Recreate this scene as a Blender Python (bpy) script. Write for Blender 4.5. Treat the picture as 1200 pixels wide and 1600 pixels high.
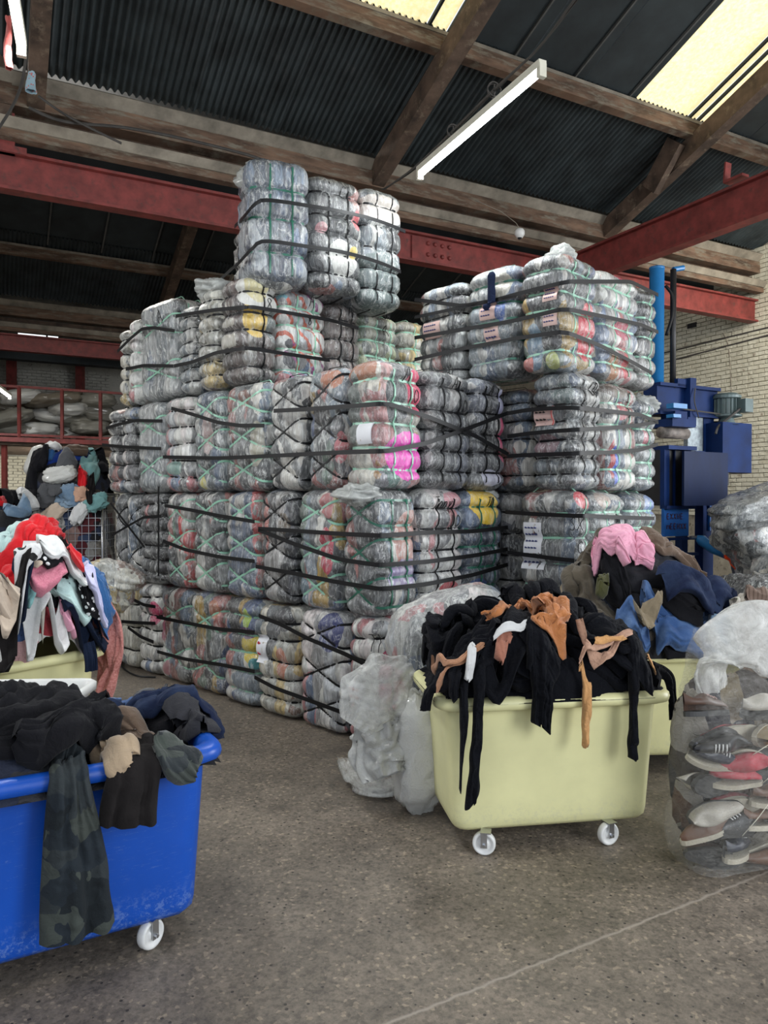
import bpy, math, random
import numpy as np
from mathutils import Vector, Matrix

for o in list(bpy.data.objects): bpy.data.objects.remove(o)
SC = bpy.context.scene
COL = SC.collection
PI = math.pi

# ---------------------------------------------------------------- camera
FPX, CX, CY, EYE = 1155.0, 600.0, 800.0, 1.65
PITCH = math.atan(-15 / FPX)
cam_d = bpy.data.cameras.new('camera'); cam = bpy.data.objects.new('camera', cam_d); COL.objects.link(cam)
cam_d.sensor_fit = 'VERTICAL'; cam_d.sensor_height = 24.0; cam_d.lens = FPX * 24.0 / 1600
cam_d.clip_start = 0.05; cam_d.clip_end = 200
cam.location = (0, 0, EYE); cam.rotation_euler = (PI / 2 + PITCH, 0, 0)
SC.camera = cam

# ---------------------------------------------------------------- world, lights, exposure
SC.view_settings.view_transform = 'Standard'; SC.view_settings.look = 'None'
SC.view_settings.gamma = 1.0; SC.view_settings.use_curve_mapping = False
SC.view_settings.exposure = 0.35
W = bpy.data.worlds.new('sky'); SC.world = W; W.use_nodes = True
bg = W.node_tree.nodes['Background']
bg.inputs[0].default_value = (0.80, 0.88, 1.0, 1); bg.inputs[1].default_value = 1.0

def area(name, loc, target, sx, sy, power, col):
    l = bpy.data.lights.new(name, 'AREA'); l.shape = 'RECTANGLE'; l.size = sx; l.size_y = sy
    l.energy = power; l.color = col
    o = bpy.data.objects.new(name, l); COL.objects.link(o); o.location = loc
    o.rotation_euler = (Vector(target) - Vector(loc)).to_track_quat('-Z', 'Y').to_euler()
    return o
area('daylight_door', (5.6, -2.2, 2.8), (0.4, 5.0, 1.2), 2.6, 3.8, 220, (0.95, 0.98, 1.0))
for k, (x, y, pw) in enumerate(((-1.6, 0.4, 70), (1.9, 1.6, 150), (4.8, 3.4, 150))):
    area('daylight_skylight', (x, y, 6.9), (x - .5, y + 2.4, 0.0), 1.1, 2.6, pw, (1.0, 0.98, 0.93))
area('daylight_far_skylight', (-5.5, 11.0, 7.0), (-4.6, 10.0, 0.0), 3.0, 2.0, 200, (1.0, 0.97, 0.90))
area('daylight_right_skylight', (6.3, 9.6, 5.3), (7.6, 12.5, 3.0), 1.6, 1.0, 130, (1.0, 0.95, 0.84))  # unseen fill light added to brighten the right brick wall
area('daylight_back_door', (-7.2, 16.6, 1.8), (-9.6, 19.4, 1.6), 1.2, 1.4, 60, (1.0, 0.96, 0.86))  # unseen fill light added to brighten the wall under the mezzanine
area('daylight_side_door', (9.0, 5.6, 2.7), (1.0, 5.6, 1.6), 2.6, 4.2, 400, (0.95, 0.98, 1.0))
area('fill_left_faces', (-8.0, 4.4, 3.2), (-1.0, 5.6, 2.0), 1.3, 3.0, 290, (0.98, 0.99, 1.0))  # unseen light added for glints on the left faces of the bales

# ---------------------------------------------------------------- numpy noise
def _h(ix, iy, iz, seed):
    n = (ix * 374761393 + iy * 668265263 + iz * 2147483647 + seed * 974711 + 1013904223) & 0xFFFFFFFF
    n = ((n ^ (n >> 13)) * 1274126177) & 0xFFFFFFFF
    n = (n ^ (n >> 16)) & 0xFFFFFFFF
    n = (n * 2246822519) & 0xFFFFFFFF
    n = n ^ (n >> 15)
    return (n & 0xFFFF) / 32767.5 - 1.0
def vn(x, y, z, seed=0):
    x, y, z = np.broadcast_arrays(np.asarray(x, float), np.asarray(y, float), np.asarray(z, float))
    ix = np.floor(x).astype(np.int64); iy = np.floor(y).astype(np.int64); iz = np.floor(z).astype(np.int64)
    fx = x - ix; fy = y - iy; fz = z - iz
    fx = fx * fx * (3 - 2 * fx); fy = fy * fy * (3 - 2 * fy); fz = fz * fz * (3 - 2 * fz)
    def g(a, b, c): return _h(ix + a, iy + b, iz + c, seed)
    x00 = g(0,0,0) * (1-fx) + g(1,0,0) * fx; x10 = g(0,1,0) * (1-fx) + g(1,1,0) * fx
    x01 = g(0,0,1) * (1-fx) + g(1,0,1) * fx; x11 = g(0,1,1) * (1-fx) + g(1,1,1) * fx
    return (x00 * (1-fy) + x10 * fy) * (1-fz) + (x01 * (1-fy) + x11 * fy) * fz
def fbm(x, y, z, seed=0, o=3):
    s = 0; a = 1; t = 0
    for k in range(o):
        s = s + a * vn(x * 2**k, y * 2**k, z * 2**k, seed + k * 17); t += a; a *= .5
    return s / t

# ---------------------------------------------------------------- objects
def tag(o, label=None, cat=None, group=None, kind=None):
    if label: o['label'] = label
    if cat: o['category'] = cat
    if group: o['group'] = group
    if kind: o['kind'] = kind
    return o
def empty(name, loc=(0, 0, 0), rz=0, label=None, cat=None, group=None, kind=None):
    o = bpy.data.objects.new(name, None); COL.objects.link(o); o.empty_display_size = .05
    o.location = loc; o.rotation_euler = (0, 0, rz)
    return tag(o, label, cat, group, kind)
def mo(name, V, F, mat, parent=None, smooth=True, label=None, cat=None, group=None, kind=None, recentre=True):
    V = np.asarray(V, float)
    org = None
    if parent is None and recentre:
        org = np.array([V[:, 0].mean(), V[:, 1].mean(), V[:, 2].min()]); V = V - org
    me = bpy.data.meshes.new(name)
    me.from_pydata(V.tolist(), [], F.tolist() if isinstance(F, np.ndarray) else F)
    if smooth: me.shade_smooth()
    if mat is not None: me.materials.append(mat)
    o = bpy.data.objects.new(name, me); COL.objects.link(o)
    if parent is not None: o.parent = parent
    if org is not None: o.location = org
    return tag(o, label, cat, group, kind)
def gridf(n, m, cu=False, cv=False):
    i = np.arange(n if cu else n - 1); j = np.arange(m if cv else m - 1)
    I, J = np.meshgrid(i, j, indexing='ij'); I2 = (I + 1) % n; J2 = (J + 1) % m
    return np.stack([I * m + J, I2 * m + J, I2 * m + J2, I * m + J2], -1).reshape(-1, 4)
class MB:
    def __init__(s): s.V = []; s.F = []; s.n = 0
    def add(s, V, F):
        V = np.asarray(V, float); s.V.append(V)
        for f in (F.tolist() if isinstance(F, np.ndarray) else F): s.F.append([i + s.n for i in f])
        s.n += len(V); return s
    def box(s, c, d, rz=0, R=None):
        V = np.array([[x, y, z] for x in (-.5, .5) for y in (-.5, .5) for z in (-.5, .5)]) * np.array(d)
        if R is not None: V = V @ np.array(R).T
        if rz: V = V @ np.array([[math.cos(rz), math.sin(rz), 0], [-math.sin(rz), math.cos(rz), 0], [0, 0, 1]])
        s.add(V + np.array(c), [[0,1,3,2],[4,6,7,5],[0,4,5,1],[2,3,7,6],[0,2,6,4],[1,5,7,3]]); return s
    def beam(s, a, b, w, h, up=(0, 0, 1)):
        a = np.array(a, float); b = np.array(b, float); d = b - a; L = np.linalg.norm(d); d /= L
        u = np.array(up, float); r = np.cross(d, u); r /= np.linalg.norm(r); u = np.cross(r, d)
        R = np.stack([d, r, u], 1); s.box((a + b) / 2, (L, w, h), R=R); return s
    def prism(s, a, b, prof, up=(0, 0, 1)):
        a = np.array(a, float); b = np.array(b, float); d = b - a; d /= np.linalg.norm(d)
        u = np.array(up, float); r = np.cross(d, u); r /= np.linalg.norm(r); u = np.cross(r, d)
        P = np.array(prof); off = P[:, :1] * r + P[:, 1:2] * u; n = len(P)
        F = [[i, (i+1) % n, n + (i+1) % n, n + i] for i in range(n)] + [list(range(n))[::-1], list(range(n, 2*n))]
        s.add(np.vstack([a + off, b + off]), F); return s
    def tube(s, path, r, n=8, cap=True):
        P = np.array(path, float); m = len(P); T = np.gradient(P, axis=0); T /= np.linalg.norm(T, axis=1)[:, None] + 1e-9
        rr = np.broadcast_to(np.asarray(r, float), (m,))
        u = np.cross(T[0], [0, 0, 1]) if abs(T[0][2]) < .9 else np.cross(T[0], [1, 0, 0]); u /= np.linalg.norm(u)
        V = []
        for i in range(m):
            u = u - T[i] * (u @ T[i]); u /= np.linalg.norm(u); w = np.cross(T[i], u)
            for k in range(n):
                a = 2 * PI * k / n; V.append(P[i] + rr[i] * (math.cos(a) * u + math.sin(a) * w))
        F = gridf(m, n, False, True).tolist()
        if cap: F += [list(range(n)), list(range((m-1)*n, m*n))[::-1]]
        s.add(V, F); return s
    def cyl(s, a, b, r, n=16, r2=None):
        return s.tube([a, b], [r, r if r2 is None else r2], n)
    def lathe(s, prof, c=(0, 0, 0), axis='z', n=20):
        V = []
        for (r, h) in prof:
            for k in range(n):
                a = 2 * PI * k / n; p = [r * math.cos(a), r * math.sin(a), h]
                if axis == 'x': p = [p[2], p[0], p[1]]
                if axis == 'y': p = [p[0], p[2], p[1]]
                V.append(np.array(p) + np.array(c))
        s.add(V, gridf(len(prof), n, False, True)); return s
    def ribbon(s, P, N, Wd, w, th, closed=False):
        P = np.array(P); N = np.array(N); Wd = np.array(Wd); n = len(P)
        V = np.stack([P - Wd * w/2, P + Wd * w/2, P + Wd * w/2 + N * th, P - Wd * w/2 + N * th], 1).reshape(-1, 3)
        s.add(V, gridf(n, 4, closed, True))
        if not closed: s.F += [[s.n - 4*n + k for k in range(4)], [s.n - 1 - k for k in range(4)]]
        return s
    def build(s, name, mat, parent=None, smooth=False, **k):
        return mo(name, np.vstack(s.V), s.F, mat, parent, smooth, **k)
def resample(P, n, smooth=True):
    P = np.array(P, float)
    if smooth and len(P) > 2:
        Q = [];
        for i in range(len(P) - 1):
            p0 = P[max(i-1, 0)]; p1 = P[i]; p2 = P[i+1]; p3 = P[min(i+2, len(P)-1)]
            for t in np.linspace(0, 1, 12, endpoint=False):
                Q.append(.5 * (2*p1 + (p2-p0)*t + (2*p0-5*p1+4*p2-p3)*t*t + (3*p1-p0-3*p2+p3)*t**3))
        Q.append(P[-1]); P = np.array(Q)
    d = np.r_[0, np.cumsum(np.linalg.norm(np.diff(P, axis=0), axis=1))]; t = np.linspace(0, d[-1], n)
    return np.stack([np.interp(t, d, P[:, k]) for k in range(P.shape[1])], 1)

# ---------------------------------------------------------------- photograph ray helpers (real planes, real depth)
CP, SP = math.cos(PITCH), math.sin(PITCH)
EYEP = np.array([0, 0, EYE])
def ray(px, py):
    r = (px - CX) / FPX; u = (CY - py) / FPX
    return np.array([r, CP - u * SP, SP + u * CP])
def at_z(px, py, z):
    d = ray(px, py); return EYEP + d * ((z - EYE) / d[2])
def at_y(px, py, Y):
    d = ray(px, py); return EYEP + d * (Y / d[1])
# stack frame: origin C0, u runs right/back, v runs left/back
C0 = np.array([-0.04, 4.85]); U = np.array([.70, .714]); Vv = np.array([-.714, .70])
UA = math.atan2(U[1], U[0])
def st(t, s, z=0): return np.array([C0[0] + U[0]*t + Vv[0]*s, C0[1] + U[1]*t + Vv[1]*s, z])
def on_plane(px, py, p0, n):
    d = ray(px, py); k = ((p0[0]) * n[0] + p0[1] * n[1]) / (d[0] * n[0] + d[1] * n[1]); return EYEP + d * k
def onL(px, py, t0): return on_plane(px, py, st(t0, 0), U)
def onR(px, py, s0): return on_plane(px, py, st(0, s0), Vv)
def s_at(px, t0):
    p = onL(px, 785, t0); return float((p[:2] - C0) @ Vv)
def t_at(px, s0):
    p = onR(px, 785, s0); return float((p[:2] - C0) @ U)
# building frame: a runs along the valley beam, q runs away from the camera
E1 = np.array([.883, .469]); E2 = np.array([-.469, .883]); V0 = np.array([-1.56, 9.03]); EA = math.atan2(E1[1], E1[0])
def bq(a, q, z=0): return np.array([V0[0] + E1[0]*a + E2[0]*q, V0[1] + E1[1]*a + E2[1]*q, z])

# ---------------------------------------------------------------- materials
def newmat(name):
    m = bpy.data.materials.new(name); m.use_nodes = True; nt = m.node_tree
    return m, nt, nt.nodes['Principled BSDF'], nt.nodes, nt.links
def nd(nt, typ, **kw):
    n = nt.nodes.new(typ)
    for k, v in kw.items():
        if k.startswith('i_'):
            key = k[2:]; n.inputs[int(key) if key.isdigit() else key.replace('_', ' ')].default_value = v
        else: setattr(n, k, v)
    return n
def coord(nt, scale=(1, 1, 1), kind='Object', rot=(0, 0, 0)):
    tc = nd(nt, 'ShaderNodeTexCoord'); mp = nd(nt, 'ShaderNodeMapping')
    mp.inputs['Scale'].default_value = scale; mp.inputs['Rotation'].default_value = rot
    oi = nd(nt, 'ShaderNodeObjectInfo'); ad = nd(nt, 'ShaderNodeVectorMath', operation='ADD')
    mu = nd(nt, 'ShaderNodeMath', operation='MULTIPLY'); mu.inputs[1].default_value = 37.0
    nt.links.new(oi.outputs['Random'], mu.inputs[0]); nt.links.new(tc.outputs[kind], mp.inputs[0])
    nt.links.new(mp.outputs[0], ad.inputs[0]); nt.links.new(mu.outputs[0], ad.inputs[1])
    return ad.outputs[0]
def ramp(nt, src, stops, interp='LINEAR'):
    r = nd(nt, 'ShaderNodeValToRGB'); cr = r.color_ramp; cr.interpolation = interp
    while len(cr.elements) > 1: cr.elements.remove(cr.elements[-1])
    cr.elements[0].position = stops[0][0]; cr.elements[0].color = (*stops[0][1], 1)
    for p, c in stops[1:]:
        e = cr.elements.new(p); e.color = (*c, 1)
    nt.links.new(src, r.inputs[0]); return r.outputs[0]
def mix(nt, fac, a, b, typ='MIX'):
    m = nd(nt, 'ShaderNodeMix', data_type='RGBA', blend_type=typ)
    for s, v in ((m.inputs[0], fac), (m.inputs[6], a), (m.inputs[7], b)):
        if hasattr(v, 'is_linked'): nt.links.new(v, s)
        elif isinstance(v, (int, float)): s.default_value = v
        else: s.default_value = (*v, 1) if len(v) == 3 else v
    return m.outputs[2]
def noise(nt, vec, scale, detail=3, rough=.5, dist=0):
    n = nd(nt, 'ShaderNodeTexNoise'); n.inputs['Scale'].default_value = scale; n.inputs['Detail'].default_value = detail
    n.inputs['Roughness'].default_value = rough; n.inputs['Distortion'].default_value = dist
    nt.links.new(vec, n.inputs['Vector']); return n.outputs['Fac']
def bump(nt, hs, strength, dist, normal=None):
    b = nd(nt, 'ShaderNodeBump'); b.inputs['Strength'].default_value = strength; b.inputs['Distance'].default_value = dist
    nt.links.new(hs, b.inputs['Height'])
    if normal: nt.links.new(normal, b.inputs['Normal'])
    return b.outputs[0]
_pc = {}
def plain(name, col, rough=.5, metal=0, coat=0, var=.12, nscale=6, bmp=.0, bscale=60, bdist=.002, spec=.5, dirt=None, dirtlo=.55, scl=(1,1,1)):
    if name in _pc: return _pc[name]
    m, nt, p, ns, ln = newmat(name)
    v = coord(nt, scl)
    n = noise(nt, v, nscale, 4, .6)
    c2 = tuple(max(0, c * (1 - 2*var)) for c in col); c3 = tuple(min(1, c * (1 + 2*var)) for c in col)
    c = ramp(nt, n, [(.3, c2), (.7, c3)])
    if dirt:
        n2 = noise(nt, v, nscale * 1.7, 6, .7); f = ramp(nt, n2, [(dirtlo, (0,0,0)), (dirtlo + .15, (1,1,1))])
        c = mix(nt, f, c, dirt)
    ln.new(c, p.inputs['Base Color'])
    p.inputs['Roughness'].default_value = rough; p.inputs['Metallic'].default_value = metal
    p.inputs['Coat Weight'].default_value = coat; p.inputs['Coat Roughness'].default_value = .1
    p.inputs['Specular IOR Level'].default_value = spec
    if bmp:
        h = noise(nt, v, bscale, 4, .6); ln.new(bump(nt, h, bmp, bdist), p.inputs['Normal'])
    _pc[name] = m; return m
def fabric(name, col, col2=None, pat=None, rough=.9, sheen=.2, weave=260, wr=.5, pscale=14, spec=.15):
    if name in _pc: return _pc[name]
    m, nt, p, ns, ln = newmat(name); v = coord(nt)
    n = noise(nt, v, 5, 4, .6)
    c = ramp(nt, n, [(.25, tuple(x*.8 for x in col)), (.75, tuple(min(1, x*1.18) for x in col))])
    if pat == 'camo':
        vv = nd(nt, 'ShaderNodeVectorMath', operation='ADD')
        nz = nd(nt, 'ShaderNodeTexNoise'); nz.inputs['Scale'].default_value = 9; ln.new(v, nz.inputs['Vector'])
        sc = nd(nt, 'ShaderNodeVectorMath', operation='SCALE'); sc.inputs['Scale'].default_value = .12
        ln.new(nz.outputs['Color'], sc.inputs[0]); ln.new(v, vv.inputs[0]); ln.new(sc.outputs[0], vv.inputs[1])
        vo = nd(nt, 'ShaderNodeTexVoronoi'); vo.inputs['Scale'].default_value = pscale; ln.new(vv.outputs[0], vo.inputs['Vector'])
        bw = nd(nt, 'ShaderNodeSeparateColor'); ln.new(vo.outputs['Color'], bw.inputs[0])
        c = ramp(nt, bw.outputs[0], [(0, col), (.3, (.032,.038,.041)), (.55, (.052,.060,.054)), (.8, (.018,.022,.025))], 'CONSTANT')
    elif pat == 'dots':
        vo = nd(nt, 'ShaderNodeTexVoronoi'); vo.inputs['Scale'].default_value = pscale; ln.new(v, vo.inputs['Vector'])
        f = ramp(nt, vo.outputs['Distance'], [(0, (1,1,1)), (.27, (0,0,0))], 'CONSTANT'); c = mix(nt, f, c, col2)
    elif pat == 'denim':
        n2 = noise(nt, v, 7, 3, .6); f = ramp(nt, n2, [(.42, (0,0,0)), (.68, (1,1,1))]); c = mix(nt, f, c, col2)
    elif pat == 'stripe':
        wv = nd(nt, 'ShaderNodeTexWave'); wv.inputs['Scale'].default_value = pscale; wv.inputs['Distortion'].default_value = 1.5; ln.new(v, wv.inputs['Vector'])
        f = ramp(nt, wv.outputs['Fac'], [(0, (0,0,0)), (.72, (1,1,1))], 'CONSTANT'); c = mix(nt, f, c, col2)
    elif pat == 'boucle':
        n2 = noise(nt, v, 90, 3, .7); f = ramp(nt, n2, [(.35, (0,0,0)), (.65, (1,1,1))]); c = mix(nt, f, c, col2)
    ln.new(c, p.inputs['Base Color']); p.inputs['Roughness'].default_value = rough
    if max(col) < .05: sheen, spec = min(sheen, .04), .06
    p.inputs['Sheen Weight'].default_value = sheen; p.inputs['Specular IOR Level'].default_value = spec
    h1 = noise(nt, v, 24, 4, .6, 1.2); b1 = bump(nt, h1, wr, .012)
    h2 = noise(nt, v, 110 if pat == 'boucle' else weave, 2, .6)
    ln.new(bump(nt, h2, .9 if pat == 'boucle' else .25, .004 if pat == 'boucle' else .001, b1), p.inputs['Normal'])
    _pc[name] = m; return m
def film(name, alpha=(.35, .85), tint=(.80, .82, .80), rough=.28, scale=9, stretch=(1, 1, 1)):
    if name in _pc: return _pc[name]
    m, nt, p, ns, ln = newmat(name); v = coord(nt, stretch)
    h = noise(nt, v, scale, 6, .65, 1.0); f = ramp(nt, h, [(.32, (alpha[0],)*3), (.7, (alpha[1],)*3)])
    p.inputs['Base Color'].default_value = (*tint, 1); p.inputs['Roughness'].default_value = rough
    h2 = noise(nt, v, scale * 4, 4, .7, 1.5)
    ln.new(bump(nt, h2, .8, .01), p.inputs['Normal']); p.inputs['Coat Weight'].default_value = .6; p.inputs['Coat Roughness'].default_value = .12
    tr = nd(nt, 'ShaderNodeBsdfTransparent'); mx = nd(nt, 'ShaderNodeMixShader')
    ln.new(f, mx.inputs[0]); ln.new(tr.outputs[0], mx.inputs[1]); ln.new(p.outputs[0], mx.inputs[2])
    ln.new(mx.outputs[0], ns['Material Output'].inputs[0]); _pc[name] = m; return m

PAL = {
 'grey':  [(.025,.028,.032), (.08,.085,.09), (.19,.20,.20), (.04,.045,.05), (.50,.49,.46), (.12,.125,.13)],
 'dark':  [(.012,.013,.016), (.035,.038,.045), (.07,.075,.085), (.02,.022,.028), (.15,.155,.16), (.04,.042,.055)],
 'black': [(.012,.013,.016), (.035,.036,.04), (.06,.062,.07), (.02,.022,.026), (.09,.09,.10), (.03,.03,.035)],
 'white': [(.62,.62,.58), (.50,.50,.47), (.70,.69,.65), (.30,.30,.30), (.66,.60,.58), (.45,.47,.49)],
 'blue':  [(.05,.075,.13), (.09,.13,.21), (.035,.05,.085), (.15,.20,.27), (.07,.09,.12), (.12,.14,.17)],
 'slate': [(.10,.125,.15), (.16,.19,.215), (.08,.10,.115), (.22,.24,.25), (.13,.145,.15), (.30,.31,.31)],
 'mixed': [(.06,.065,.07), (.38,.36,.33), (.30,.10,.09), (.13,.14,.15), (.18,.22,.26), (.10,.15,.12)],
 'redmix':[(.42,.40,.37), (.42,.06,.06), (.10,.10,.11), (.35,.19,.16), (.055,.06,.07), (.25,.25,.24)],
 'cream': [(.46,.44,.36), (.34,.32,.26), (.58,.55,.46), (.22,.21,.18), (.50,.38,.16), (.40,.40,.36)],
 'pinkmix':[(.40,.17,.17), (.32,.30,.28), (.10,.10,.11), (.52,.30,.28), (.20,.20,.22), (.45,.42,.38)],
 'brown': [(.055,.035,.032), (.09,.06,.055), (.035,.026,.026), (.14,.11,.10), (.07,.05,.045), (.045,.035,.035)],
 'yellow':[(.52,.44,.20), (.42,.39,.30), (.62,.59,.52), (.25,.24,.20), (.70,.66,.58), (.16,.16,.13)],
 'green': [(.13,.18,.11), (.30,.33,.20), (.38,.38,.30), (.10,.11,.10), (.44,.46,.34), (.22,.22,.18)],
 'lilac': [(.34,.17,.15), (.23,.19,.34), (.12,.12,.16), (.30,.26,.36), (.10,.10,.13), (.17,.18,.23)],
}
for k_, v_ in (('grey', [(.10,.14,.20), (.26,.09,.08), (.62,.60,.55)]), ('dark', [(.09,.10,.13), (.30,.29,.28)]), ('slate', [(.05,.08,.14), (.42,.42,.40), (.03,.035,.04)]), ('white', [(.42,.15,.16), (.16,.22,.34), (.10,.10,.11), (.72,.71,.68)]), ('mixed', [(.06,.09,.18), (.60,.58,.52), (.34,.22,.05), (.03,.03,.035)]), ('redmix', [(.60,.58,.54), (.03,.03,.035), (.07,.10,.16)]), ('cream', [(.20,.12,.09), (.66,.64,.56), (.12,.13,.14)]), ('pinkmix', [(.04,.04,.05), (.60,.57,.50), (.38,.20,.06), (.10,.18,.16)]), ('blue', [(.30,.33,.36), (.02,.03,.06)]), ('brown', [(.20,.18,.16)]), ('green', [(.56,.56,.46)]), ('yellow', [(.05,.05,.05)])):
    PAL[k_] = PAL[k_] + v_
def bale_mat(pal, feats=(), scale=7.0, stretch=.42, haze=.30, stripes=None, hazecol=(.62, .635, .61)):
    key = ('bale', pal, tuple(feats), scale, stretch, haze, stripes)
    if key in _pc: return _pc[key]
    m, nt, p, ns, ln = newmat('wrapped_clothes_' + pal)
    v = coord(nt); tc = nd(nt, 'ShaderNodeTexCoord')
    # warp
    nz = nd(nt, 'ShaderNodeTexNoise'); nz.inputs['Scale'].default_value = 3.5; nz.inputs['Detail'].default_value = 4; ln.new(v, nz.inputs['Vector'])
    sc = nd(nt, 'ShaderNodeVectorMath', operation='SCALE'); sc.inputs['Scale'].default_value = .17
    ad = nd(nt, 'ShaderNodeVectorMath', operation='ADD'); mp = nd(nt, 'ShaderNodeMapping'); mp.inputs['Scale'].default_value = (1, 1, stretch*.62)
    ln.new(nz.outputs['Color'], sc.inputs[0]); ln.new(v, ad.inputs[0]); ln.new(sc.outputs[0], ad.inputs[1]); ln.new(ad.outputs[0], mp.inputs[0])
    vo = nd(nt, 'ShaderNodeTexVoronoi'); vo.inputs['Scale'].default_value = scale*1.3; ln.new(mp.outputs[0], vo.inputs['Vector'])
    se = nd(nt, 'ShaderNodeSeparateColor'); ln.new(vo.outputs['Color'], se.inputs[0])
    C = PAL[pal]
    c = ramp(nt, se.outputs[0], [(i / len(C), C[i]) for i in range(len(C))], 'CONSTANT')
    if stripes:
        wv = nd(nt, 'ShaderNodeTexWave'); wv.inputs['Scale'].default_value = 4.2; wv.inputs['Distortion'].default_value = 2.0
        wv.bands_direction = 'DIAGONAL'; ln.new(v, wv.inputs['Vector'])
        f = ramp(nt, wv.outputs['Fac'], [(0, (0,0,0)), (.86, (1,1,1))], 'CONSTANT')
        hue = ramp(nt, se.outputs[1], [(0, (.55,.10,.05)), (.3, (.35,.05,.25)), (.6, (.08,.30,.35)), (.8, (.6,.25,.08))], 'CONSTANT')
        c = mix(nt, f, c, hue)
    # shade of the garment folds painted into the colour
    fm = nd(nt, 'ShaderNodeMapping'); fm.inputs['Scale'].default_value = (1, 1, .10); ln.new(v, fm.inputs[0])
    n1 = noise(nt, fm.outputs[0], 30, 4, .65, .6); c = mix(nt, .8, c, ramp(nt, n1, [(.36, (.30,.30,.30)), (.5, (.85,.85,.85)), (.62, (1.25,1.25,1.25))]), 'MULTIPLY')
    for (cx, cy, cz, rx, ry, rz_, col) in feats:
        ma = nd(nt, 'ShaderNodeMapping', vector_type='POINT'); ln.new(tc.outputs['Object'], ma.inputs[0])
        ma.inputs['Location'].default_value = (-cx/rx, -cy/ry, -cz/rz_); ma.inputs['Scale'].default_value = (1/rx, 1/ry, 1/rz_)
        a2 = nd(nt, 'ShaderNodeVectorMath', operation='ADD'); s2 = nd(nt, 'ShaderNodeVectorMath', operation='SCALE'); s2.inputs['Scale'].default_value = .9
        sb = nd(nt, 'ShaderNodeVectorMath', operation='SUBTRACT'); sb.inputs[1].default_value = (.5, .5, .5); ln.new(nz.outputs['Color'], sb.inputs[0])
        ln.new(sb.outputs[0], s2.inputs[0]); ln.new(ma.outputs[0], a2.inputs[0]); ln.new(s2.outputs[0], a2.inputs[1])
        le = nd(nt, 'ShaderNodeVectorMath', operation='LENGTH'); ln.new(a2.outputs[0], le.inputs[0])
        f = ramp(nt, le.outputs['Value'], [(0, (1,1,1)), (.97, (0,0,0))], 'CONSTANT')
        c = mix(nt, f, c, col)
    # clouded film: whitish creases of the wrap
    n2m = nd(nt, 'ShaderNodeMapping'); n2m.inputs['Scale'].default_value = (1, 1, .30); ln.new(v, n2m.inputs[0])
    hz = noise(nt, n2m.outputs[0], 17, 6, .72, 1.6); f = ramp(nt, hz, [(.40, (haze*.05,)*3), (.54, (haze*.30,)*3), (.63, (min(1, haze*2.1),)*3)])
    c = mix(nt, f, c, hazecol)
    cr_ = noise(nt, n2m.outputs[0], 8, 5, .6, 1.2); fl = ramp(nt, cr_, [(.485, (0,0,0)), (.50, (min(.75, .25 + haze),)*3), (.515, (0,0,0))]); c = mix(nt, fl, c, (.70, .71, .69))
    ln.new(c, p.inputs['Base Color']); p.inputs['Roughness'].default_value = .36; p.inputs['Specular IOR Level'].default_value = .5
    p.inputs['Coat Weight'].default_value = 1.0; p.inputs['Coat Roughness'].default_value = .055; p.inputs['Coat IOR'].default_value = 1.7
    b0 = bump(nt, n1, .5, .012); b1 = bump(nt, hz, .8, .02, b0); hn = noise(nt, n2m.outputs[0], 60, 4, .7, .8); b2 = bump(nt, hn, .5, .006, b1)
    ln.new(b2, p.inputs['Normal']); ln.new(b2, p.inputs['Coat Normal'])
    _pc[key] = m; return m

# shared materials
M_red = plain('red_oxide_steel', (.20, .035, .030), .55, var=.18, bmp=.25, bscale=40, dirt=(.10, .035, .03), dirtlo=.55)
M_rust = plain('rusty_timber', (.14, .085, .055), .8, var=.3, nscale=5, bmp=.5, bscale=30, dirt=(.21, .185, .14), dirtlo=.5, scl=(.4, .4, 2))
M_dusty = plain('dusty_timber_top', (.25, .22, .175), .9, var=.2, nscale=4, bmp=.6, bscale=26)
M_wood = plain('old_rafter_timber', (.085, .055, .038), .8, var=.3, nscale=4, bmp=.5, bscale=26, dirt=(.19, .145, .10), dirtlo=.55)
M_sheet = plain('dark_teal_corrugated_sheet', (.028, .037, .040), .65, var=.25, nscale=2.5, bmp=.15, dirt=(.055, .06, .06), dirtlo=.58)
M_board = plain('dark_roof_board', (.020, .027, .030), .7, var=.2, nscale=2, bmp=.1)
M_seam = plain('grey_roof_batten', (.085, .085, .08), .8)
M_black = plain('black_strap_plastic', (.008, .008, .009), .45, var=.1, spec=.22)
M_green = plain('pale_green_strap_plastic', (.26, .50, .37), .35, var=.1)
M_dgreen = plain('dark_green_strap_plastic', (.025, .13, .085), .3, var=.1)
M_white = plain('white_nylon', (.72, .72, .70), .35, var=.03)
M_zinc = plain('zinc_plated_steel', (.55, .56, .58), .3, metal=1, var=.08)
M_dark = plain('dark_steel', (.03, .03, .032), .45, metal=.4)
M_ink = plain('black_marker_ink', (.006, .006, .006), .5, var=0)
M_cable = plain('dusty_cable', (.06, .055, .05), .8)

# ================================================================ structure
TAN = .37; ZV = 6.12; HB = 4.8
def roofz(q):
    k = (q + HB) % (2*HB) - HB
    return ZV + TAN * abs(k)
A0, A1, Q0, Q1 = -8.0, 9.4, -14.0, 12.6
def structure(name, kind='structure', loc=(0, 0, 0), rz=0): return empty(name, loc, rz, kind=kind)

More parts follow.
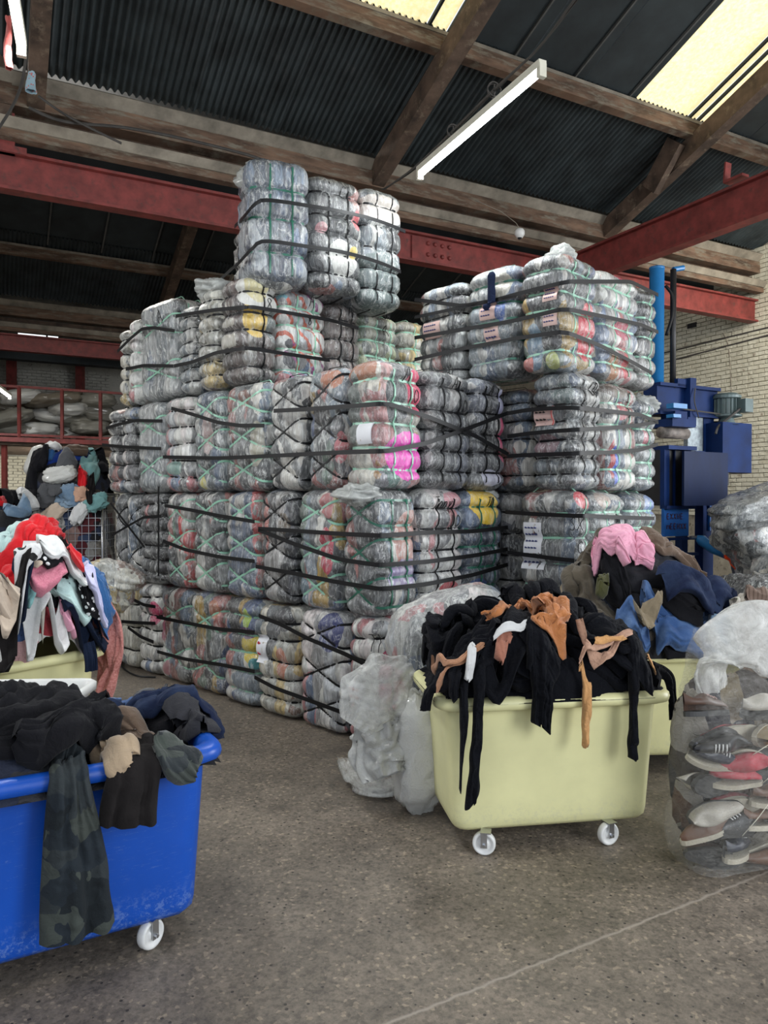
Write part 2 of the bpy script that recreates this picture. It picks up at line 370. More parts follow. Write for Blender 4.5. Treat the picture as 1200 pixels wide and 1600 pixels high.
# floor ------------------------------------------------------------
m, nt, p, ns, ln = newmat('worn_concrete'); v = coord(nt)
n1 = noise(nt, v, .55, 5, .6); c = ramp(nt, n1, [(.3, (.125, .107, .088)), (.7, (.24, .205, .168))])
n2 = noise(nt, v, 4.5, 6, .75); c = mix(nt, .8, c, ramp(nt, n2, [(.3, (.50,.50,.50)), (.62, (1.05,1.03,1.0))]), 'MULTIPLY')
n4 = noise(nt, v, 38, 5, .8); c = mix(nt, .8, c, ramp(nt, n4, [(.32, (.42,.42,.42)), (.6, (1.15,1.13,1.1))]), 'MULTIPLY')
vo = nd(nt, 'ShaderNodeTexVoronoi'); vo.inputs['Scale'].default_value = 75; ln.new(v, vo.inputs['Vector'])
sp = nd(nt, 'ShaderNodeSeparateColor'); ln.new(vo.outputs['Color'], sp.inputs[0])
agg = ramp(nt, sp.outputs[0], [(0, (.62,.62,.62)), (.25, (1,1,1)), (.86, (1.0,1.0,1.0)), (.93, (1.9,1.85,1.7))], 'CONSTANT')
c = mix(nt, .6, c, agg, 'MULTIPLY')
vp = nd(nt, 'ShaderNodeTexVoronoi'); vp.inputs['Scale'].default_value = 26; ln.new(v, vp.inputs['Vector'])
pit = ramp(nt, vp.outputs['Distance'], [(.0, (0,0,0)), (.13, (0,0,0)), (.17, (1,1,1))])
spp = nd(nt, 'ShaderNodeSeparateColor'); ln.new(vp.outputs['Color'], spp.inputs[0])
sel = ramp(nt, spp.outputs[0], [(0, (1,1,1)), (.5, (0,0,0))], 'CONSTANT')
pitf = mix(nt, sel, (1,1,1), pit)
c = mix(nt, mix(nt, pitf, (1,1,1), (0,0,0)), c, (.045,.038,.032))
# tool-drawn joint across the slab
gm = nd(nt, 'ShaderNodeNewGeometry'); sx = nd(nt, 'ShaderNodeSeparateXYZ'); ln.new(gm.outputs['Position'], sx.inputs[0])
Jp, Jq = at_z(1200, 1362, 0), at_z(780, 1530, 0); jd = (Jq - Jp)[:2]; jd = jd / np.linalg.norm(jd); jn = (-jd[1], jd[0]); jc = jn[0]*Jp[0] + jn[1]*Jp[1]
def M(op, a, b=None):
    n = nd(nt, 'ShaderNodeMath', operation=op)
    for i, q in enumerate((a, b)):
        if q is None: continue
        if isinstance(q, (int, float)): n.inputs[i].default_value = q
        else: ln.new(q, n.inputs[i])
    return n.outputs[0]
nw = noise(nt, v, 14, 3, .6)
dd = M('ABSOLUTE', M('ADD', M('SUBTRACT', M('ADD', M('MULTIPLY', sx.outputs[0], jn[0]), M('MULTIPLY', sx.outputs[1], jn[1])), jc), M('MULTIPLY', M('SUBTRACT', nw, .5), .03)))
jf = ramp(nt, dd, [(0, (1,1,1)), (.005, (.55,.55,.55)), (.009, (0,0,0))]); c = mix(nt, jf, c, (.32,.28,.235))
ln.new(c, p.inputs['Base Color'])
ln.new(ramp(nt, n2, [(.3, (.42,)*3), (.7, (.68,)*3)]), p.inputs['Roughness'])
b = bump(nt, n4, .35, .006); b = bump(nt, pitf, .6, .006, b); ln.new(b, p.inputs['Normal'])
M_floor = m
f = MB(); g = np.linspace(-16, 22, 2)
f.box((2, 3, -.1), (44, 44, .2)); f.build('floor', M_floor, kind='structure', recentre=False)

# walls ------------------------------------------------------------
def brickmat(name, c1, c2, dirt):
    m, nt, p, ns, ln = newmat(name); v = coord(nt)
    n = noise(nt, v, 1.3, 6, .7); c = ramp(nt, n, [(.3, c1), (.7, c2)])
    n2 = noise(nt, v, 7, 6, .8); c = mix(nt, ramp(nt, n2, [(.58, (0,0,0)), (.68, (.85,.85,.85))]), c, dirt)
    ln.new(c, p.inputs['Base Color']); p.inputs['Roughness'].default_value = .85
    h = noise(nt, v, 16, 5, .7); ln.new(bump(nt, h, .8, .03), p.inputs['Normal']); return m
M_brick = brickmat('whitewashed_brick', (.52, .49, .38), (.68, .66, .55), (.22, .16, .11))
M_brick2 = brickmat('grey_whitewashed_brick', (.34, .33, .29), (.5, .49, .44), (.12, .10, .08))
M_mort = plain('dirty_mortar', (.30, .27, .21), .9, bmp=.5, bscale=30, dirt=(.10, .075, .055))
rng = np.random.RandomState(4)
def brick_wall(wall, origin, dirv, nrm, L, z0, z1, mat, ang, limit=300, near=None):
    """painted bricks with recessed joints; the nearest ones single parts, the rest one joined part"""
    bw, bh = .225, .078; rows = int((z1 - z0) / bh); cells = []
    for r in range(rows):
        x = -(.5 * bw if r % 2 else 0)
        while x < L:
            x0 = max(x, 0) + .004; x1 = min(x + bw, L) - .004
            if x1 - x0 > .03: cells.append(((x0 + x1) / 2, z0 + (r + .5) * bh, x1 - x0))
            x += bw
    protos = []
    for k in range(4):
        mbx = MB(); w, h, d = bw - .014, bh - .012, .05
        j = (rng.rand(8, 3) - .5) * .008
        V = np.array([[x, y, z] for x in (-.5, .5) for y in (-.5, .5) for z in (-.5, .5)]) * (w, d, h) + j
        mbx.add(V, [[0,1,3,2],[4,6,7,5],[0,4,5,1],[2,3,7,6],[0,2,6,4],[1,5,7,3]]); protos.append(mbx)
    pm = None; rest = MB(); single = []
    cells.sort(key=lambda c: (near(c) if near else 0))
    meshes = []
    for k in range(4):
        me = bpy.data.meshes.new('brick'); me.from_pydata(protos[k].V[0].tolist(), [], protos[k].F); me.materials.append(mat); meshes.append(me)
    for i, (x, z, w) in enumerate(cells):
        c = np.array(origin) + np.array([dirv[0]*x, dirv[1]*x, 0]); c[2] = z
        off = .022 + rng.rand() * .012
        c[:2] += np.array(nrm) * off
        if i < limit:
            o = bpy.data.objects.new('brick', meshes[i % 4]); COL.objects.link(o); o.parent = wall
            o.location = c; o.rotation_euler = (0, 0, ang); o.scale = (w / (bw - .006), 1, 1)
        else:
            ca, sa = math.cos(ang), math.sin(ang)
            V = protos[i % 4].V[0] * (w / (bw - .006), 1, 1)
            V = V @ np.array([[ca, sa, 0], [-sa, ca, 0], [0, 0, 1]])
            rest.add(V + c, protos[i % 4].F)
    if rest.n: rest.build('brickwork', mat, wall, kind='stuff')
wr = structure('wall_right')
mbw = MB(); a_, b_ = bq(A1 + .15, -9), bq(A1 + .15, Q1)
mbw.beam((*a_[:2], 4.2), (*b_[:2], 4.2), .3, 8.4); mbw.build('mortar', M_mort, wr)
o_ = bq(A1, -1.0)
brick_wall(wr, o_, E2, -E1, 4.6, 1.4, 6.3, M_brick, EA + PI/2, 280, near=lambda c: abs(c[0] - 1.2) * 2 + abs(c[1] - 3.6))
wb = structure('wall_back')
mbw = MB(); a_, b_ = bq(A0, Q1 + .15), bq(A1, Q1 + .15)
mbw.beam((*a_[:2], 4.2), (*b_[:2], 4.2), .3, 8.4); mbw.build('mortar', M_brick2, wb)
o_ = bq(-3.6, Q1)
brick_wall(wb, o_, E1, -E2, 3.6, 1.2, 2.9, M_brick, EA, 0)
brick_wall(wb, o_, E1, -E2, 3.6, 3.6, 5.2, M_brick2, EA, 0)
wl = structure('wall_left'); mbw = MB(); a_, b_ = bq(A0, -7), bq(A0, Q1)
mbw.beam((*a_[:2], 4.2), (*b_[:2], 4.2), .3, 8.4); mbw.build('brickwork', M_brick2, wl)

# ceiling: roof slopes of sheets, boards, battens, skylights ---------
ceil = structure('ceiling')
M_sky = None
m, nt, p, ns, ln = newmat('daylit_translucent_panel'); v = coord(nt)
n = noise(nt, v, 20, 5, .7); c = ramp(nt, n, [(.3, (.82, .66, .32)), (.65, (1.0, .90, .56))])
ln.new(c, p.inputs['Base Color']); ln.new(c, p.inputs['Emission Color']); p.inputs['Emission Strength'].default_value = .72; M_sky = m
def rp(a, q, off=0):
    z = roofz(q); P = bq(a, q, z + off); return P
def corr_sheet(name, a0, a1, q0, q1, mat):
    n = int(abs(a1 - a0) / .0128); aa = np.linspace(a0, a1, n); hh = .022 * np.cos(np.arange(n) * PI / 3)
    V = []
    for q in (q0, q1):
        for k in range(n): V.append(bq(aa[k], q, roofz(q - 1e-4 if q == HB and q0 < q1 else q) + .10 + hh[k]))
    return mo(name, V, gridf(2, n), mat, ceil, True)
# near slope (towards the camera): lower corrugated zone 0..-1.7, upper board zone -1.7..-4.8, and the far bay mirror
RAFT = [1.62 + 4.04 * k for k in (-2, -1, 0, 1)]
for i in range(17):
    a0 = A0 + i * 1.03; a1 = a0 + 1.06
    corr_sheet('roof_sheet', a0, a1, 0, -1.75, M_sheet)
    corr_sheet('roof_sheet', a0, a1, 7.55, 9.6, M_sheet)
def flat(name, a0, a1, q0, q1, mat, off=.12, th=.02):
    V = [bq(a, q, roofz(q) + off + t) for t in (0, th) for (a, q) in ((a0, q0), (a1, q0), (a1, q1), (a0, q1))]
    return mo(name, V, [[0,1,2,3],[7,6,5,4],[0,4,5,1],[1,5,6,2],[2,6,7,3],[3,7,4,0]], mat, ceil, False)
sky_spans = [(.42, 1.88), (4.55, 5.92)]
ed = sorted(set([A0, A1] + [x for s in sky_spans for x in s])); segs = [(A0, .42), (1.88, 4.55), (5.92, A1)]
for (s0, s1) in segs:
    n = max(1, round((s1 - s0) / .92))
    for k in range(n):
        x0 = s0 + (s1 - s0) * k / n; x1 = s0 + (s1 - s0) * (k + 1) / n
        flat('roof_board', x0, x1 - .012, -1.7, -HB, M_board)
for (s0, s1) in sky_spans:
    cuts = [s0, s0 + .98, s1 - .22, s1]
    for k in range(3):
        flat('skylight_panel', cuts[k], cuts[k+1] - .03, -1.72, -HB, M_sky)
bat = 0
for k in range(19):
    a = A0 + .45 + k * .92
    if any(s0 < a < s1 for s0, s1 in sky_spans): continue
    P, Q = rp(a, -1.7, .10), rp(a, -HB + .01, .10)
    MB().beam(P, Q, .022, .03).build('roof_batten', M_seam, ceil)
for (s0, s1) in sky_spans:
    for a in (s0 + .975, s1 - .225):
        MB().beam(rp(a, -1.7, .10), rp(a, -HB + .01, .10), .03, .04).build('roof_batten', M_board, ceil)
for k in range(17):
    a0 = A0 + k * 1.03
    flat('roof_board', a0, a0 + 1.02, HB + .01, 7.8, M_board)
    MB().beam(bq(a0, HB + .02, roofz(HB) + .08), bq(a0, 7.8, roofz(7.8) + .10), .03, .03).build('roof_batten', M_seam, ceil)
# slopes out of view, plain
for (q0, q1) in ((0, HB), (-HB, -9.59), (-9.61, -14), (9.61, 14)):
    V = [bq(A0, q0, roofz(q0)+.14), bq(A1, q0, roofz(q0)+.14), bq(A1, q1, roofz(q1)+.14), bq(A0, q1, roofz(q1)+.14)]
    mo('roof_board', V, [[0,1,2,3]], M_board, ceil, False)
MB().beam(bq(A0, HB, roofz(HB) + .06), bq(A1, HB, roofz(HB) + .06), .5, .1).build('ridge_board', M_board, ceil)
MB().beam(bq(A0, -HB, roofz(HB) + .06), bq(A1, -HB, roofz(HB) + .06), .5, .1).build('ridge_board', M_board, ceil)
# purlins along e1
def purlin(q, z, w, h, top=True, name='purlin'):
    a, b = bq(A0, q, z), bq(A1, q, z)
    up = (0, 0, 1)
    o = MB().beam(a, b, w, h, up).build(name, M_rust, ceil)
    if top:
        pr = [(-w/2 - .01, h/2 - .03), (w/2 + .01, h/2 - .03), (w/2 + .005, h/2 + .015), (0, h/2 + .035), (-w/2 - .005, h/2 + .015)]
        MB().prism(a, b, pr, up).build('dust_layer', M_dusty, ceil)
purlin(-1.70, roofz(1.7) - .02, .13, .20)
purlin(-3.7, roofz(3.7) - .02, .13, .20)
purlin(7.9, roofz(1.7) - .04, .13, .20)
purlin(6.0, roofz(3.6) - .04, .13, .20)
# valley gutter beams: sloped dusty gutter side, timber below, second ledge
def valley(q):
    pr1 = [(-.02, -.06), (.02, -.06), (.16, .10), (.12, .13)]
    for sgn in (1,):
        MB().prism(bq(A0, q - .02, 5.98), bq(A1, q - .02, 5.98), [(x * 1.0, y) for x, y in pr1], (0,0,1)).build('gutter_board', M_dusty, ceil)
    MB().beam(bq(A0, q, 5.86), bq(A1, q, 5.86), .22, .20).build('valley_beam', M_rust, ceil)
    MB().beam(bq(A0, q + .10, 5.66), bq(A1, q + .10, 5.66), .12, .14).build('valley_beam', M_wood, ceil)
    MB().prism(bq(A0, q - .18, 5.52), bq(A1, q - .18, 5.52), [(-.02, -.04), (.03, -.04), (.09, .05), (.05, .07)], (0,0,1)).build('gutter_board', M_dusty, ceil)
    MB().beam(bq(A0, q - .12, 5.44), bq(A1, q - .12, 5.44), .13, .09).build('valley_beam', M_rust, ceil)
valley(0); valley(9.6)
MB().beam(bq(A0, .9, 5.75), bq(A1, .9, 5.75), .10, .16).build('valley_beam', M_board, ceil)
MB().beam(bq(A0, 10.9, 5.2), bq(A1, 10.9, 5.2), .3, .35).build('valley_beam', M_board, ceil)
# rafters
for a in RAFT + [1.62 + 4.04*2]:
    if a < A1 - .1:
        MB().beam(bq(a, -.02, 5.88), bq(a, -HB, 5.88 + TAN*HB), .17, .26).build('rafter', M_wood, ceil)
        MB().beam(bq(a, -.02 - HB*1.9, 5.88), bq(a, -HB, 5.88 + TAN*HB), .17, .26).build('rafter', M_wood, ceil)
for a in [.68 + 4.04*k for k in (-2, -1, 0, 1, 2)]:
    MB().beam(bq(a, 9.5, 5.88), bq(a, HB, 5.88 + TAN*HB), .2, .28).build('rafter', M_wood, ceil)
MB().beam(bq(.95, 7.6, 5.9), bq(1.5, 8.4, 5.3), .05, .05).beam(bq(1.5, 8.4, 5.3), bq(1.9, 7.4, 6.7), .05, .05).beam(bq(1.5, 8.4, 5.25), bq(1.45, 8.1, 6.5), .05, .05).build('roof_brace', M_dusty, ceil)
# cleat where rafter 2 meets the purlin
MB().beam(bq(5.50, -1.55, 6.62), bq(5.50, -1.1, 6.12), .10, .28).build('timber_cleat', M_wood, ceil)
# slim high window in the far bay
wn = structure('window_1'); pa = at_y(28, 516, 16.9); pb = at_y(86, 523, 17.1)
M_lit = plain('daylit_glass', (.9, .93, .95), .3); M_lit.node_tree.nodes['Principled BSDF'].inputs['Emission Color'].default_value = (.93, .97, 1, 1); M_lit.node_tree.nodes['Principled BSDF'].inputs['Emission Strength'].default_value = 1.1
o_ = bq(*[float((pa[:2]-V0) @ E1), float((pa[:2]-V0) @ E2)])
for (x0, x1) in ((0, .58), (.62, .84)):
    MB().beam((*(o_[:2] + E1*x0), pa[2] - .07), (*(o_[:2] + E1*x1), pa[2] - .07), .02, .15).build('pane', M_lit, wn)
MB().beam((*(o_[:2] + E1*.58), pa[2] - .07), (*(o_[:2] + E1*.62), pa[2] - .07), .04, .17).build('glazing_bar', M_board, wn)

# red steel beams ----------------------------------------------------
def ibeam(a, b, h, w, tf=.03, tw=.03):
    pr = [(-w/2, -h/2), (w/2, -h/2), (w/2, -h/2+tf), (tw/2, -h/2+tf), (tw/2, h/2-tf), (w/2, h/2-tf), (w/2, h/2), (-w/2, h/2), (-w/2, h/2-tf), (-tw/2, h/2-tf), (-tw/2, -h/2+tf), (-w/2, -h/2+tf)]
    return MB().prism(a, b, pr)
tr1 = structure('trim_1')
ibeam(bq(A0, 0, 5.10), bq(A1 + .1, 0, 5.10), .40, .17).build('girder', M_red, tr1)
# riveted splice plate
sp_c = float((on_plane(700, 402, V0, E2)[:2] - V0) @ E1)
MB().beam(bq(sp_c - .6, -.03, 5.10), bq(sp_c + .45, -.03, 5.10), .02, .31).build('splice_plate', M_red, tr1)
for i in range(4):
    for j in (0, 1):
        x = sp_c - .12 + (i - 2) * .115; z = 5.03 + j * .15
        MB().lathe([(0, -.075), (.018, -.072), (.028, -.06), (.03, -.04)], n=10, axis='y').build('rivet', M_red, tr1).matrix_local = Matrix.Translation(bq(x, 0, z)) @ Matrix.Rotation(EA, 4, 'Z')
st_a = -2.72
MB().box((0, 0, .20), (.20, .12, .42)).build('post_stub', M_red, tr1).matrix_local = Matrix.Translation(bq(st_a, -.02, 5.28)) @ Matrix.Rotation(EA, 4, 'Z')
MB().box((0, 0, .03), (.42, .16, .07)).build('stub_foot', M_red, tr1).matrix_local = Matrix.Translation(bq(st_a, -.02, 5.28)) @ Matrix.Rotation(EA, 4, 'Z')
MB().box((0, 0, 0), (.15, .16, .9)).build('timber_post', M_wood, tr1).matrix_local = Matrix.Translation(bq(st_a, -.02, 6.1)) @ Matrix.Rotation(EA, 4, 'Z')
tr2 = structure('trim_2')
j1 = (2.68, 11.28)
ja = float((np.array(j1) - V0) @ E1)
ibeam(bq(ja, 0, 5.08), bq(ja, -9, 5.08), .46, .18).build('girder', M_red, tr2)
cl = on_plane(1135, 285, V0 + E1*ja, E1)
MB().beam(cl, cl + np.array([*(E2*-.02), .22]), .10, .02, (*E2, 0)).beam(cl + (0,0,-.01), cl + np.array([*(E2*-.25), -.01]), .12, .03).build('beam_cleat', M_red, tr2)
tr3 = structure('trim_3')
ibeam(bq(A0, 9.3, 5.12), bq(A1, 9.3, 5.12), .36, .17).build('girder', M_red, tr3)
# columns under the girder (out of view behind the bales)
tr4 = structure('trim_4')
MB().beam(bq(ja, .05, 0), bq(ja, .05, 4.9), .2, .2, (1,0,0)).build('column', M_red, tr4)
# services on the right wall
tr5 = structure('trim_5')
for (y0, y1) in ((551, 512), (566, 524)):
    P = [on_plane(px, y0 + (y1-y0)*(px-1040)/160, bq(A1-.05, 0), E1) for px in (1030, 1090, 1150, 1215)]
    MB().tube(P, .018, 6).build('conduit', M_cable, tr5)
P = [on_plane(x, y, bq(A1-.05, 0), E1) for x, y in ((1130, 520), (1137, 535), (1141, 570), (1143, 612))]
MB().tube(resample(P, 10), .012, 6).build('cable', M_dusty, tr5)
P = on_plane(1083, 509, bq(A1-.03, 0), E1); MB().box((0,0,0), (.2, .10, .09)).build('vent_block', M_dark, tr5).matrix_local = Matrix.Translation(P) @ Matrix.Rotation(EA + PI/2, 4, 'Z')

# mezzanine ----------------------------------------------------------
mz = structure('trim_6')
MB().beam(bq(-8, 10.7, 2.93), bq(1.5, 10.7, 2.93), 3.7, .12).build('deck', M_wood, mz)
MB().beam(bq(-8, 8.8, 2.98), bq(1.5, 8.8, 2.98), .08, .10).build('deck_edge', M_red, mz)
rl = structure('trim_7')
MB().beam(bq(-8, 8.78, 4.10), bq(1.5, 8.78, 4.10), .05, .05).build('rail', M_red, rl)
MB().beam(bq(-8, 8.78, 3.08), bq(1.5, 8.78, 3.08), .04, .05).build('rail', M_red, rl)
for px in (-60, 30, 97, 157, 215):
    q = on_plane(px, 640, bq(0, 8.78), E2); MB().beam((q[0], q[1], 3.03), (q[0], q[1], 4.1), .06, .06, (1,0,0)).build('rail_post', M_red, rl)
for px in (7, 125, 240):
    q = on_plane(px, 740, bq(0, 9.0), E2); MB().beam((q[0], q[1], 0), (q[0], q[1], 2.9), .09, .09, (1,0,0)).build('support_post', M_red, mz)
for px in (19, 126):
    q = on_plane(px, 740, bq(0, 12.2), E2); MB().beam((q[0], q[1], 2.95), (q[0], q[1], 5.3), .18, .18, (1,0,0)).build('back_post', M_red, mz)

# lamps --------------------------------------------------------------
m, nt, p, ns, ln = newmat('lit_fluorescent_tube'); p.inputs['Emission Color'].default_value = (.93, .98, 1, 1); p.inputs['Emission Strength'].default_value = 14; M_tube = m
M_cream = plain('cream_painted_metal', (.62, .60, .50), .5, var=.05)
def lamp(P, Q, label, power=60):
    P = np.array(P); Q = np.array(Q); d = Q - P; L = np.linalg.norm(d); c = (P + Q) / 2
    t = empty('fluorescent_light', tuple(c), math.atan2(d[1], d[0]), label, 'light', 'fluorescent tube lights')
    MB().box((0, 0, .055), (L, .06, .05)).build('batten_housing', M_cream, t)
    for s in (-1, 1): MB().box((s * (L/2 - .012), 0, .012), (.035, .055, .09)).build('lamp_holder', M_cream, t)
    MB().tube([(-L/2 + .03, 0, 0), (L/2 - .03, 0, 0)], .016, 12).build('tube', M_tube, t, True)
    l = bpy.data.lights.new('tube_light', 'AREA'); l.shape = 'RECTANGLE'; l.size = L - .1; l.size_y = .03; l.energy = power; l.color = (.93, .98, 1)
    o = bpy.data.objects.new('tube_light', l); COL.objects.link(o); o.parent = t; o.location = (0, 0, -.02)
    return t
def tz(px, py, z): return at_z(px, py, z)
L1a, L1b = tz(655, 276, 4.5), tz(848, 112, 4.5)
lamp(L1a, L1b, 'lit fluorescent batten light hanging on chains over the bales', 45)
La = tz(34, 82, 4.5); dL = (L1b - L1a) / np.linalg.norm(L1b - L1a)
dl = (tz(20, 0, 4.5) - La); dl /= np.linalg.norm(dl)
lamp(La, La + dl * 1.8, 'lit fluorescent batten light hanging by the post at top left', 45)
Lc = at_y(2, 618, 13.8); Ld = at_y(15, 604, 14.6)
lamp(Ld, Ld + (Lc - Ld) * 1.0 / np.linalg.norm(Lc - Ld) * 1.3, 'small distant fluorescent light in front of the mezzanine sacks', 25)
# support wires and chains of the first light
dv = (L1a - L1b) / np.linalg.norm(L1a - L1b)
for off, r in ((.0, .009), (.05, .006)):
    P = [tz(600 - off*60, 296, 4.75), tz(655, 255 + off*80, 4.72), tz(770, 142 + off*60, 4.72), tz(842, 75, 4.72), tz(905, -10 + off*120, 4.75), tz(990, -110, 4.8)]
    tag(MB().tube(resample(P, 24), r, 6).build('support_wire', M_cable), ('thick' if off == 0 else 'thin') + ' dusty support wire running past the middle tube light', 'wire')
for (px, py) in ((708, 205), (772, 140)):
    P = tz(px, py, 4.72); mb = MB()
    for k in range(5):
        c = P + np.array([0, 0, .02 - k * .03]); aa = np.linspace(0, 2*PI, 9)[:-1]; R = (1, 0, 0) if k % 2 else (0, 1, 0)
        mb.tube([c + np.array([R[0]*math.cos(t)*.012, R[1]*math.cos(t)*.012, math.sin(t)*.022]) for t in np.r_[aa, aa[:1]]], .004, 5, False)
    aa = np.linspace(0, 4*PI, 30); mb.tube([P + np.array([.05*math.cos(t), .02*math.sin(t*1.3), .05*math.sin(t)]) for t in aa], .005, 5)
    tag(mb.build('hanging_chain', M_cable), 'dusty chain holding the ' + ('lower' if px < 750 else 'upper') + ' end of the middle tube light', 'chain')
# cables, camera
P = [at_y(45, 168, 7.2), at_y(100, 190, 7.4), at_y(200, 200, 7.8), at_y(300, 220, 8.1), at_y(400, 246, 8.5), at_y(440, 266, 8.7)]
tag(MB().tube(resample(P, 24), .016, 6).build('cable', M_cable), 'looping dusty cable along the valley beam behind the top bales', 'cable')
P = [at_y(-5, 205, 6.8), at_y(20, 165, 6.9), at_y(34, 130, 7.0), at_y(42, 80, 7.0)]
tag(MB().tube(resample(P, 16), .014, 6).build('cable', M_cable), 'dusty cable hanging beside the left tube light', 'cable')
P = [at_y(60, 150, 7.3), at_y(110, 184, 7.4), at_y(190, 224, 7.6)]
tag(MB().tube(resample(P, 10), .012, 6).build('cable', M_cable), 'straight dusty cable slanting down over the valley beam at left', 'cable')
P = at_y(812, 364, 9.6)
t = empty('security_camera', tuple(P), .4, 'small round white security camera on the beam above the right-hand bales', 'camera')
MB().lathe([(0, -.07), (.04, -.06), (.065, -.02), (.065, .02), (.045, .05), (0, .055)], n=16).build('dome_housing', M_white, t, True)
MB().lathe([(0, -.085), (.02, -.08), (.03, -.06)], n=12).build('lens', M_dark, t, True)
MB().tube([(0, 0, .05), (-.02, .05, .14), (-.22, .1, .28), (-.6, .1, .36)], .005, 6).build('bracket_cable', M_dusty, t, True)
# knotted rags at the left light
for i, (px, py, lab, col) in enumerate(((49, 118, 'pale blue and red patterned rag knotted to the cable by the left light', (.35, .50, .58)), (13, 66, 'dull red rag hanging left of the left tube light', (.45, .10, .09)))):
    P = at_y(px, py, 7.42 if i == 0 else 4.62); n = 30; z = np.linspace(.16, -.16, n)[:, None]; th = np.linspace(0, 2*PI, 17)[:-1][None]
    r = .010 + (.042 if i == 0 else .012) * np.clip((.16 - z) / .32, 0, 1)**.7 + .012 * vn(np.cos(th)*2, np.sin(th)*2, z*14, i)
    V = np.stack([r*np.cos(th) + .01*np.sin(z*20), r*np.sin(th) + 0*z, z + 0*th], -1).reshape(-1, 3) + P
    mo('rag', V, gridf(n, 16, False, True), fabric('rag_cloth_%d' % i, col, (.6, .12, .1), 'dots' if i == 0 else None, pscale=40), label=lab, cat='rag')

# ================================================================ bales
NTH, NV = 84, 92
def rrect(hx, hy, r, n):
    """rounded rectangle by arc length -> (n,2) points, (n,2) normals; starts at +x middle, counter-clockwise"""
    r = min(r, hx*.98, hy*.98); a, b = hx - r, hy - r
    segs = [('l', (hx, 0), (hx, b)), ('a', (a, b), 0), ('l', (a, hy), (-a, hy)), ('a', (-a, b), PI/2), ('l', (-hx, b), (-hx, -b)), ('a', (-a, -b), PI), ('l', (-a, -hy), (a, -hy)), ('a', (a, -b), 1.5*PI), ('l', (hx, -b), (hx, 0))]
    P = []; N = []; 
    for s in segs:
        if s[0] == 'l':
            p, q = np.array(s[1]), np.array(s[2]); L = np.linalg.norm(q - p); k = max(2, int(L / .01)); t = np.linspace(0, 1, k, endpoint=False)[:, None]
            P.append(p + (q - p) * t); d = (q - p) / (L + 1e-9); N.append(np.tile([d[1], -d[0]], (k, 1)))
        else:
            k = max(4, int(r * PI/2 / .01)); t = s[2] + np.linspace(0, PI/2, k, endpoint=False); n_ = np.stack([np.cos(t), np.sin(t)], 1)
            P.append(np.array(s[1]) + r * n_); N.append(n_)
    P = np.vstack(P); N = np.vstack(N); Q = np.vstack([P, P[:1]]); d = np.r_[0, np.cumsum(np.linalg.norm(np.diff(Q, axis=0), axis=1))]
    t = np.linspace(0, d[-1], n, endpoint=False); M_ = np.vstack([N, N[:1]])
    o = np.stack([np.interp(t, d, Q[:, 0]), np.interp(t, d, Q[:, 1])], 1); m_ = np.stack([np.interp(t, d, M_[:, 0]), np.interp(t, d, M_[:, 1])], 1)
    return o, m_ / np.linalg.norm(m_, axis=1)[:, None]

GLY = {  # stroke letters in a unit box
 'A': [[(0,0),(.45,1),(.9,-.05)],[(.2,.4),(.75,.42)]], '1': [[(.3,1),(.35,0)]], '0': [[(.4,1),(.1,.7),(.12,.25),(.42,0),(.75,.3),(.72,.75),(.4,1)]],
 '8': [[(.75,.85),(.4,1),(.12,.78),(.7,.3),(.45,0),(.12,.2),(.6,.7),(.75,.85)]], 'T': [[(0,1),(.95,1.02)],[(.45,1),(.4,0)]],
 'o': [[(.4,.6),(.12,.4),(.2,.05),(.55,.02),(.7,.35),(.4,.6)]], 'n': [[(.1,.6),(.12,0)],[(.12,.4),(.4,.6),(.6,.4),(.6,0)]], 'y': [[(.1,.6),(.35,.1)],[(.65,.65),(.2,-.4)]],
 'C': [[(.8,.85),(.45,1),(.12,.65),(.15,.2),(.5,0),(.8,.15)]], '3': [[(.1,.9),(.45,1),(.7,.78),(.35,.52),(.72,.3),(.45,0),(.1,.1)]], 'O': [[(.4,1),(.1,.7),(.12,.25),(.42,0),(.75,.3),(.72,.75),(.4,1)]],
 's': [[(.6,.55),(.3,.62),(.15,.45),(.55,.2),(.35,0),(.1,.05)]], '~': [[(0,.3),(.2,.7),(.35,.2),(.5,.65),(.7,.25),(.9,.55),(1.1,.3)]], 'X': [[(0,0),(.8,1)],[(.05,1),(.75,0)]], 'S': [[(.75,.9),(.4,1),(.12,.75),(.6,.45),(.7,.15),(.35,0),(.05,.12)]],
 'M': [[(0,0),(.1,1),(.45,.3),(.8,1),(.9,0)]], '|': [[(.3,1.1),(.35,-.1)]], 'e': [[(.12,.3),(.6,.35),(.5,.6),(.2,.55),(.12,.2),(.4,0),(.65,.12)]], 'H': [[(.1,1),(.1,0)],[(.75,1),(.72,0)],[(.1,.5),(.75,.5)]],
 'D': [[(.1,0),(.12,1),(.5,.95),(.75,.5),(.5,.05),(.1,0)]], 'F': [[(.1,0),(.1,1),(.7,1)],[(.1,.55),(.55,.55)]], 'U': [[(.1,1),(.12,.2),(.4,0),(.7,.2),(.72,1)]], 'N': [[(.1,0),(.1,1),(.7,0),(.72,1)]], 'K': [[(.1,1),(.1,0)],[(.7,1),(.12,.5),(.7,0)]], 'E': [[(.7,1),(.1,1),(.1,0),(.7,0)],[(.1,.5),(.6,.5)]], 'W': [[(0,1),(.2,0),(.45,.6),(.7,0),(.95,1)]],
}
M_card = plain('white_paper_label', (.72, .73, .76), .5, var=.04)
M_pink = plain('pink_paper_label', (.60, .42, .38), .5, var=.06)
M_inkb = plain('blue_marker_ink', (.03, .04, .16), .5, var=0)
M_inkr = plain('red_print_ink', (.55, .03, .04), .5, var=0)
M_yel = plain('yellow_print_ink', (.60, .42, .05), .5, var=0)

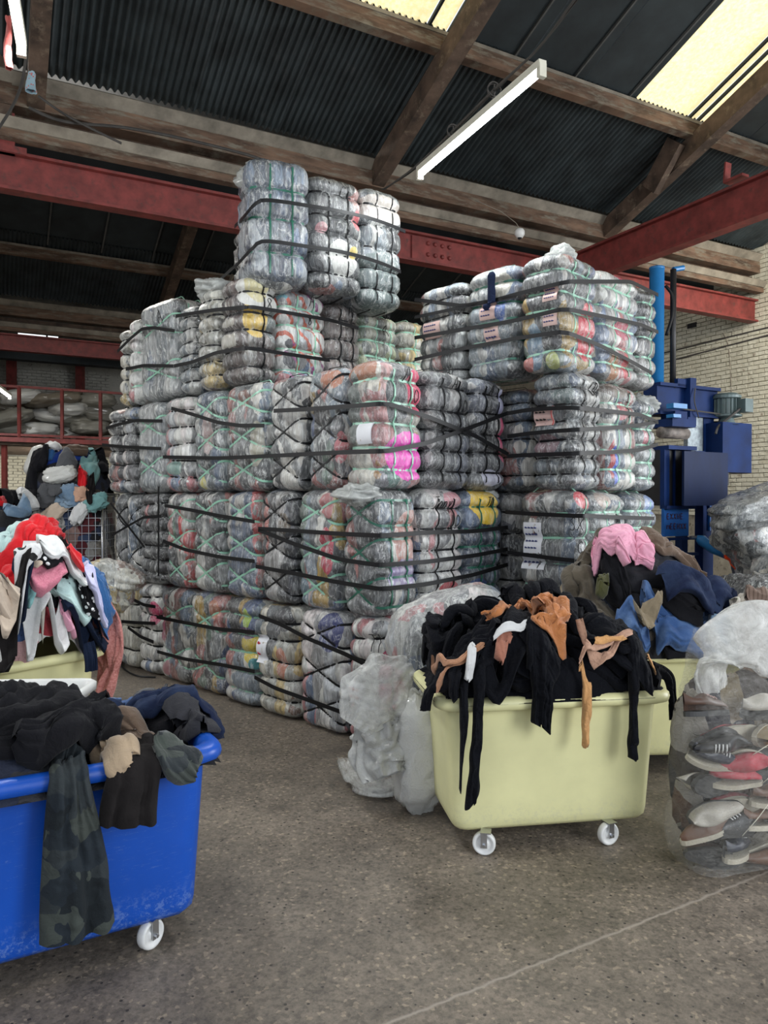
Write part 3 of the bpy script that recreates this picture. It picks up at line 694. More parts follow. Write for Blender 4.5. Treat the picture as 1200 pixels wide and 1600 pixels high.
class Bale:
    def __init__(s, t0, t1, s0, s1, z0, z1, style, seed, lean=(0, 0)):
        s.hx = (t1 - t0)/2; s.hy = (s1 - s0)/2; s.H = z1 - z0; s.z0 = z0; s.seed = seed; s.style = style; s.lean = lean
        c = st((t0 + t1)/2, (s0 + s1)/2, z0); s.c = c
        s.B = .038 if style[0] == 'ring' else .024; s.bx = s.hx - .044; s.by = s.hy - .044; s.rc = .095; s.r = .075
        rs = np.random.RandomState(seed)
        s.curves = []  # (z, A)
        kind, n, colr = style
        if kind == 'ring':
            for k in range(n): s.curves.append((s.H * ((k + .9 + rs.uniform(-.07, .07)) / (n + .8)), rs.uniform(-.012, .012)))
        else:
            for k in range(n):
                z = s.H * (k + .62) / (n + .24); A = min(.075, s.H/n*.27) + rs.uniform(0, .02); s.curves += [(z, A), (z + .01, -A)]
        s.rs = rs; s.kind = kind
        s.vx = [s.hx * v for v in ((-.32, .38) if s.hx > .2 else (.0,))]
    def zc(s, c, y): return c[0] + c[1] * np.clip(y / (s.by * .9), -1, 1)
    def crease(s, x, y, z, k=.024):
        d = np.full(np.broadcast(x, y, z).shape, 9.0)
        for c in s.curves: d = np.minimum(d, np.abs(z - s.zc(c, y)))
        return np.exp(-(d / k)**1.25)
    def bulge(s, x, y, z):
        b = s.B * (1 - s.crease(x, y, z)); 
        # pinched by upright straps on the -y/+y faces
        fy = np.clip((np.abs(y) - s.by * .7) / (s.by * .3), 0, 1)
        for v in s.vx: b = b - .007 * np.exp(-((x - v)/.014)**2) * fy
        return b
    def nz(s, x, y, z):
        return .020 * fbm(x*3.0, y*3.0, z*2.2, s.seed, 2) + .007 * fbm(x*12, y*12, z*5, s.seed + 3, 2)
    def wr(s, x, y, z):
        n = vn(x*42, y*42, z*5, s.seed + 5); m = vn(x*22 + z*9, y*22, z*11, s.seed + 8)
        return .0055 * (1 - 2*np.abs(n)) + .0065 * (1 - 2*np.abs(m))
    def lift(s, V):
        k = V[..., 2] / s.H; V = V.copy(); V[..., 0] += s.lean[0] * k; V[..., 1] += s.lean[1] * k; return V
    def side(s, P, N, z, off=0, wr=False, bf=1.0):
        """points on the side wall at outline index arrays P,N and height z"""
        x, y = P[..., 0], P[..., 1]
        d = s.bulge(x, y, z)*bf + s.nz(x, y, z) * .8 + off + (s.wr(x, y, z) if wr else 0)
        return s.lift(np.stack([x + N[..., 0]*d, y + N[..., 1]*d, z + 0*x], -1))
    def body(s, mat, parent):
        O, N = rrect(s.bx, s.by, s.r, NTH)
        # profile
        nc, nr = 5, 7; ns_ = NV - 2*(nc + nr)
        k = np.r_[np.linspace(0, 1, nc, endpoint=False), np.ones(NV - 2*nc), np.linspace(1, 0, nc + 1)[1:]]
        ang = np.linspace(0, PI/2, nr + 1)
        e = np.r_[np.full(nc, s.rc), s.rc * (1 - np.sin(ang[:-1])), np.zeros(ns_), s.rc * (1 - np.cos(ang[1:])), np.full(nc, s.rc)]
        z = np.r_[np.zeros(nc), s.rc * (1 - np.cos(ang[:-1])), np.linspace(s.rc, s.H - s.rc, ns_), s.H - s.rc + s.rc * np.sin(ang[1:]), np.full(nc, s.H)]
        k = k[:len(z)]
        hk = np.clip(1 - e / s.rc, 0, 1)**.5 * (k >= 1)
        X = np.zeros((NV, NTH, 3))
        for i in range(NV):
            fx = (s.bx - e[i]) / s.bx * k[i]; fy = (s.by - e[i]) / s.by * k[i]
            x = O[:, 0] * fx; y = O[:, 1] * fy; zz = z[i]
            d = (s.bulge(O[:, 0], O[:, 1], zz)) * hk[i] + s.nz(x, y, zz) * (.8 if 0 < k[i] else 0) + s.wr(x, y, zz) * max(hk[i], .5)
            d = d * (k[i] if k[i] < 1 else 1)
            dome = .018 * (1 - k[i]**2) + .03 * fbm(x*6, y*6, 0, s.seed + (1 if zz > s.H/2 else 2), 2) * (1 - hk[i])
            X[i, :, 0] = x + N[:, 0] * d; X[i, :, 1] = y + N[:, 1] * d; X[i, :, 2] = zz + (dome if zz > s.H/2 else -.2*dome)
        X = s.lift(X)
        return mo('bale_body', X.reshape(-1, 3), gridf(NV, NTH, False, True), mat, parent)
    def straps(s, mat, matv, parent, vertical=True):
        O, N = rrect(s.bx, s.by, s.r, 60)
        for c in s.curves:
            z = s.zc(c, O[:, 1]) ; P = s.side(O, N, z, .009)
            N3 = np.stack([N[:, 0], N[:, 1], 0*z], 1); Wd = np.tile([0, 0, 1.0], (60, 1))
            MB().ribbon(P, N3, Wd, .017, .003, True).build('strap', mat, parent)
        if vertical:
            for x0 in s.vx:
                pts = []
                for sg in (-1, 1):
                    zs = np.linspace(.07, s.H - .07, 22); 
                    if sg > 0: zs = zs[::-1]
                    x = np.full(22, x0); y = np.full(22, sg * s.by); P = np.stack([x, y], 1); Nn = np.tile([0, sg], (22, 1)).astype(float)
                    q = s.side(P, Nn, zs, .010)
                    ez = s.rc * (1 - np.sqrt(np.clip(1 - (np.clip(np.abs(zs - s.H/2) - (s.H/2 - s.rc), 0, s.rc)/s.rc)**2, 0, 1)))
                    q[:, 1] -= sg * ez
                    pts.append(q)
                    yy = np.linspace(-s.by + .09, s.by - .09, 6); 
                    if sg < 0: cap = np.stack([np.full(6, x0), yy, np.full(6, s.H + .02)], 1); pts.append(s.lift(cap))
                    else: cap = np.stack([np.full(6, x0), yy[::-1], np.full(6, -.004)], 1); pts.append(s.lift(cap))
                P = np.vstack(pts); T = np.roll(P, -1, 0) - np.roll(P, 1, 0); Nn = np.cross(np.tile([1., 0, 0], (len(P), 1)), T); Nn /= np.linalg.norm(Nn, axis=1)[:, None]
                cen = np.array([x0, 0, s.H/2]); sg = np.sign(((P - cen) * Nn).sum(1)); Nn *= sg[:, None]
                MB().ribbon(P, Nn, np.tile([1., 0, 0], (len(P), 1)), .014, .003, True).build('strap', matv, parent)
    def face(s, f, u, z, off):
        u = np.asarray(u, float); z = np.asarray(z, float)
        if f == 'R': P = np.stack([u, np.full_like(u, -s.by)], -1); N = np.stack([0*u, 0*u - 1], -1)
        else: P = np.stack([np.full_like(u, -s.bx), u], -1); N = np.stack([0*u - 1, 0*u], -1)
        return s.side(P, N, z, off)
    def write(s, parent, f, text, u, z, h, mat=None, name='marker_writing', slant=0, r=.0032, off=.012, sp=1.05):
        """text written along the face; u runs left to right as seen from in front of the face"""
        mb = MB(); cu = u
        for ch in text:
            if ch in GLY:
                for strk in GLY[ch]:
                    p = np.array(strk) * (h*.62, h); p = resample(p, max(4, len(p)*3)); uu = cu + p[:, 0] + slant*p[:, 1]; zz = z + p[:, 1]
                    q = s.face(f, uu if f == 'R' else -uu, zz, off); mb.tube(q, r, 5)
            cu += h * .62 * sp + (.3*h if ch == 'M' else 0)
        if mb.n: mb.build(name, mat or M_ink, parent, True)
    def card(s, parent, f, u0, u1, z0, z1, mat, name='paper_label', lines=3, ink=None, star=False):
        n = 10; uu = np.linspace(u0, u1, n); zz = np.linspace(z0, z1, n); A, B = np.meshgrid(uu, zz, indexing='ij')
        q = s.face(f, A if f == 'R' else -A, B, .010); q2 = s.face(f, A if f == 'R' else -A, B, .006)
        mb = MB(); mb.add(q.reshape(-1, 3), gridf(n, n)); mb.add(q2.reshape(-1, 3), gridf(n, n)); mb.build(name, mat, parent, True)
        h = (z1 - z0) / (lines + .6)
        for k in range(lines):
            txt = '~' * max(1, int((u1 - u0) / (h * .75)))
            s.write(parent, f, txt, u0 + .015, z1 - (k + 1.05) * h, h * .6, ink or M_inkb, 'handwriting', r=.0022, off=.013, sp=1.5)

LAYN = ['floor layer', 'second layer', 'third layer', 'fourth layer', 'top layer']
bale_n = [0]
def loose_film(parent, c, sz, seed, mat=None):
    n, m = 26, 26; th = np.linspace(0, 2*PI, n, endpoint=False)[None]; ph = np.linspace(0, PI, m)[:, None]
    d = np.stack([np.sin(ph)*np.cos(th), np.sin(ph)*np.sin(th), np.cos(ph) + 0*th], -1)
    r = 1 + .55 * fbm(d[..., 0]*2.2, d[..., 1]*2.2, d[..., 2]*2.2, seed, 3) + .16*(1 - 2*np.abs(vn(d[..., 0]*5, d[..., 1]*5, d[..., 2]*5, seed+4)))
    V = d * r[..., None] * np.array(sz) + np.array(c)
    return mo('loose_film', V.reshape(-1, 3), gridf(m, n, False, True), mat or film('bunched_clear_film', (.45, .9), (.62, .64, .61), .25, 12), parent)
def bale(t0, t1, s0, s1, z0, z1, pal, style, label, group='strapped bales of clothes in film', feats=(), strap=None, haze=.30, vert=True, lean=(0, 0), writing=(), cards=(), puff=(), stripes=None, scale=7., stretch=.42, hazecol=(.62, .635, .61)):
    bale_n[0] += 1; b = Bale(t0, t1, s0, s1, z0, z1, style, bale_n[0] * 7 + 3, lean)
    e = empty('clothes_bale', tuple(b.c), UA, label, 'bale', group)
    mat = bale_mat(pal, tuple(feats), scale, stretch, haze, stripes, hazecol)
    b.body(mat, e)
    sm = {'b': M_black, 'g': M_green, 'd': M_dgreen}[style[2]]; b.straps(sm, {'b': M_black, 'g': M_green, 'd': M_dgreen}[strap or style[2]], e, vert)
    for w in writing: b.write(e, *w)
    for c in cards: b.card(e, *c)
    for (c, sz) in puff: loose_film(e, c, sz, bale_n[0])
    return b, e
Z = [0.0, .87, 1.74, 2.61, 3.48, 4.35]
def cols(xs, t0): return [s_at(x, t0) for x in xs]
def rows(xs, s0): return [t_at(x, s0) for x in xs]
HZ = .30
# ---- front stack, left face columns and right face columns, three layers
def R1(n=5, c='b'): return ('ring', n, c)
def X1(n=3, c='g'): return ('cross', n, c)
DT = .50
# floor layer
S = cols([592, 535, 457, 396], 0); T = rows([592, 664, 733, 792], 0)
bale(0, T[1], 0, S[1], 0, Z[1], 'white', R1(5), 'pale wrapped bale with printed label on the floor, corner of front stack', feats=((.0, -.2, .45, .3, .12, .25, (.45,.03,.12)),), cards=(('L', -.12, .02, .28, .42, M_card, 'printed_label', 2, M_inkr),), haze=.22, writing=(('L', 'T|', .08, .66, .11),))
bale(0, DT, S[1], S[2], 0, Z[1], 'white', X1(3, 'b'), 'white and blue wrapped bale with crossed black straps, floor layer of front stack', haze=.2, feats=((-.25, -.12, .74, .2, .12, .14, (.02,.03,.14)), (-.25, .1, .2, .2, .05, .2, (.08,.12,.2))), stretch=.3)
bale(0, DT, S[2], S[3], 0, Z[1], 'cream', R1(5), 'cream wrapped bale at left end of front stack floor layer', haze=.2, cards=(('L', -.2, -.08, .40, .62, M_card, 'printed_label', 2, M_inkr),), feats=((-.25, -.1, .42, .15, .06, .12, (.42,.16,.10)), (-.25, -.1, .77, .2, .1, .09, (.04,.04,.045))))
bale(T[1], T[2], 0, .43, 0, Z[1], 'white', R1(), 'pale floor bale hidden behind the clear sack beside the cart', haze=.2)
bale(T[2], T[3], 0, .43, 0, Z[1], 'slate', R1(), 'grey floor bale behind the yellow cart heap, end of front stack')
# second layer
S = cols([594, 525, 456, 398], 0); T = rows([594, 662, 732, 792], 0)
bale(0, T[1], 0, S[1], Z[1], Z[2], 'grey', X1(3, 'd'), 'corner bale with salmon and lilac clothes and dark green straps, second layer', feats=((.12, -.22, .52, .19, .2, .22, (.42,.19,.15)), (.05, -.24, .29, .20, .14, .12, (.30,.24,.42)), (-.3, .12, .4, .1, .05, .5, (.30,.25,.2))), haze=.33, strap='d', puff=(((-.18, .0, .83), (.16, .15, .07)),))
bale(0, DT, S[1], S[2], Z[1], Z[2], 'mixed', X1(3, 'g'), 'bale with a crimson garment and crossed green straps, second layer', feats=((-.3, -.12, .42, .12, .09, .26, (.42,.02,.05)), (-.3, -.12, .78, .12, .1, .12, (.42,.15,.15)), (-.3, .15, .1, .12, .08, .16, (.08,.14,.18))), haze=.26, stretch=.25)
bale(0, DT, S[2], S[3], Z[1], Z[2], 'dark', X1(3, 'b'), 'dark bale with an orange-red streak and crossed black straps, second layer', feats=((-.3, .10, .62, .12, .035, .3, (.36,.07,.05)), (-.3, -.12, .62, .12, .08, .1, (.08,.055,.03))), haze=.26, stretch=.25)
bale(T[1], T[2], 0, .43, Z[1], Z[2], 'white', R1(5), 'white bale with pink top marked in black, second layer right of corner', strap='b', haze=.36, writing=(('R', 'Tony', -.13, .74, .08), ('R', '10', .05, .60, .09)), feats=((.10, -.2, .8, .12, .12, .07, (.55,.25,.28)), (.05, -.2, .16, .1, .1, .05, (.5,.08,.1))))
bale(T[2], T[3], 0, .43, Z[1], Z[2], 'blue', R1(5, 'd'), 'blue bale with a bright yellow bag on top, second layer right end', strap='d', haze=.25, feats=((-.02, -.2, .77, .19, .18, .16, (.76,.50,.02)), (-.1, -.2, .12, .13, .1, .09, (.02,.07,.25))), writing=(('R', 'T0', .0, .75, .07),), puff=(((.16, -.05, .82), (.10, .10, .06)),))
# third layer
S = cols([595, 533, 470, 411], 0); T = rows([595, 668, 743, 796], 0)
zz = (Z[2], Z[3])
bale(0, T[1], 0, S[1], *zz, 'pinkmix', R1(5, 'g'), 'corner bale with bright pink clothes and pale green straps, third layer', haze=.25, strap='g',
     feats=((.05, -.24, .22, .27, .17, .19, (.85,.05,.50)), (.16, -.22, .68, .13, .2, .17, (.62,.02,.10)), (-.25, .0, .80, .3, .15, .08, (.40,.16,.08)), (-.25, .08, .5, .1, .09, .3, (.12,.14,.13)), (-.06, -.22, .62, .12, .1, .25, (.04,.045,.05))),
     writing=(('R', 'A', .02, .74, .10), ('R', '10', .05, .60, .09)), cards=(('L', -.02, .12, .30, .44, M_card, 'printed_label', 0, M_ink), ))
bale(0, DT, S[1], S[2], *zz, 'mixed', X1(3, 'b'), 'multicoloured bale with crossed black straps, third layer left of the corner', haze=.42, feats=((-.28, -.1, .78, .14, .12, .08, (.45,.16,.08)), (-.28, .1, .8, .14, .1, .1, (.16,.2,.22)), (-.28, -.17, .3, .14, .05, .13, (.42,.10,.12))))
bale(0, DT, S[2], S[3], *zz, 'grey', X1(3, 'b'), 'grey bale with crossed black straps, left end of third layer of front stack', haze=.40, feats=((-.28, -.18, .45, .14, .04, .3, (.48,.46,.42)),))
bale(T[1], T[2], 0, .43, *zz, 'dark', R1(5), 'dark grey bale marked A 10, third layer right of the pink corner bale', haze=.2, writing=(('R', 'A', .02, .74, .09), ('R', '1O', .07, .58, .09)))
bale(T[2], T[3], 0, .43, *zz, 'dark', R1(5), 'dark bale with a pink and lilac edge marked A, third layer right end', haze=.2, feats=((.15, -.2, .42, .05, .2, .2, (.80,.08,.22)), (.12, -.2, .68, .045, .2, .12, (.45,.45,.65)), (.0, -.2, .1, .12, .1, .07, (.45,.45,.55))), writing=(('R', 'A', -.03, .74, .08),))

# ---- middle stack (left face)
S = cols([397, 343, 290, 243], 0)
L = ['nearest the front stack', 'in the middle of the row', 'at its far end']
bale(0, DT, S[0], S[1], 0, Z[1], 'mixed', R1(5, 'g'), 'floor bale with yellow and lime clothes, nearest the front stack', haze=.22, feats=((-.25, -.15, .48, .14, .09, .13, (.58,.45,.03)), (-.25, -.12, .72, .1, .05, .08, (.30,.42,.05)), (-.25, -.12, .6, .1, .09, .05, (.09,.03,.10)), (-.25, -.2, .36, .1, .05, .05, (.02,.2,.22))))
bale(0, DT, S[1], S[2], 0, Z[1], 'mixed', X1(2, 'g'), 'grey floor bale with brick orange patch, second in the middle stack', haze=.28, feats=((-.25, -.14, .74, .14, .07, .09, (.36,.12,.06)),))
bale(0, DT, S[2], S[3], 0, Z[1], 'grey', X1(2, 'g'), 'grey floor bale with pink streak, third in the middle stack', haze=.28, feats=((-.25, .17, .48, .14, .05, .13, (.40,.06,.14)), (-.25, .1, .12, .14, .07, .08, (.30,.12,.14))))
S = cols([398, 343, 293, 251], 0)
bale(0, DT, S[0], S[1], Z[1], Z[2], 'redmix', X1(3, 'g'), 'grey and white bale with red streak, second layer beside the front stack', haze=.28, stretch=.2)
bale(0, DT, S[1], S[2], Z[1], Z[2], 'grey', X1(3, 'g'), 'charcoal bale with crossed green straps, second layer of the middle stack', haze=.28, stretch=.2)
bale(0, DT, S[2], S[3], Z[1], Z[2], 'redmix', X1(3, 'g'), 'bale with vertical red stripes, second layer at far end of middle stack', haze=.28, stretch=.2, feats=((-.25, -.08, .55, .14, .03, .2, (.50,.03,.03)), (-.25, .1, .55, .14, .05, .2, (.30,.12,.11)), (-.25, .02, .5, .1, .03, .12, (.07,.14,.10))))
S = cols([411, 343, 295, 252], 0)
bale(0, DT, S[0], S[1], *zz, 'grey', X1(3, 'g'), 'silver grey bale with folded patches, third layer of middle stack nearest front', haze=.45, feats=((-.25, -.02, .75, .14, .08, .08, (.20,.08,.06)), (-.25, -.18, .35, .14, .08, .2, (.40,.38,.30))))
bale(0, DT, S[1], S[2], *zz, 'slate', X1(3, 'g'), 'pale blue grey bale with yellow patch, third layer of middle stack', haze=.45, feats=((-.25, .05, .08, .14, .05, .06, (.55,.50,.12)), (-.25, -.03, .5, .12, .09, .2, (.35,.25,.24))))
bale(0, DT, S[2], S[3], *zz, 'white', R1(5), 'whitish bale with black straps, third layer at far end of middle stack', haze=.3, feats=((-.25, .02, .22, .14, .14, .07, (.20,.34,.30)),))
# ---- far left stack
S = cols([243, 210, 180, 160], .0)
for k, (pal, lab, stl, ft) in enumerate((('white', 'floor bale with a crimson patch, far left stack by the blue cart', R1(5), ((-.25, -.14, .6, .14, .07, .12, (.5,.03,.12)),)), ('cream', 'plain cream floor bale, second in the far left stack', R1(3), ()), ('cream', 'half hidden floor bale at outer end of far left stack', R1(4), ()))):
    bale(0, DT, S[k], S[k+1], 0, Z[1] - .03*k, pal, stl, lab, haze=.25, feats=ft, puff=(((-.05, 0, .86), (.25, .2, .10)),) if k else ())
S = cols([250, 212, 190, 172], 0)
for k, (pal, lab, stl, ft) in enumerate((('black', 'black bale with a red streak, second layer of the far left stack', R1(6), ((-.25, .03, .66, .14, .03, .1, (.40,.02,.03)),)), ('grey', 'grey bale with crossed black straps, second layer far left stack', X1(2, 'b'), ()), ('grey', 'narrow grey bale at outer end of second layer, far left stack', X1(2, 'b'), ()))):
    bale(0, DT, S[k], S[k+1], Z[1], Z[2], pal, stl, lab, haze=.32, feats=ft)
S = cols([251, 207, 186, 164], 0)
for k, (pal, lab, stl) in enumerate((('slate', 'smooth pale grey bale with crossed green straps, third layer far left', X1(2, 'g')), ('white', 'whitish bale with black straps, second in third layer far left', R1(5)), ('grey', 'grey bale with black patches, outer end of third layer far left', R1(5)))):
    bale(0, DT, S[k], S[k+1], *zz, pal, stl, lab, haze=.55 if k == 0 else .4, scale=3 if k == 0 else 7, feats=((-.25, -.13, .45, .14, .05, .4, (.02,.02,.024)),) if k else ())
# ---- fourth layer left
SC4 = s_at(385, 0); z4 = (Z[3], Z[4])
S = cols([385, 338, 303, 273], 0); T = rows([385, 440, 515, 568, 630], SC4)
bale(0, T[1], S[0], S[1], *z4, 'brown', R1(5), 'corner bale with yellow and dark brown clothes marked A 8, fourth layer', haze=.24,
     feats=((-.08, -.22, .52, .13, .12, .16, (.62,.42,.08)), (.0, -.22, .76, .32, .16, .18, (.62,.61,.57)), (-.06, -.22, .78, .1, .12, .14, (.58,.52,.28)), (.12, -.22, .48, .1, .12, .14, (.10,.13,.13)), (-.28, .05, .5, .12, .2, .5, (.34,.32,.27))),
     writing=(('R', 'A', .0, .76, .09), ('R', '8', .02, .60, .10)))
bale(0, DT, S[1], S[2], *z4, 'cream', R1(6), 'cream and khaki bale with black straps, fourth layer left of corner', haze=.35, puff=(((-.1, 0, .87), (.18, .15, .09)),))
bale(0, DT, S[2], S[3], z4[0], z4[1] - .08, 'slate', R1(6), 'blue grey bale with black straps, fourth layer beside the gap', haze=.4)
bale(T[1], T[2], S[0], S[0] + .43, z4[0], z4[1]-.02, 'white', R1(4, 'g'), 'white bale with coloured diagonal stripes marked A 8, fourth layer', haze=.15, stripes=1, scale=5, writing=(('R', 'A', .04, .72, .10), ('R', '8', .02, .56, .08)))
bale(T[2], T[3], S[0], S[0] + .43, z4[0], z4[1]-.04, 'brown', R1(4), 'dark brown shiny bale marked A, fourth layer under the top bales', haze=.18, writing=(('R', 'A', .02, .72, .09),))
bale(T[3], T[4], S[0], S[0] + .43, z4[0], z4[1]-.06, 'green', R1(5, 'g'), 'pale olive bale marked A with green straps, fourth layer', haze=.25, writing=(('R', 'A', .0, .62, .10), ('R', 'MH', -.02, .77, .06)))
bale(T[4] + .01, T[4] + .45, S[0] - .02, S[0] + .43, z4[0], z4[1]-.04, 'cream', R1(5, 'g'), 'partly hidden olive bale between the two tall stacks, fourth layer', haze=.25)
S = cols([271, 214, 197, 182], 0)
for k, (pal, lab, stl, wri) in enumerate((('slate', 'silvery bale marked with a black letter, fourth layer far left corner', X1(2, 'g'), (('L', 'A', .05, .70, .12),)), ('white', 'whitish narrow bale, second in the far left fourth layer', R1(4, 'g'), ()), ('cream', 'outermost narrow bale of the far left fourth layer', R1(5), ()))):
    bale(0, DT, S[k], S[k+1], Z[3], Z[4] + .06 - .08*k, pal, stl, lab, haze=.6 if k == 0 else .5, writing=wri)
# ---- top layer: three leaning bales and two narrow ones on their left
def free_bale(px0, px1, Y0, Y1, z0, z1, dep, *a, **k):
    P = at_y(px0, 785, Y0); Q = at_y(px1, 785, Y1); d = (Q - P)[:2]; L_ = np.linalg.norm(d); ang = math.atan2(d[1], d[0])
    n = np.array([-d[1], d[0]]) / L_; c = (P[:2] + Q[:2]) / 2 + n * dep / 2
    b, e = bale(0, L_, 0, dep, z0, z1, *a, **k); e.location = (c[0], c[1], z0); e.rotation_euler = (0, 0, ang); return b, e
free_bale(389, 488, 5.86, 6.06, Z[4] - .06, 4.42, .5, 'blue', R1(3, 'd'), 'denim blue bale with loose film top, left corner of the top layer', strap='d', haze=.30, puff=(((-.14, .0, .90), (.14, .12, .12)), ((.2, .05, .86), (.14, .1, .14))), feats=())
free_bale(485, 571, 6.12, 6.40, Z[4] - .06, 4.40, .5, 'grey', R1(5), 'grey bale with white and pink patches, middle of the top layer', haze=.22, stretch=.8, writing=(('R', 'C', .02, .80, .10),), feats=((.2, -.22, .64, .06, .1, .09, (.60,.08,.10)), (-.15, -.22, .52, .06, .1, .05, (.50,.24,.26)), (.05, -.22, .3, .14, .1, .15, (.5,.5,.47)), (.15, -.22, .36, .04, .1, .05, (.6,.45,.1))), scale=5)
free_bale(567, 634, 6.46, 6.75, Z[4] - .10, 4.44, .5, 'slate', R1(5), 'blue grey bale at right end of the top layer', haze=.25, feats=((.0, -.22, .88, .3, .2, .12, (.42,.38,.34)), (.0, -.22, .2, .3, .2, .3, (.05,.08,.08))))
free_bale(373, 391, 6.35, 5.92, Z[4] - .10, 4.22, .4, 'grey', R1(3), 'narrow wrinkled bale behind left corner of the top layer', haze=.55)
free_bale(361, 377, 6.75, 6.38, Z[4] - .10, 4.08, .4, 'grey', R1(3), 'outermost small bale at left of the top layer', haze=.55)

# ---- right-hand stack
def dcols(xs, t0): return cols(xs, t0)
t4, s4 = 1.24, -.634
S = cols([878, 806, 722, 647], t4); T = rows([878, 940, 1003, 1030], s4)
bale(t4, T[1], S[0], S[1], *z4, 'mixed', R1(5, 'g'), 'corner bale with red clothes and two pink labels, fourth layer right-hand stack', haze=.25, strap='g', feats=((.06, -.22, .30, .14, .12, .24, (.55,.02,.05)), (-.3, .05, .16, .12, .08, .22, (.16,.24,.32)), (-.28, .12, .06, .1, .06, .08, (.5,.16,.14)), (-.28, -.1, .06, .1, .05, .08, (.36,.40,.12)), (-.1, -.22, .6, .14, .1, .2, (.06,.065,.07))), cards=(('L', .03, .15, .50, .61, M_pink), ('L', .03, .15, .32, .42, M_pink, 'paper_label', 2)), puff=(((.0, -.02, .90), (.10, .10, .08)),))
bale(t4, t4 + DT, S[1], S[2], *z4, 'slate', R1(5, 'd'), 'grey bale with a navy sock hanging on its face, fourth layer', haze=.28, feats=((-.25, -.1, .52, .14, .06, .1, (.03,.09,.32)), (-.25, -.1, .7, .14, .1, .1, (.42,.40,.34))), cards=(('L', -.08, .06, .46, .60, M_pink), ('L', -.04, .1, .28, .40, M_pink, 'paper_label', 2)))
bale(t4, t4 + DT, S[2], S[3], z4[0], z4[1] - .03, 'grey', R1(5), 'grey bale with one pink label, left end of right-hand fourth layer', haze=.28, cards=(('L', -.16, .02, .40, .54, M_pink),))
bale(T[1], T[2], s4, s4 + .43, *z4, 'white', R1(5, 'g'), 'white and crimson bale, second on right face of the fourth layer', haze=.2, feats=((.02, -.2, .42, .16, .1, .08, (.50,.06,.12)), (.07, -.2, .16, .06, .1, .13, (.50,.02,.04)), (-.12, -.2, .1, .08, .1, .12, (.35,.14,.05)), (-.1, -.2, .55, .03, .1, .1, (.02,.03,.14)), (.05, -.2, .86, .16, .1, .05, (.6,.05,.12))), strap='g')
bale(T[2], T[3], s4, s4 + .43, *z4, 'dark', R1(5, 'g'), 'narrow dark bale at outer end of right-hand fourth layer', haze=.25, strap='g')
t3, s3 = 1.30, -.70
S = cols([898, 822, 792, 757], t3); T = rows([898, 949, 1000, 1031], s3)
bale(t3, T[1], S[0], S[1], *zz, 'slate', R1(6), 'big bale with a pink flag label marked CO, third layer right-hand corner', haze=.32, cards=(('L', -.14, .02, .48, .62, M_pink, 'flag_label', 2, M_ink),), writing=(('R', 'CO', .0, .70, .10), ('L', '1', -.02, .48, .14, M_inkr, 'flag_stripe')), feats=((-.28, .05, .33, .14, .12, .1, (.20,.12,.14)), (-.28, -.1, .7, .14, .1, .1, (.09,.13,.13))))
bale(1.50, 1.95, s_at(825, 1.50), s_at(825, 1.50) + .50, z4[0]-.87, z4[0] - .05, 'grey', R1(5), 'narrow dull bale in the recess between the stacks, third layer', haze=.25, feats=((-.25, 0, .2, .14, .1, .2, (.25,.10,.09)),))
bale(T[1], T[2], s3, s3 + .43, zz[0], zz[1]-.03, 'grey', R1(4, 'g'), 'bale with bright blue stripe marked C 3, third layer right-hand stack', haze=.32, writing=(('R', 'C', .05, .70, .08), ('R', '3', .05, .58, .08)), feats=((-.13, -.2, .2, .045, .1, .16, (.03,.09,.55)), (-.18, -.2, .25, .03, .1, .16, (.4,.02,.03)), (-.03, -.2, .62, .08, .1, .08, (.42,.06,.08)), (-.1, -.2, .82, .2, .2, .1, (.10,.075,.06))), strap='g')
bale(T[2], T[3], s3, s3 + .43, zz[0], zz[1]-.10, 'slate', R1(5, 'g'), 'silvery bale at outer end of right-hand third layer, film tuft on top', haze=.4, puff=(((.10, -.12, .74), (.12, .10, .08)),), feats=((-.05, -.2, .45, .05, .1, .08, (.45,.05,.1)),))
t2, s2 = 1.30, -.75
S = cols([905, 806, 790, 757], t2); T = rows([905, 933, 985, 1032], s2)
bale(t2, T[1], S[0], S[1], Z[1], Z[2], 'grey', R1(4, 'g'), 'bale with white written label and red garment, second layer right-hand corner', haze=.32, cards=(('L', -.20, -.04, .40, .63, M_card, 'written_label', 4), ('L', -.22, -.02, .28, .38, M_card, 'written_label', 1)), feats=((-.28, -.14, .5, .14, .07, .14, (.60,.02,.03)), (.0, -.24, .8, .1, .14, .07, (.55,.03,.05))), strap='g', writing=(('L', 'C', .26, .42, .08), ('L', 'SX', .20, .58, .09)), stretch=.25)
bale(T[1], T[2], s2, s2 + .43, Z[1], Z[2]-.02, 'slate', R1(5, 'g'), 'silvery marked bale above the pink cloth, second layer right-hand stack', haze=.4, writing=(('R', 'NX', .03, .62, .07),), strap='g', feats=((-.12, -.2, .8, .1, .1, .08, (.5,.4,.34)),))
bale(T[2], T[3], s2, s2 + .43, Z[1], Z[2]-.02, 'slate', R1(5, 'g'), 'bale with pale blue bag end, outer end of right-hand second layer', haze=.3, feats=((.12, -.2, .76, .12, .12, .09, (.16,.26,.52)),), strap='g')
bale(1.50, 1.95, s_at(808, 1.50), s_at(808, 1.50) + .45, Z[1], Z[2], 'dark', R1(4), 'narrow dark bale in the recess between the stacks, second layer', haze=.2)
bale(1.50, 1.95, s_at(808, 1.50), s_at(808, 1.50) + .45, 0, Z[1], 'dark', R1(4), 'dark floor bale in the recess between the stacks', haze=.2)
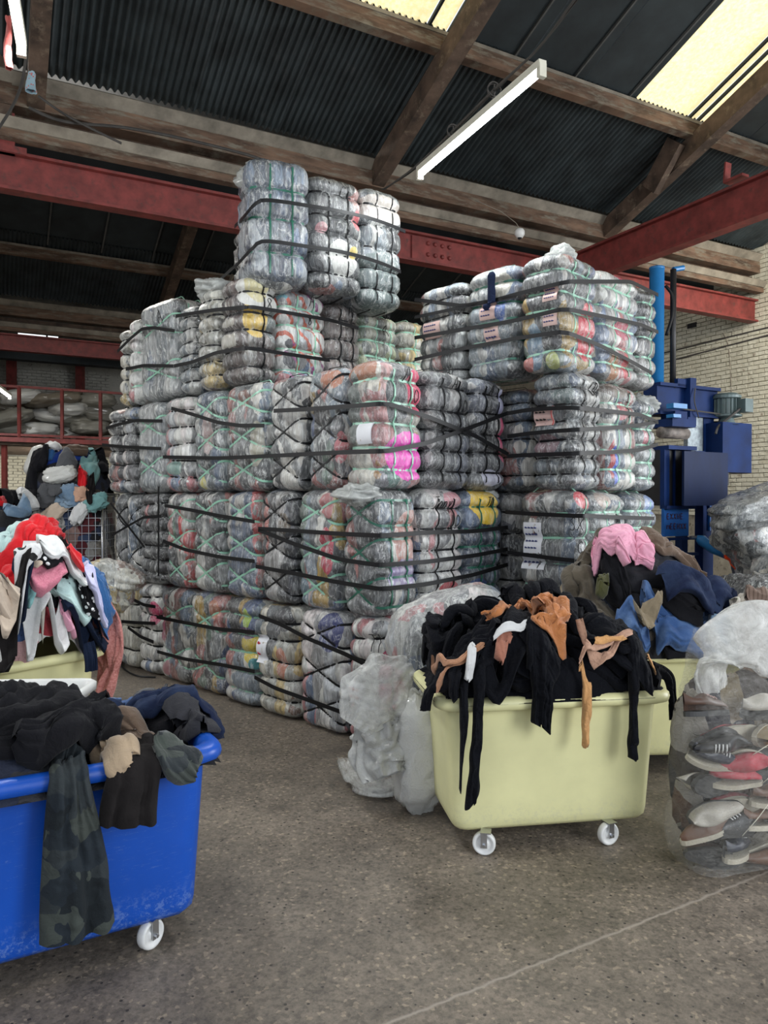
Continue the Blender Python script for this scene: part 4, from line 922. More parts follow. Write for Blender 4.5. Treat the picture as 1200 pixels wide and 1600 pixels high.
# supports that the photograph hides: one plain bale copied
b0, e0 = bale(t2, T[1], s2, s2 + .9, 0, Z[1], 'grey', R1(4, 'g'), 'floor bale hidden behind the dark clothes heap, right-hand corner', haze=.3)
def copy_tree(o, parent=None):
    c = o.copy(); COL.objects.link(c); c.parent = parent
    for ch in o.children: copy_tree(ch, c)
    return c
hid = empty('clothes_bale', (0, 0, 0), UA, 'plain grey bale hidden inside the stacks behind the outer bales', 'bale', 'inner bales hidden behind the outer ones')
bh = Bale(0, .5, 0, .43, 0, .86, R1(4, 'b'), 991); bh.body(bale_mat('grey'), hid); bh.straps(M_black, M_black, hid, False)
spots = []
for lay in (0, 1, 2):
    for k in range(4): spots.append((.80 + k * .52 if k else .76, 1.74, lay))
    for k in range(2): spots.append((1.72, .67 + .45*k, lay))
for (t, s_) in ((2.12, -.50), (2.62, -.50)): spots.append((t, s_, 0))
first = True; seen = set()
for (t, s_, lay) in spots:
    key = (round(t, 1), round(s_, 1), lay)
    if key in seen: continue
    seen.add(key)
    o = hid if first else copy_tree(hid); first = False
    o.location = tuple(st(t, s_, Z[lay]))

# ---- black bands thrown round whole blocks
def band(label, pts, w=.030, m=None, group='black strapping bands round the stacks'):
    """pts: (px, py, face, plane)"""
    P = []; N = []
    for (px, py, f, pl) in pts:
        P.append(onL(px, py, pl) if f == 'L' else onR(px, py, pl)); nn = -U if f == 'L' else -Vv
        N.append([nn[0], nn[1], 0])
    n = 12 * (len(P) - 1) + 1; PP = []; NN = []
    P = np.array(P); N = np.array(N)
    for i in range(len(P) - 1):
        for k in np.linspace(0, 1, 12, endpoint=False): PP.append(P[i]*(1-k) + P[i+1]*k); NN.append(N[i]*(1-k) + N[i+1]*k)
    PP.append(P[-1]); NN.append(N[-1]); PP = np.array(PP); NN = np.array(NN); NN /= np.linalg.norm(NN, axis=1)[:, None]
    k = np.array([1, 2, 3, 2, 1]) / 9.; sm = PP.copy()
    for c in range(3): sm[2:-2, c] = np.convolve(PP[:, c], k, 'valid')
    T = np.gradient(sm, axis=0); Wd = np.cross(T, NN); Wd /= np.linalg.norm(Wd, axis=1)[:, None]; Wd *= np.sign(Wd[:, 2:3] + 1e-9)
    org = sm.mean(0); mb = MB().ribbon(sm - org, NN, Wd, w, .004)
    o = mb.build('strapping_band', m or M_black, label=label, cat='strap', group=group, recentre=False); o.location = org; return o
o1 = -.030
def Lp(lst, t=o1): return [(x, y, 'L', t) for x, y in lst]
def Rp(lst, s=o1): return [(x, y, 'R', s) for x, y in lst]
band('black band round the pink corner bale, rising under its second strap', Lp([(428, 642), (470, 640), (530, 636), (594, 631)]) + Rp([(610, 632), (668, 651), (740, 680), (794, 710)]))
band('black band round the pink corner bale, rising to the right end', Lp([(255, 714), (343, 716), (411, 713), (530, 707), (594, 705)]) + Rp([(610, 704), (668, 692), (740, 666), (794, 645)]))
band('short sloping black band on third layer of the middle stack', Lp([(268, 638), (300, 647), (340, 660), (375, 665), (413, 665)]))
band('upper black band around the second layer of the front stack', Lp([(404, 826), (456, 829), (530, 834), (594, 837)]) + Rp([(610, 836), (668, 832), (740, 830), (793, 824)]))
band('sagging black band around the second layer of the front stack', Lp([(404, 828), (430, 838), (460, 850), (530, 874), (592, 883)]) + Rp([(610, 882), (665, 878), (740, 868), (793, 858)]))
band('lower black band around the second layer of the front stack', Lp([(400, 885), (460, 896), (530, 910), (592, 920)]) + Rp([(610, 919), (665, 913), (740, 898), (793, 882)]))
band('upper black band falling along the floor layer of the front stack', Lp([(405, 962), (440, 976), (480, 997), (540, 1022), (575, 1040), (595, 1043)]))
band('lower black band falling along the floor layer of the front stack', Lp([(398, 1058), (430, 1075), (480, 1093), (535, 1113)]))
band('upper sloping black band on second layer of the middle stack', Lp([(258, 790), (300, 797), (343, 806), (398, 815)]))
band('lower sloping black band on second layer of the middle stack', Lp([(255, 845), (290, 859), (343, 870), (398, 877)]))
band('upper sloping black band on floor layer of the middle stack', Lp([(245, 964), (290, 973), (343, 983), (398, 988)]))
band('lower sloping black band on floor layer of the middle stack', Lp([(246, 1018), (290, 1030), (343, 1038), (398, 1049)]))
band('upper black band on third layer of the far left stack', Lp([(166, 669), (190, 662), (212, 657), (254, 658)]))
band('level black band on third layer of the far left stack', Lp([(160, 695), (190, 698), (252, 701)]))
band('black band slanting down over second layer of the far left stack', Lp([(173, 786), (195, 815), (226, 855)]), .022)
band('black band slanting up over second layer of the far left stack', Lp([(176, 836), (200, 822), (225, 808), (252, 806)]), .022)
band('upright black band beside the middle stack', Lp([(248, 760), (248, 830), (248, 900)]), .024)
band('black band slanting down over floor bales of the far left stack', Lp([(164, 903), (185, 921), (205, 935), (225, 945), (243, 948)]))
band('level black band on floor bales of the far left stack', Lp([(190, 971), (215, 973), (243, 974)]))
band('low black band slanting over floor bales of the far left stack', Lp([(200, 980), (220, 995), (240, 1003)]))
s5 = SC4 - .04
band('upper black band round the fourth layer corner', Lp([(275, 494), (305, 489), (338, 484), (384, 480)]) + Rp([(396, 480), (440, 487), (515, 500), (560, 513)], SC4 - .03))
band('lower black band round the fourth layer corner', Lp([(272, 572), (300, 566), (338, 551), (384, 544)]) + Rp([(396, 545), (440, 552), (515, 563)], SC4 - .03))
band('upper black band on fourth layer of the far left stack', Lp([(184, 549), (205, 528), (222, 514), (240, 512), (273, 517)]))
band('lower black band on fourth layer of the far left stack', Lp([(197, 577), (225, 571), (271, 572)]))
def fb(label, lst, w=.03):
    P = np.array([at_y(x, y, Y) for x, y, Y in lst]); sm = resample(P, 50); T = np.gradient(sm, axis=0); N = np.cross(T, [0, 0, 1.0]); N /= np.linalg.norm(N, axis=1)[:, None]
    N *= np.where(N[:, 1:2] > 0, -1, 1); Wd = np.cross(T, N); Wd /= np.linalg.norm(Wd, axis=1)[:, None]
    org = sm.mean(0); o = MB().ribbon(sm - org, N, Wd, w, .004).build('strapping_band', M_black, label=label, cat='strap', group='black strapping bands round the stacks', recentre=False); o.location = org
fb('upper black band round the top layer bales', [(367, 354, 6.5), (382, 338, 5.95), (400, 318, 5.80), (420, 313, 5.82), (485, 322, 5.98), (530, 330, 6.12), (570, 339, 6.32), (605, 350, 6.5), (633, 362, 6.66)])
fb('lower black band round the top layer bales', [(345, 436, 6.4), (372, 412, 6.0), (395, 388, 5.80), (415, 377, 5.80), (485, 386, 5.98), (530, 393, 6.12), (570, 403, 6.32), (605, 415, 6.5), (626, 425, 6.64)])
q4 = s4 - .03; p4 = t4 - .03
band('upper black band on fourth layer of the right-hand stack', Lp([(648, 468), (722, 478), (770, 470), (806, 460), (850, 449), (874, 443)], p4) + Rp([(890, 440), (940, 440), (985, 440), (1028, 461)], q4))
band('middle black band on fourth layer of the right-hand stack', Lp([(648, 496), (722, 480), (806, 463), (806, 462)], p4), .026)
band('middle black band bent round the right-hand fourth layer corner', Lp([(648, 528), (722, 515), (800, 502), (874, 484)], p4) + Rp([(890, 484), (940, 494), (1000, 507), (1028, 519)], q4))
band('lower black band bent round the right-hand fourth layer corner', Lp([(648, 562), (722, 545), (806, 529), (874, 519)], p4) + Rp([(890, 521), (940, 541), (990, 567), (1018, 583)], q4))
q3 = s3 - .03; p3 = t3 - .03
band('upper black band around third layer of the right-hand stack', Lp([(793, 646), (822, 641), (860, 638), (892, 637)], p3) + Rp([(906, 638), (950, 642), (1000, 648), (1028, 660)], q3))
band('second black band around third layer of the right-hand stack', Lp([(793, 682), (822, 678), (860, 674), (892, 672)], p3) + Rp([(906, 671), (950, 669), (1000, 664), (1028, 659)], q3))
band('third black band around third layer of the right-hand stack', Lp([(793, 713), (822, 711), (892, 709)], p3) + Rp([(906, 708), (950, 707), (1000, 703), (1028, 694)], q3))
band('upper black band on second layer of the right-hand stack', Lp([(790, 800), (830, 803), (898, 806)], t2 - .03) + Rp([(912, 806), (960, 808), (1022, 810)], s2 - .03))
band('lower black band on second layer of the right-hand stack', Lp([(793, 863), (830, 868), (870, 873), (898, 876)], t2 - .03))
P = [at_z(x, y, .012) for x, y in ((243, 1058), (215, 1056), (195, 1046), (190, 1036), (205, 1030), (188, 1024), (200, 1036), (240, 1046))]
tag(MB().tube(resample(P, 50), .008, 6).build('loose_strap', M_black), 'loose black strap curling on the floor by the far left stack', 'strap')
# navy sock hanging on the right-hand fourth layer
n = 26; z = np.linspace(0, 1, n)[:, None]; th = np.linspace(0, 2*PI, 17)[:-1][None]
pth = np.array([onL(768 + (-8 if k > 20 else 0), 425 + k * 2.4, t4 - .05) for k in range(n)])
r = .035 * (1 + .12 * vn(np.cos(th)*2, np.sin(th)*2, z*6, 3)) * np.clip(z*8 + .5, 0, 1) * np.clip((1 - z)*8 + .4, 0, 1)
V = pth[:, None, :] + np.stack([Vv[0]*r*np.cos(th) + U[0]*r*.4*np.sin(th), Vv[1]*r*np.cos(th) + U[1]*r*.4*np.sin(th), 0*r], -1)
mo('sock', V.reshape(-1, 3), gridf(n, 16, False, True), fabric('navy_knit', (.012, .018, .045)), label='navy sock dangling over a fourth layer bale of the right-hand stack', cat='sock')

# ================================================================ carts
def loop_mesh(levels, hx, hy, r, n=72, close=True):
    V = []
    for (ins, z) in levels:
        O, N = rrect(hx - ins, hy - ins, max(.03, r - ins*.4), n); V.append(np.c_[O, np.full(n, z)])
    V = np.vstack(V); F = gridf(len(levels), n, False, True).tolist()
    return V, F, n
def cart(c, ang, hx, hy, mat, label, zr=.75, wheels=(), group='plastic tub carts'):
    e = empty('tub_cart', (c[0], c[1], 0), ang, label, 'cart', group)
    lv = [(.18, .108), (.14, .100), (.115, .104), (.098, .125), (.092, .16)]
    lv += [(.092 - .032 * t, .16 + (zr - .06 - .16) * t) for t in np.linspace(0, 1, 9)[1:]]
    V, F, n = loop_mesh(lv, hx, hy, .10); F.append(list(range(n))[::-1])
    V2, F2, _ = loop_mesh([(.075, zr - .055)] + [(.075 + .05*t, zr - .055 - (zr - .27)*t) for t in np.linspace(0, 1, 6)[1:]] + [(.16, .19), (.22, .185)], hx, hy, .11)
    F2.append(list(range(len(V2) - n, len(V2))))
    MB().add(V, F).add(V2, [f[::-1] for f in F2]).build('tub', mat, e, True)
    rl = [(.060, zr - .062), (.020, zr - .062), (.004, zr - .054), (.0, zr - .035), (.004, zr - .016), (.018, zr - .004), (.036, zr), (.056, zr - .005), (.068, zr - .02), (.075, zr - .056)]
    V, F, n = loop_mesh(rl, hx, hy, .105); MB().add(V, F).build('rim', mat, e, True)
    for (x, y, wa) in wheels:
        w = empty('caster', (x, y, 0)); w.parent = e; w.rotation_euler = (0, 0, wa)
        R = .054
        MB().lathe([(0, -.018), (.018, -.018), (.022, -.010), (.036, -.009), (.042, -.018), (R - .004, -.018), (R, -.010), (R, .010), (R - .004, .018), (.042, .018), (.036, .009), (.022, .010), (.018, .018), (0, .018)], (0, 0, R), 'y', 32).build('wheel', M_white, w, True)
        f = MB().box((0, .026, .075), (.030, .003, .070)).box((0, -.026, .075), (.030, .003, .070)).box((0.008, 0, .109), (.05, .056, .005))
        f.build('fork', M_zinc, w)
        MB().lathe([(0, -.038), (.007, -.038), (.008, -.030), (.008, .030), (.007, .038), (0, .038)], (0, 0, R), 'y', 8).build('axle_bolt', M_zinc, w)
    return e
def tubmat(name, col, rough, scr):
    m, nt, p, ns, ln = newmat(name); v = coord(nt)
    n = noise(nt, v, 3, 4, .6); c = ramp(nt, n, [(.3, tuple(x*.86 for x in col)), (.7, col)])
    # fine scratches and rubbed corners
    mp = nd(nt, 'ShaderNodeMapping'); mp.inputs['Scale'].default_value = (5, 5, 60); mp.inputs['Rotation'].default_value = (.35, .2, .1); ln.new(v, mp.inputs[0])
    n2 = noise(nt, mp.outputs[0], 1.6, 2, .5, 2.5); f = ramp(nt, n2, [(.655, (0,0,0)), (.67, (.5,.5,.5)), (.685, (0,0,0))]); c = mix(nt, f, c, scr)
    tc = nd(nt, 'ShaderNodeTexCoord'); sx = nd(nt, 'ShaderNodeSeparateXYZ'); ln.new(tc.outputs['Object'], sx.inputs[0])
    n3 = noise(nt, v, 45, 5, .8); low = ramp(nt, sx.outputs[2], [(.16, (1,1,1)), (.25, (0,0,0))]); f2 = mix(nt, 1.0, low, ramp(nt, n3, [(.5, (0,0,0)), (.6, (.55,.55,.55))]), 'MULTIPLY')
    c = mix(nt, f2, c, scr)
    ln.new(c, p.inputs['Base Color']); p.inputs['Roughness'].default_value = rough; p.inputs['Specular IOR Level'].default_value = .45
    ln.new(bump(nt, noise(nt, v, 9, 3, .5), .08, .02), p.inputs['Normal']); return m
M_bluetub = tubmat('scuffed_blue_plastic', (.006, .080, .46), .34, (.16, .26, .55))
M_yeltub = tubmat('pale_yellow_plastic', (.78, .75, .40), .42, (.60, .58, .36))

# ================================================================ cloth heaps
class Heap:
    def __init__(s, c, ang, hx, hy, zr, h, pk=(0, 0), p=2.2, seed=1, ext=.25, expo=.8):
        s.c = np.array(c, float); s.ang = ang; s.hx = hx; s.hy = hy; s.zr = zr; s.seed = seed
        s.R = np.array([[math.cos(ang), -math.sin(ang)], [math.sin(ang), math.cos(ang)]])
        s.res = .0125; s.x0 = -hx - ext; s.y0 = -hy - ext
        s.nx = int((2*hx + 2*ext) / s.res) + 1; s.ny = int((2*hy + 2*ext) / s.res) + 1
        X, Y = np.meshgrid(s.x0 + np.arange(s.nx)*s.res, s.y0 + np.arange(s.ny)*s.res, indexing='ij')
        ux = (X - pk[0]*np.clip(1-np.abs(X/hx)**2,0,1)) / hx; uy = (Y - pk[1]*np.clip(1-np.abs(Y/hy)**2,0,1)) / hy
        r = np.clip(np.abs(ux)**p + np.abs(uy)**p, 0, 1)
        s.H = zr + h * (1 - r)**expo + .03*fbm(X*5, Y*5, 0, seed)*(r < 1)*(1-r)
        s.H[r >= 1] = zr
        s.X, s.Y = X, Y; s.order = 0
    def loc(s, P): return (np.asarray(P)[..., :2] - s.c) @ s.R
    def world(s, L, z): return np.concatenate([np.asarray(L) @ s.R.T + s.c, np.asarray(z)[..., None]], -1)
    def samp(s, x, y):
        fx = np.clip((x - s.x0)/s.res, 0, s.nx - 1.001); fy = np.clip((y - s.y0)/s.res, 0, s.ny - 1.001)
        i = fx.astype(int); j = fy.astype(int); u = fx - i; v = fy - j
        return (s.H[i, j]*(1-u) + s.H[i+1, j]*u)*(1-v) + (s.H[i, j+1]*(1-u) + s.H[i+1, j+1]*u)*v
    def sm(s, x, y, r=.03):
        t = s.samp(x, y) * 2
        for dx, dy in ((r, 0), (-r, 0), (0, r), (0, -r), (r*.7, r*.7), (-r*.7, -r*.7)): t = t + s.samp(x + dx, y + dy)
        return t / 8
    def sdf(s, x, y, r=.10):
        qx = np.abs(x) - (s.hx - r); qy = np.abs(y) - (s.hy - r)
        d = np.hypot(np.maximum(qx, 0), np.maximum(qy, 0)) + np.minimum(np.maximum(qx, qy), 0) - r
        nx = np.where((qx > 0) | (qx > qy), np.sign(x)*np.maximum(qx, 1e-6), 0); ny = np.where((qy > 0) | (qy >= qx), np.sign(y)*np.maximum(qy, 1e-6), 0)
        l = np.hypot(nx, ny) + 1e-9; return d, nx/l, ny/l
    def m3(s, x, y, lift, roll=.03):
        d, nx, ny = s.sdf(x, y); inn = d <= 0; dd = np.maximum(d, 0)
        bx = x - nx*dd; by = y - ny*dd; zb = np.maximum(s.sm(bx, by), s.zr + .008); z_in = s.sm(x, y) + lift; z_in = np.maximum(z_in, (s.zr + .008 + lift) - np.maximum(-d - .075, 0)*1.2)
        t = np.clip(dd / roll, 0, 1)
        out = roll * .6 * np.sin(t*PI/2) + (lift + .004) * t
        zo = zb + lift * (1 - t) - np.maximum(dd - roll*.5, 0)
        r = .035; gx = (s.sm(x + r, y) - s.sm(x - r, y)) / (2*r); gy = (s.sm(x, y + r) - s.sm(x, y - r)) / (2*r)
        m = np.sqrt(gx*gx + gy*gy) + 1e-9; kk = np.minimum(m, 3.5)/m; gx = gx*kk; gy = gy*kk; q = np.sqrt(1 + gx*gx + gy*gy); fin = np.clip(-d/.05, 0, 1)
        ox = -gx/q*lift*fin; oy = -gy/q*lift*fin; oz = lift*(1/q - 1)*fin
        x3 = np.where(inn, x + ox, bx + nx*out); y3 = np.where(inn, y + oy, by + ny*out); z3 = np.where(inn, z_in + oz, zo)
        s.last = (x3, y3); return s.world(np.stack([x3, y3], -1), z3), inn
    def hit(s, px, py):
        d = ray(px, py); t = np.linspace(1.0, 12, 2600)[:, None]; P = EYEP + d*t/d[1]; L = s.loc(P); z = P[:, 2]
        sd, nx, ny = s.sdf(L[:, 0], L[:, 1]); H = s.samp(L[:, 0], L[:, 1])
        ins = np.where(sd <= .0)[0]
        if len(ins) == 0:
            k = int(np.argmin(sd)); return L[k] if z[k] > s.zr else L[k] + np.array([nx[k], ny[k]]) * (s.zr - z[k])
        k = ins[0]
        if z[k] < s.zr: 
            return L[k] + np.array([nx[k], ny[k]]) * (s.zr - z[k] + .01)
        w = ins[z[ins] < H[ins]]
        if len(w): return L[w[0]]
        return L[ins[np.argmin(z[ins] - H[ins])]]
    def base(s, mat, label, name='clothes_heap', cat='clothes', amp=.03):
        x = s.X[::2, ::2]; y = s.Y[::2, ::2]; d, _, _ = s.sdf(x, y); k = np.clip(-d/.05, 0, 1)
        z = s.H[::2, ::2] + amp * (1 - 2*np.abs(fbm(x*9, y*9, 0, s.seed+2, 3))) * k - .03
        V = s.world(np.stack([x, y], -1), z); n, m = x.shape; keep = (d < .0)
        F = gridf(n, m); kf = keep.reshape(-1); F = F[kf[F].all(1)]
        used = np.unique(F); remap = -np.ones(n*m, int); remap[used] = np.arange(len(used))
        return mo(name, V.reshape(-1, 3)[used], remap[F], mat, label=label, cat=cat, kind='stuff')
    def put(s, name, label, cat, mat, path, w, local=False, fold=.016, freq=None, crump=.012, puff=.012, nu=None, nv=18, group=None, seed=None, ragged=.08, edge=.010, endround=None):
        s.order += 1; seed = seed if seed is not None else s.seed*31 + s.order*7
        L = np.array(path, float) if local else np.array([s.hit(a, b) for a, b in path])
        if len(L) == 1: L = np.vstack([L, L + (.05, .02)])
        ln_ = np.linalg.norm(np.diff(L, axis=0), axis=1).sum(); nu = nu or int(np.clip(ln_/.014, 12, 60))
        Cn = resample(L, nu); T = np.gradient(Cn, axis=0); T /= np.linalg.norm(T, axis=1)[:, None] + 1e-9; Nn = np.stack([-T[:, 1], T[:, 0]], 1)
        ww = np.interp(np.linspace(0, 1, nu), np.linspace(0, 1, len(np.atleast_1d(w))), np.atleast_1d(w))
        a = np.linspace(0, ln_, nu)[:, None]; b = np.linspace(-1, 1, nv)[None]
        endround = (.0 if edge < .009 else .012) if endround is None else endround
        if endround:
            e = np.clip(np.minimum(a, ln_ - a) / endround, 0, 1); e = np.sqrt(np.clip(1 - (1 - e)**2, 0.04, 1))
        else: e = 1
        def slope(sg):
            q = Cn + Nn*sg*np.minimum(.06, ww[:, None]/2); d0, _, _ = s.sdf(q[:, 0], q[:, 1]); g_ = (s.sm(q[:, 0], q[:, 1]) - s.sm(Cn[:, 0], Cn[:, 1])) / np.minimum(.06, ww/2)
            g_ = np.where(d0 > 0, 0, g_); g_ = np.convolve(np.r_[g_[:1], g_[:1], g_, g_[-1:], g_[-1:]], np.ones(5)/5, 'valid'); return 1/np.sqrt(1 + np.minimum(g_*g_, 60))
        sc_ = np.where(b > 0, slope(1)[:, None], slope(-1)[:, None])
        wm = (ww[:, None]/2) * sc_ * (1 + ragged * vn(a*9, b*0 + np.sign(b)*3, 0, seed)) * e
        ga = np.gradient(s.sm(Cn[:, 0], Cn[:, 1])) / (ln_/nu + 1e-6); edge_ = edge; edge = edge * np.minimum(sc_.min(1), 1/np.sqrt(1 + np.minimum(ga*ga, 30)))[:, None]
        X = Cn[:, None, 0] + Nn[:, None, 0]*b*wm + .5*edge*vn(a*16, b*2, 3, seed+1); Y = Cn[:, None, 1] + Nn[:, None, 1]*b*wm + .5*edge*vn(a*16, b*2, 9, seed+2)
        X = X + T[:, None, 0]*edge*vn(b*3, a*4, 5, seed+4); Y = Y + T[:, None, 1]*edge*vn(b*3, a*4, 7, seed+4)
        fr = freq or max(2.2, ww.mean()*26)
        g = np.minimum(3.4*np.abs(vn(b*fr + .9*vn(a*5, b, 0, seed+6), a*2.6, 0, seed+3)) - 1, 1.1); g2 = np.minimum(3.2*np.abs(vn(X*12, Y*12, 0, seed+5)) - 1, 1.1); g3 = 3*np.abs(vn(X*26 + 3*g2*.1, Y*26, 0, seed+9)) - 1
        ed = (1 - np.abs(b)**8)
        lift = (puff*np.sqrt(np.clip(1 - b**2, 0, 1)) + fold*(g*.5 + .5) + crump*(g2*.6 + .4 + g3*.35)) * ed + .009
        sd_, _, _ = s.sdf(X, Y); lift = lift * (1 - .6*np.exp(-((sd_ - .01)/.04)**2))
        P, inn = s.m3(X, Y, lift); LX, LY = s.last; P2, _ = s.m3(X, Y, lift*0 - .001)
        A = np.concatenate([P, P2[:, ::-1]], 1)
        o = mo(name, A.reshape(-1, 3), gridf(nu, 2*nv, False, True), mat, label=label, cat=cat, group=group)
        ii = np.clip(((LX - s.x0)/s.res).round().astype(int), 1, s.nx - 2); jj = np.clip(((LY - s.y0)/s.res).round().astype(int), 1, s.ny - 2)
        sd, _, _ = s.sdf(X, Y); ok = sd < .01
        for di in (-1, 0, 1):
            for dj in (-1, 0, 1): np.maximum.at(s.H, (ii[ok] + di, jj[ok] + dj), P[..., 2][ok])
        return o
def drapery(name, label, cat, mat, path3, w, wdir, fold=.02, freq=3, seed=1, nv=22, nu=50, group=None, th=.02):
    C = resample(np.array(path3, float), nu); T = np.gradient(C, axis=0); T /= np.linalg.norm(T, axis=1)[:, None]
    wd = np.array(wdir, float); wd = wd / np.linalg.norm(wd); N = np.cross(T, wd); N /= np.linalg.norm(N, axis=1)[:, None]
    N *= np.sign(-(N @ np.array([0, 1, 0])) + 1e-6)[:, None]
    W_ = np.cross(N, T); W_ *= np.sign(W_ @ wd)[:, None]
    ww = np.interp(np.linspace(0, 1, nu), np.linspace(0, 1, len(np.atleast_1d(w))), np.atleast_1d(w))[:, None]
    a = np.linspace(0, 1, nu)[:, None]; b = np.linspace(-1, 1, nv)[None]; ln_ = np.linalg.norm(np.diff(C, axis=0), axis=1).sum()
    wm = ww/2*(1 + .12*vn(a*ln_*8, np.sign(b)*2, 0, seed))
    lift = th*np.sqrt(np.clip(1 - b*b, 0, 1)) + fold*(3.2*np.abs(vn(b*freq*1.3 + .7*vn(a*ln_*4, b, 0, seed+8), a*ln_*2.5, 0, seed+2)) - 1)*(1 - b**6) + .012*vn(b*5, a*ln_*14, 2, seed+5)
    P = C[:, None] + W_[:, None]*(b*wm)[..., None] + N[:, None]*lift[..., None]; Q = C[:, None] + W_[:, None]*(b*wm)[..., None] + N[:, None]*(lift*.2 - .006 - .0*lift)[..., None]
    A = np.concatenate([P, Q[:, ::-1]], 1)
    return mo(name, A.reshape(-1, 3), gridf(nu, 2*nv, False, True), mat, label=label, cat=cat, group=group)

# fabrics
F_black = fabric('black_cotton', (.010, .010, .012), wr=.6); F_jet = fabric('black_nylon_knit', (.006, .0065, .009), wr=.9, rough=.8, sheen=.12)
F_char = fabric('charcoal_cloth', (.035, .035, .04)); F_navy = fabric('navy_cloth', (.010, .016, .035)); F_grey = fabric('grey_cloth', (.08, .082, .088))
F_rust = fabric('rust_orange_mesh', (.42, .16, .055), wr=1); F_tan = fabric('tan_nylon', (.40, .20, .11), wr=1); F_skin = fabric('peach_nylon', (.55, .33, .23), wr=1)
F_orange = fabric('light_orange_nylon', (.60, .32, .13), wr=1); F_bpink = fabric('brownish_pink_mesh', (.36, .15, .10), wr=1); F_whitec = fabric('white_cotton', (.66, .66, .65))
F_camo = fabric('dark_camouflage', (.022, .028, .034), None, 'camo', pscale=13); F_beige = fabric('beige_twill', (.34, .255, .17)); F_taupe = fabric('taupe_twill', (.125, .085, .06))
F_brownblk = fabric('brownish_black_twill', (.016, .014, .014)); F_olive = fabric('olive_grey_camouflage', (.05, .06, .052), None, 'camo', pscale=22)
F_dden = fabric('dark_denim', (.012, .018, .045), (.03, .045, .09), 'denim'); F_mden = fabric('mid_blue_denim', (.045, .10, .25), (.11, .19, .36), 'denim'); F_lden = fabric('light_denim', (.14, .22, .32), (.24, .33, .42), 'denim')
F_pinks = fabric('pink_shirt_cotton', (.75, .36, .47), wr=.6); F_redf = fabric('red_fleece', (.56, .012, .018)); F_royal = fabric('royal_blue_cloth', (.015, .05, .28)); F_bsw = fabric('blue_sweatshirt', (.035, .12, .30))
F_mint = fabric('pale_aqua_towel', (.46, .62, .60), weave=500); F_must = fabric('mustard_cloth', (.56, .38, .16)); F_pfl = fabric('pink_fluffy_cloth', (.52, .15, .22), (.60, .22, .28), 'boucle'); F_bcl = fabric('dusty_pink_boucle', (.42, .14, .12), (.60, .27, .24), 'boucle')
F_cream = fabric('cream_wool', (.58, .47, .37)); F_dots = fabric('black_cloth_with_white_stars', (.012, .012, .014), (.7, .7, .7), 'dots', pscale=22); F_dots2 = fabric('white_cloth_with_black_patches', (.66, .66, .66), (.015, .015, .015), 'dots', pscale=11)
F_lav = fabric('lavender_cotton', (.58, .57, .78)); F_teal = fabric('teal_towel', (.18, .36, .36), weave=500); F_khaki = fabric('khaki_cotton', (.26, .21, .14)); F_leath = fabric('brown_leather', (.10, .045, .035), rough=.5)
F_obrown = fabric('olive_brown_coat', (.085, .07, .05)); F_oliveg = fabric('dark_olive_cloth', (.07, .07, .025)); F_floral = fabric('pale_print_cloth', (.60, .55, .48), (.35, .38, .25), 'dots', pscale=30); F_red2 = fabric('deep_red_cloth', (.32, .012, .02)); F_jacket = fabric('brown_checked_jacket', (.20, .14, .11), (.12, .08, .06), 'stripe', pscale=12)
def heapmat(name, pal):
    m, nt, p, ns, ln = newmat(name); v = coord(nt); nz = nd(nt, 'ShaderNodeTexNoise'); nz.inputs['Scale'].default_value = 6; ln.new(v, nz.inputs['Vector'])
    sc = nd(nt, 'ShaderNodeVectorMath', operation='SCALE'); sc.inputs['Scale'].default_value = .2; ad = nd(nt, 'ShaderNodeVectorMath', operation='ADD'); ln.new(nz.outputs['Color'], sc.inputs[0]); ln.new(v, ad.inputs[0]); ln.new(sc.outputs[0], ad.inputs[1])
    vo = nd(nt, 'ShaderNodeTexVoronoi'); vo.inputs['Scale'].default_value = 6; ln.new(ad.outputs[0], vo.inputs['Vector']); se = nd(nt, 'ShaderNodeSeparateColor'); ln.new(vo.outputs['Color'], se.inputs[0])
    c = ramp(nt, se.outputs[0], [(i/len(pal), q) for i, q in enumerate(pal)], 'CONSTANT'); ln.new(c, p.inputs['Base Color']); p.inputs['Roughness'].default_value = .9
    ln.new(bump(nt, noise(nt, v, 24, 4, .6, 1.2), .7, .02), p.inputs['Normal']); return m
HM_dark = heapmat('dark_mixed_clothes', [(.01,.01,.012), (.03,.03,.035), (.015,.02,.04), (.06,.05,.04)])
HM_cage = heapmat('muted_mixed_clothes', [(.015,.015,.02), (.28,.26,.23), (.10,.015,.02), (.04,.06,.12), (.25,.16,.14), (.36,.35,.33), (.02,.02,.025)])
HM_col = heapmat('bright_mixed_clothes', [(.02,.02,.025), (.45,.42,.4), (.3,.03,.04), (.05,.1,.25), (.5,.3,.3), (.6,.6,.58)])

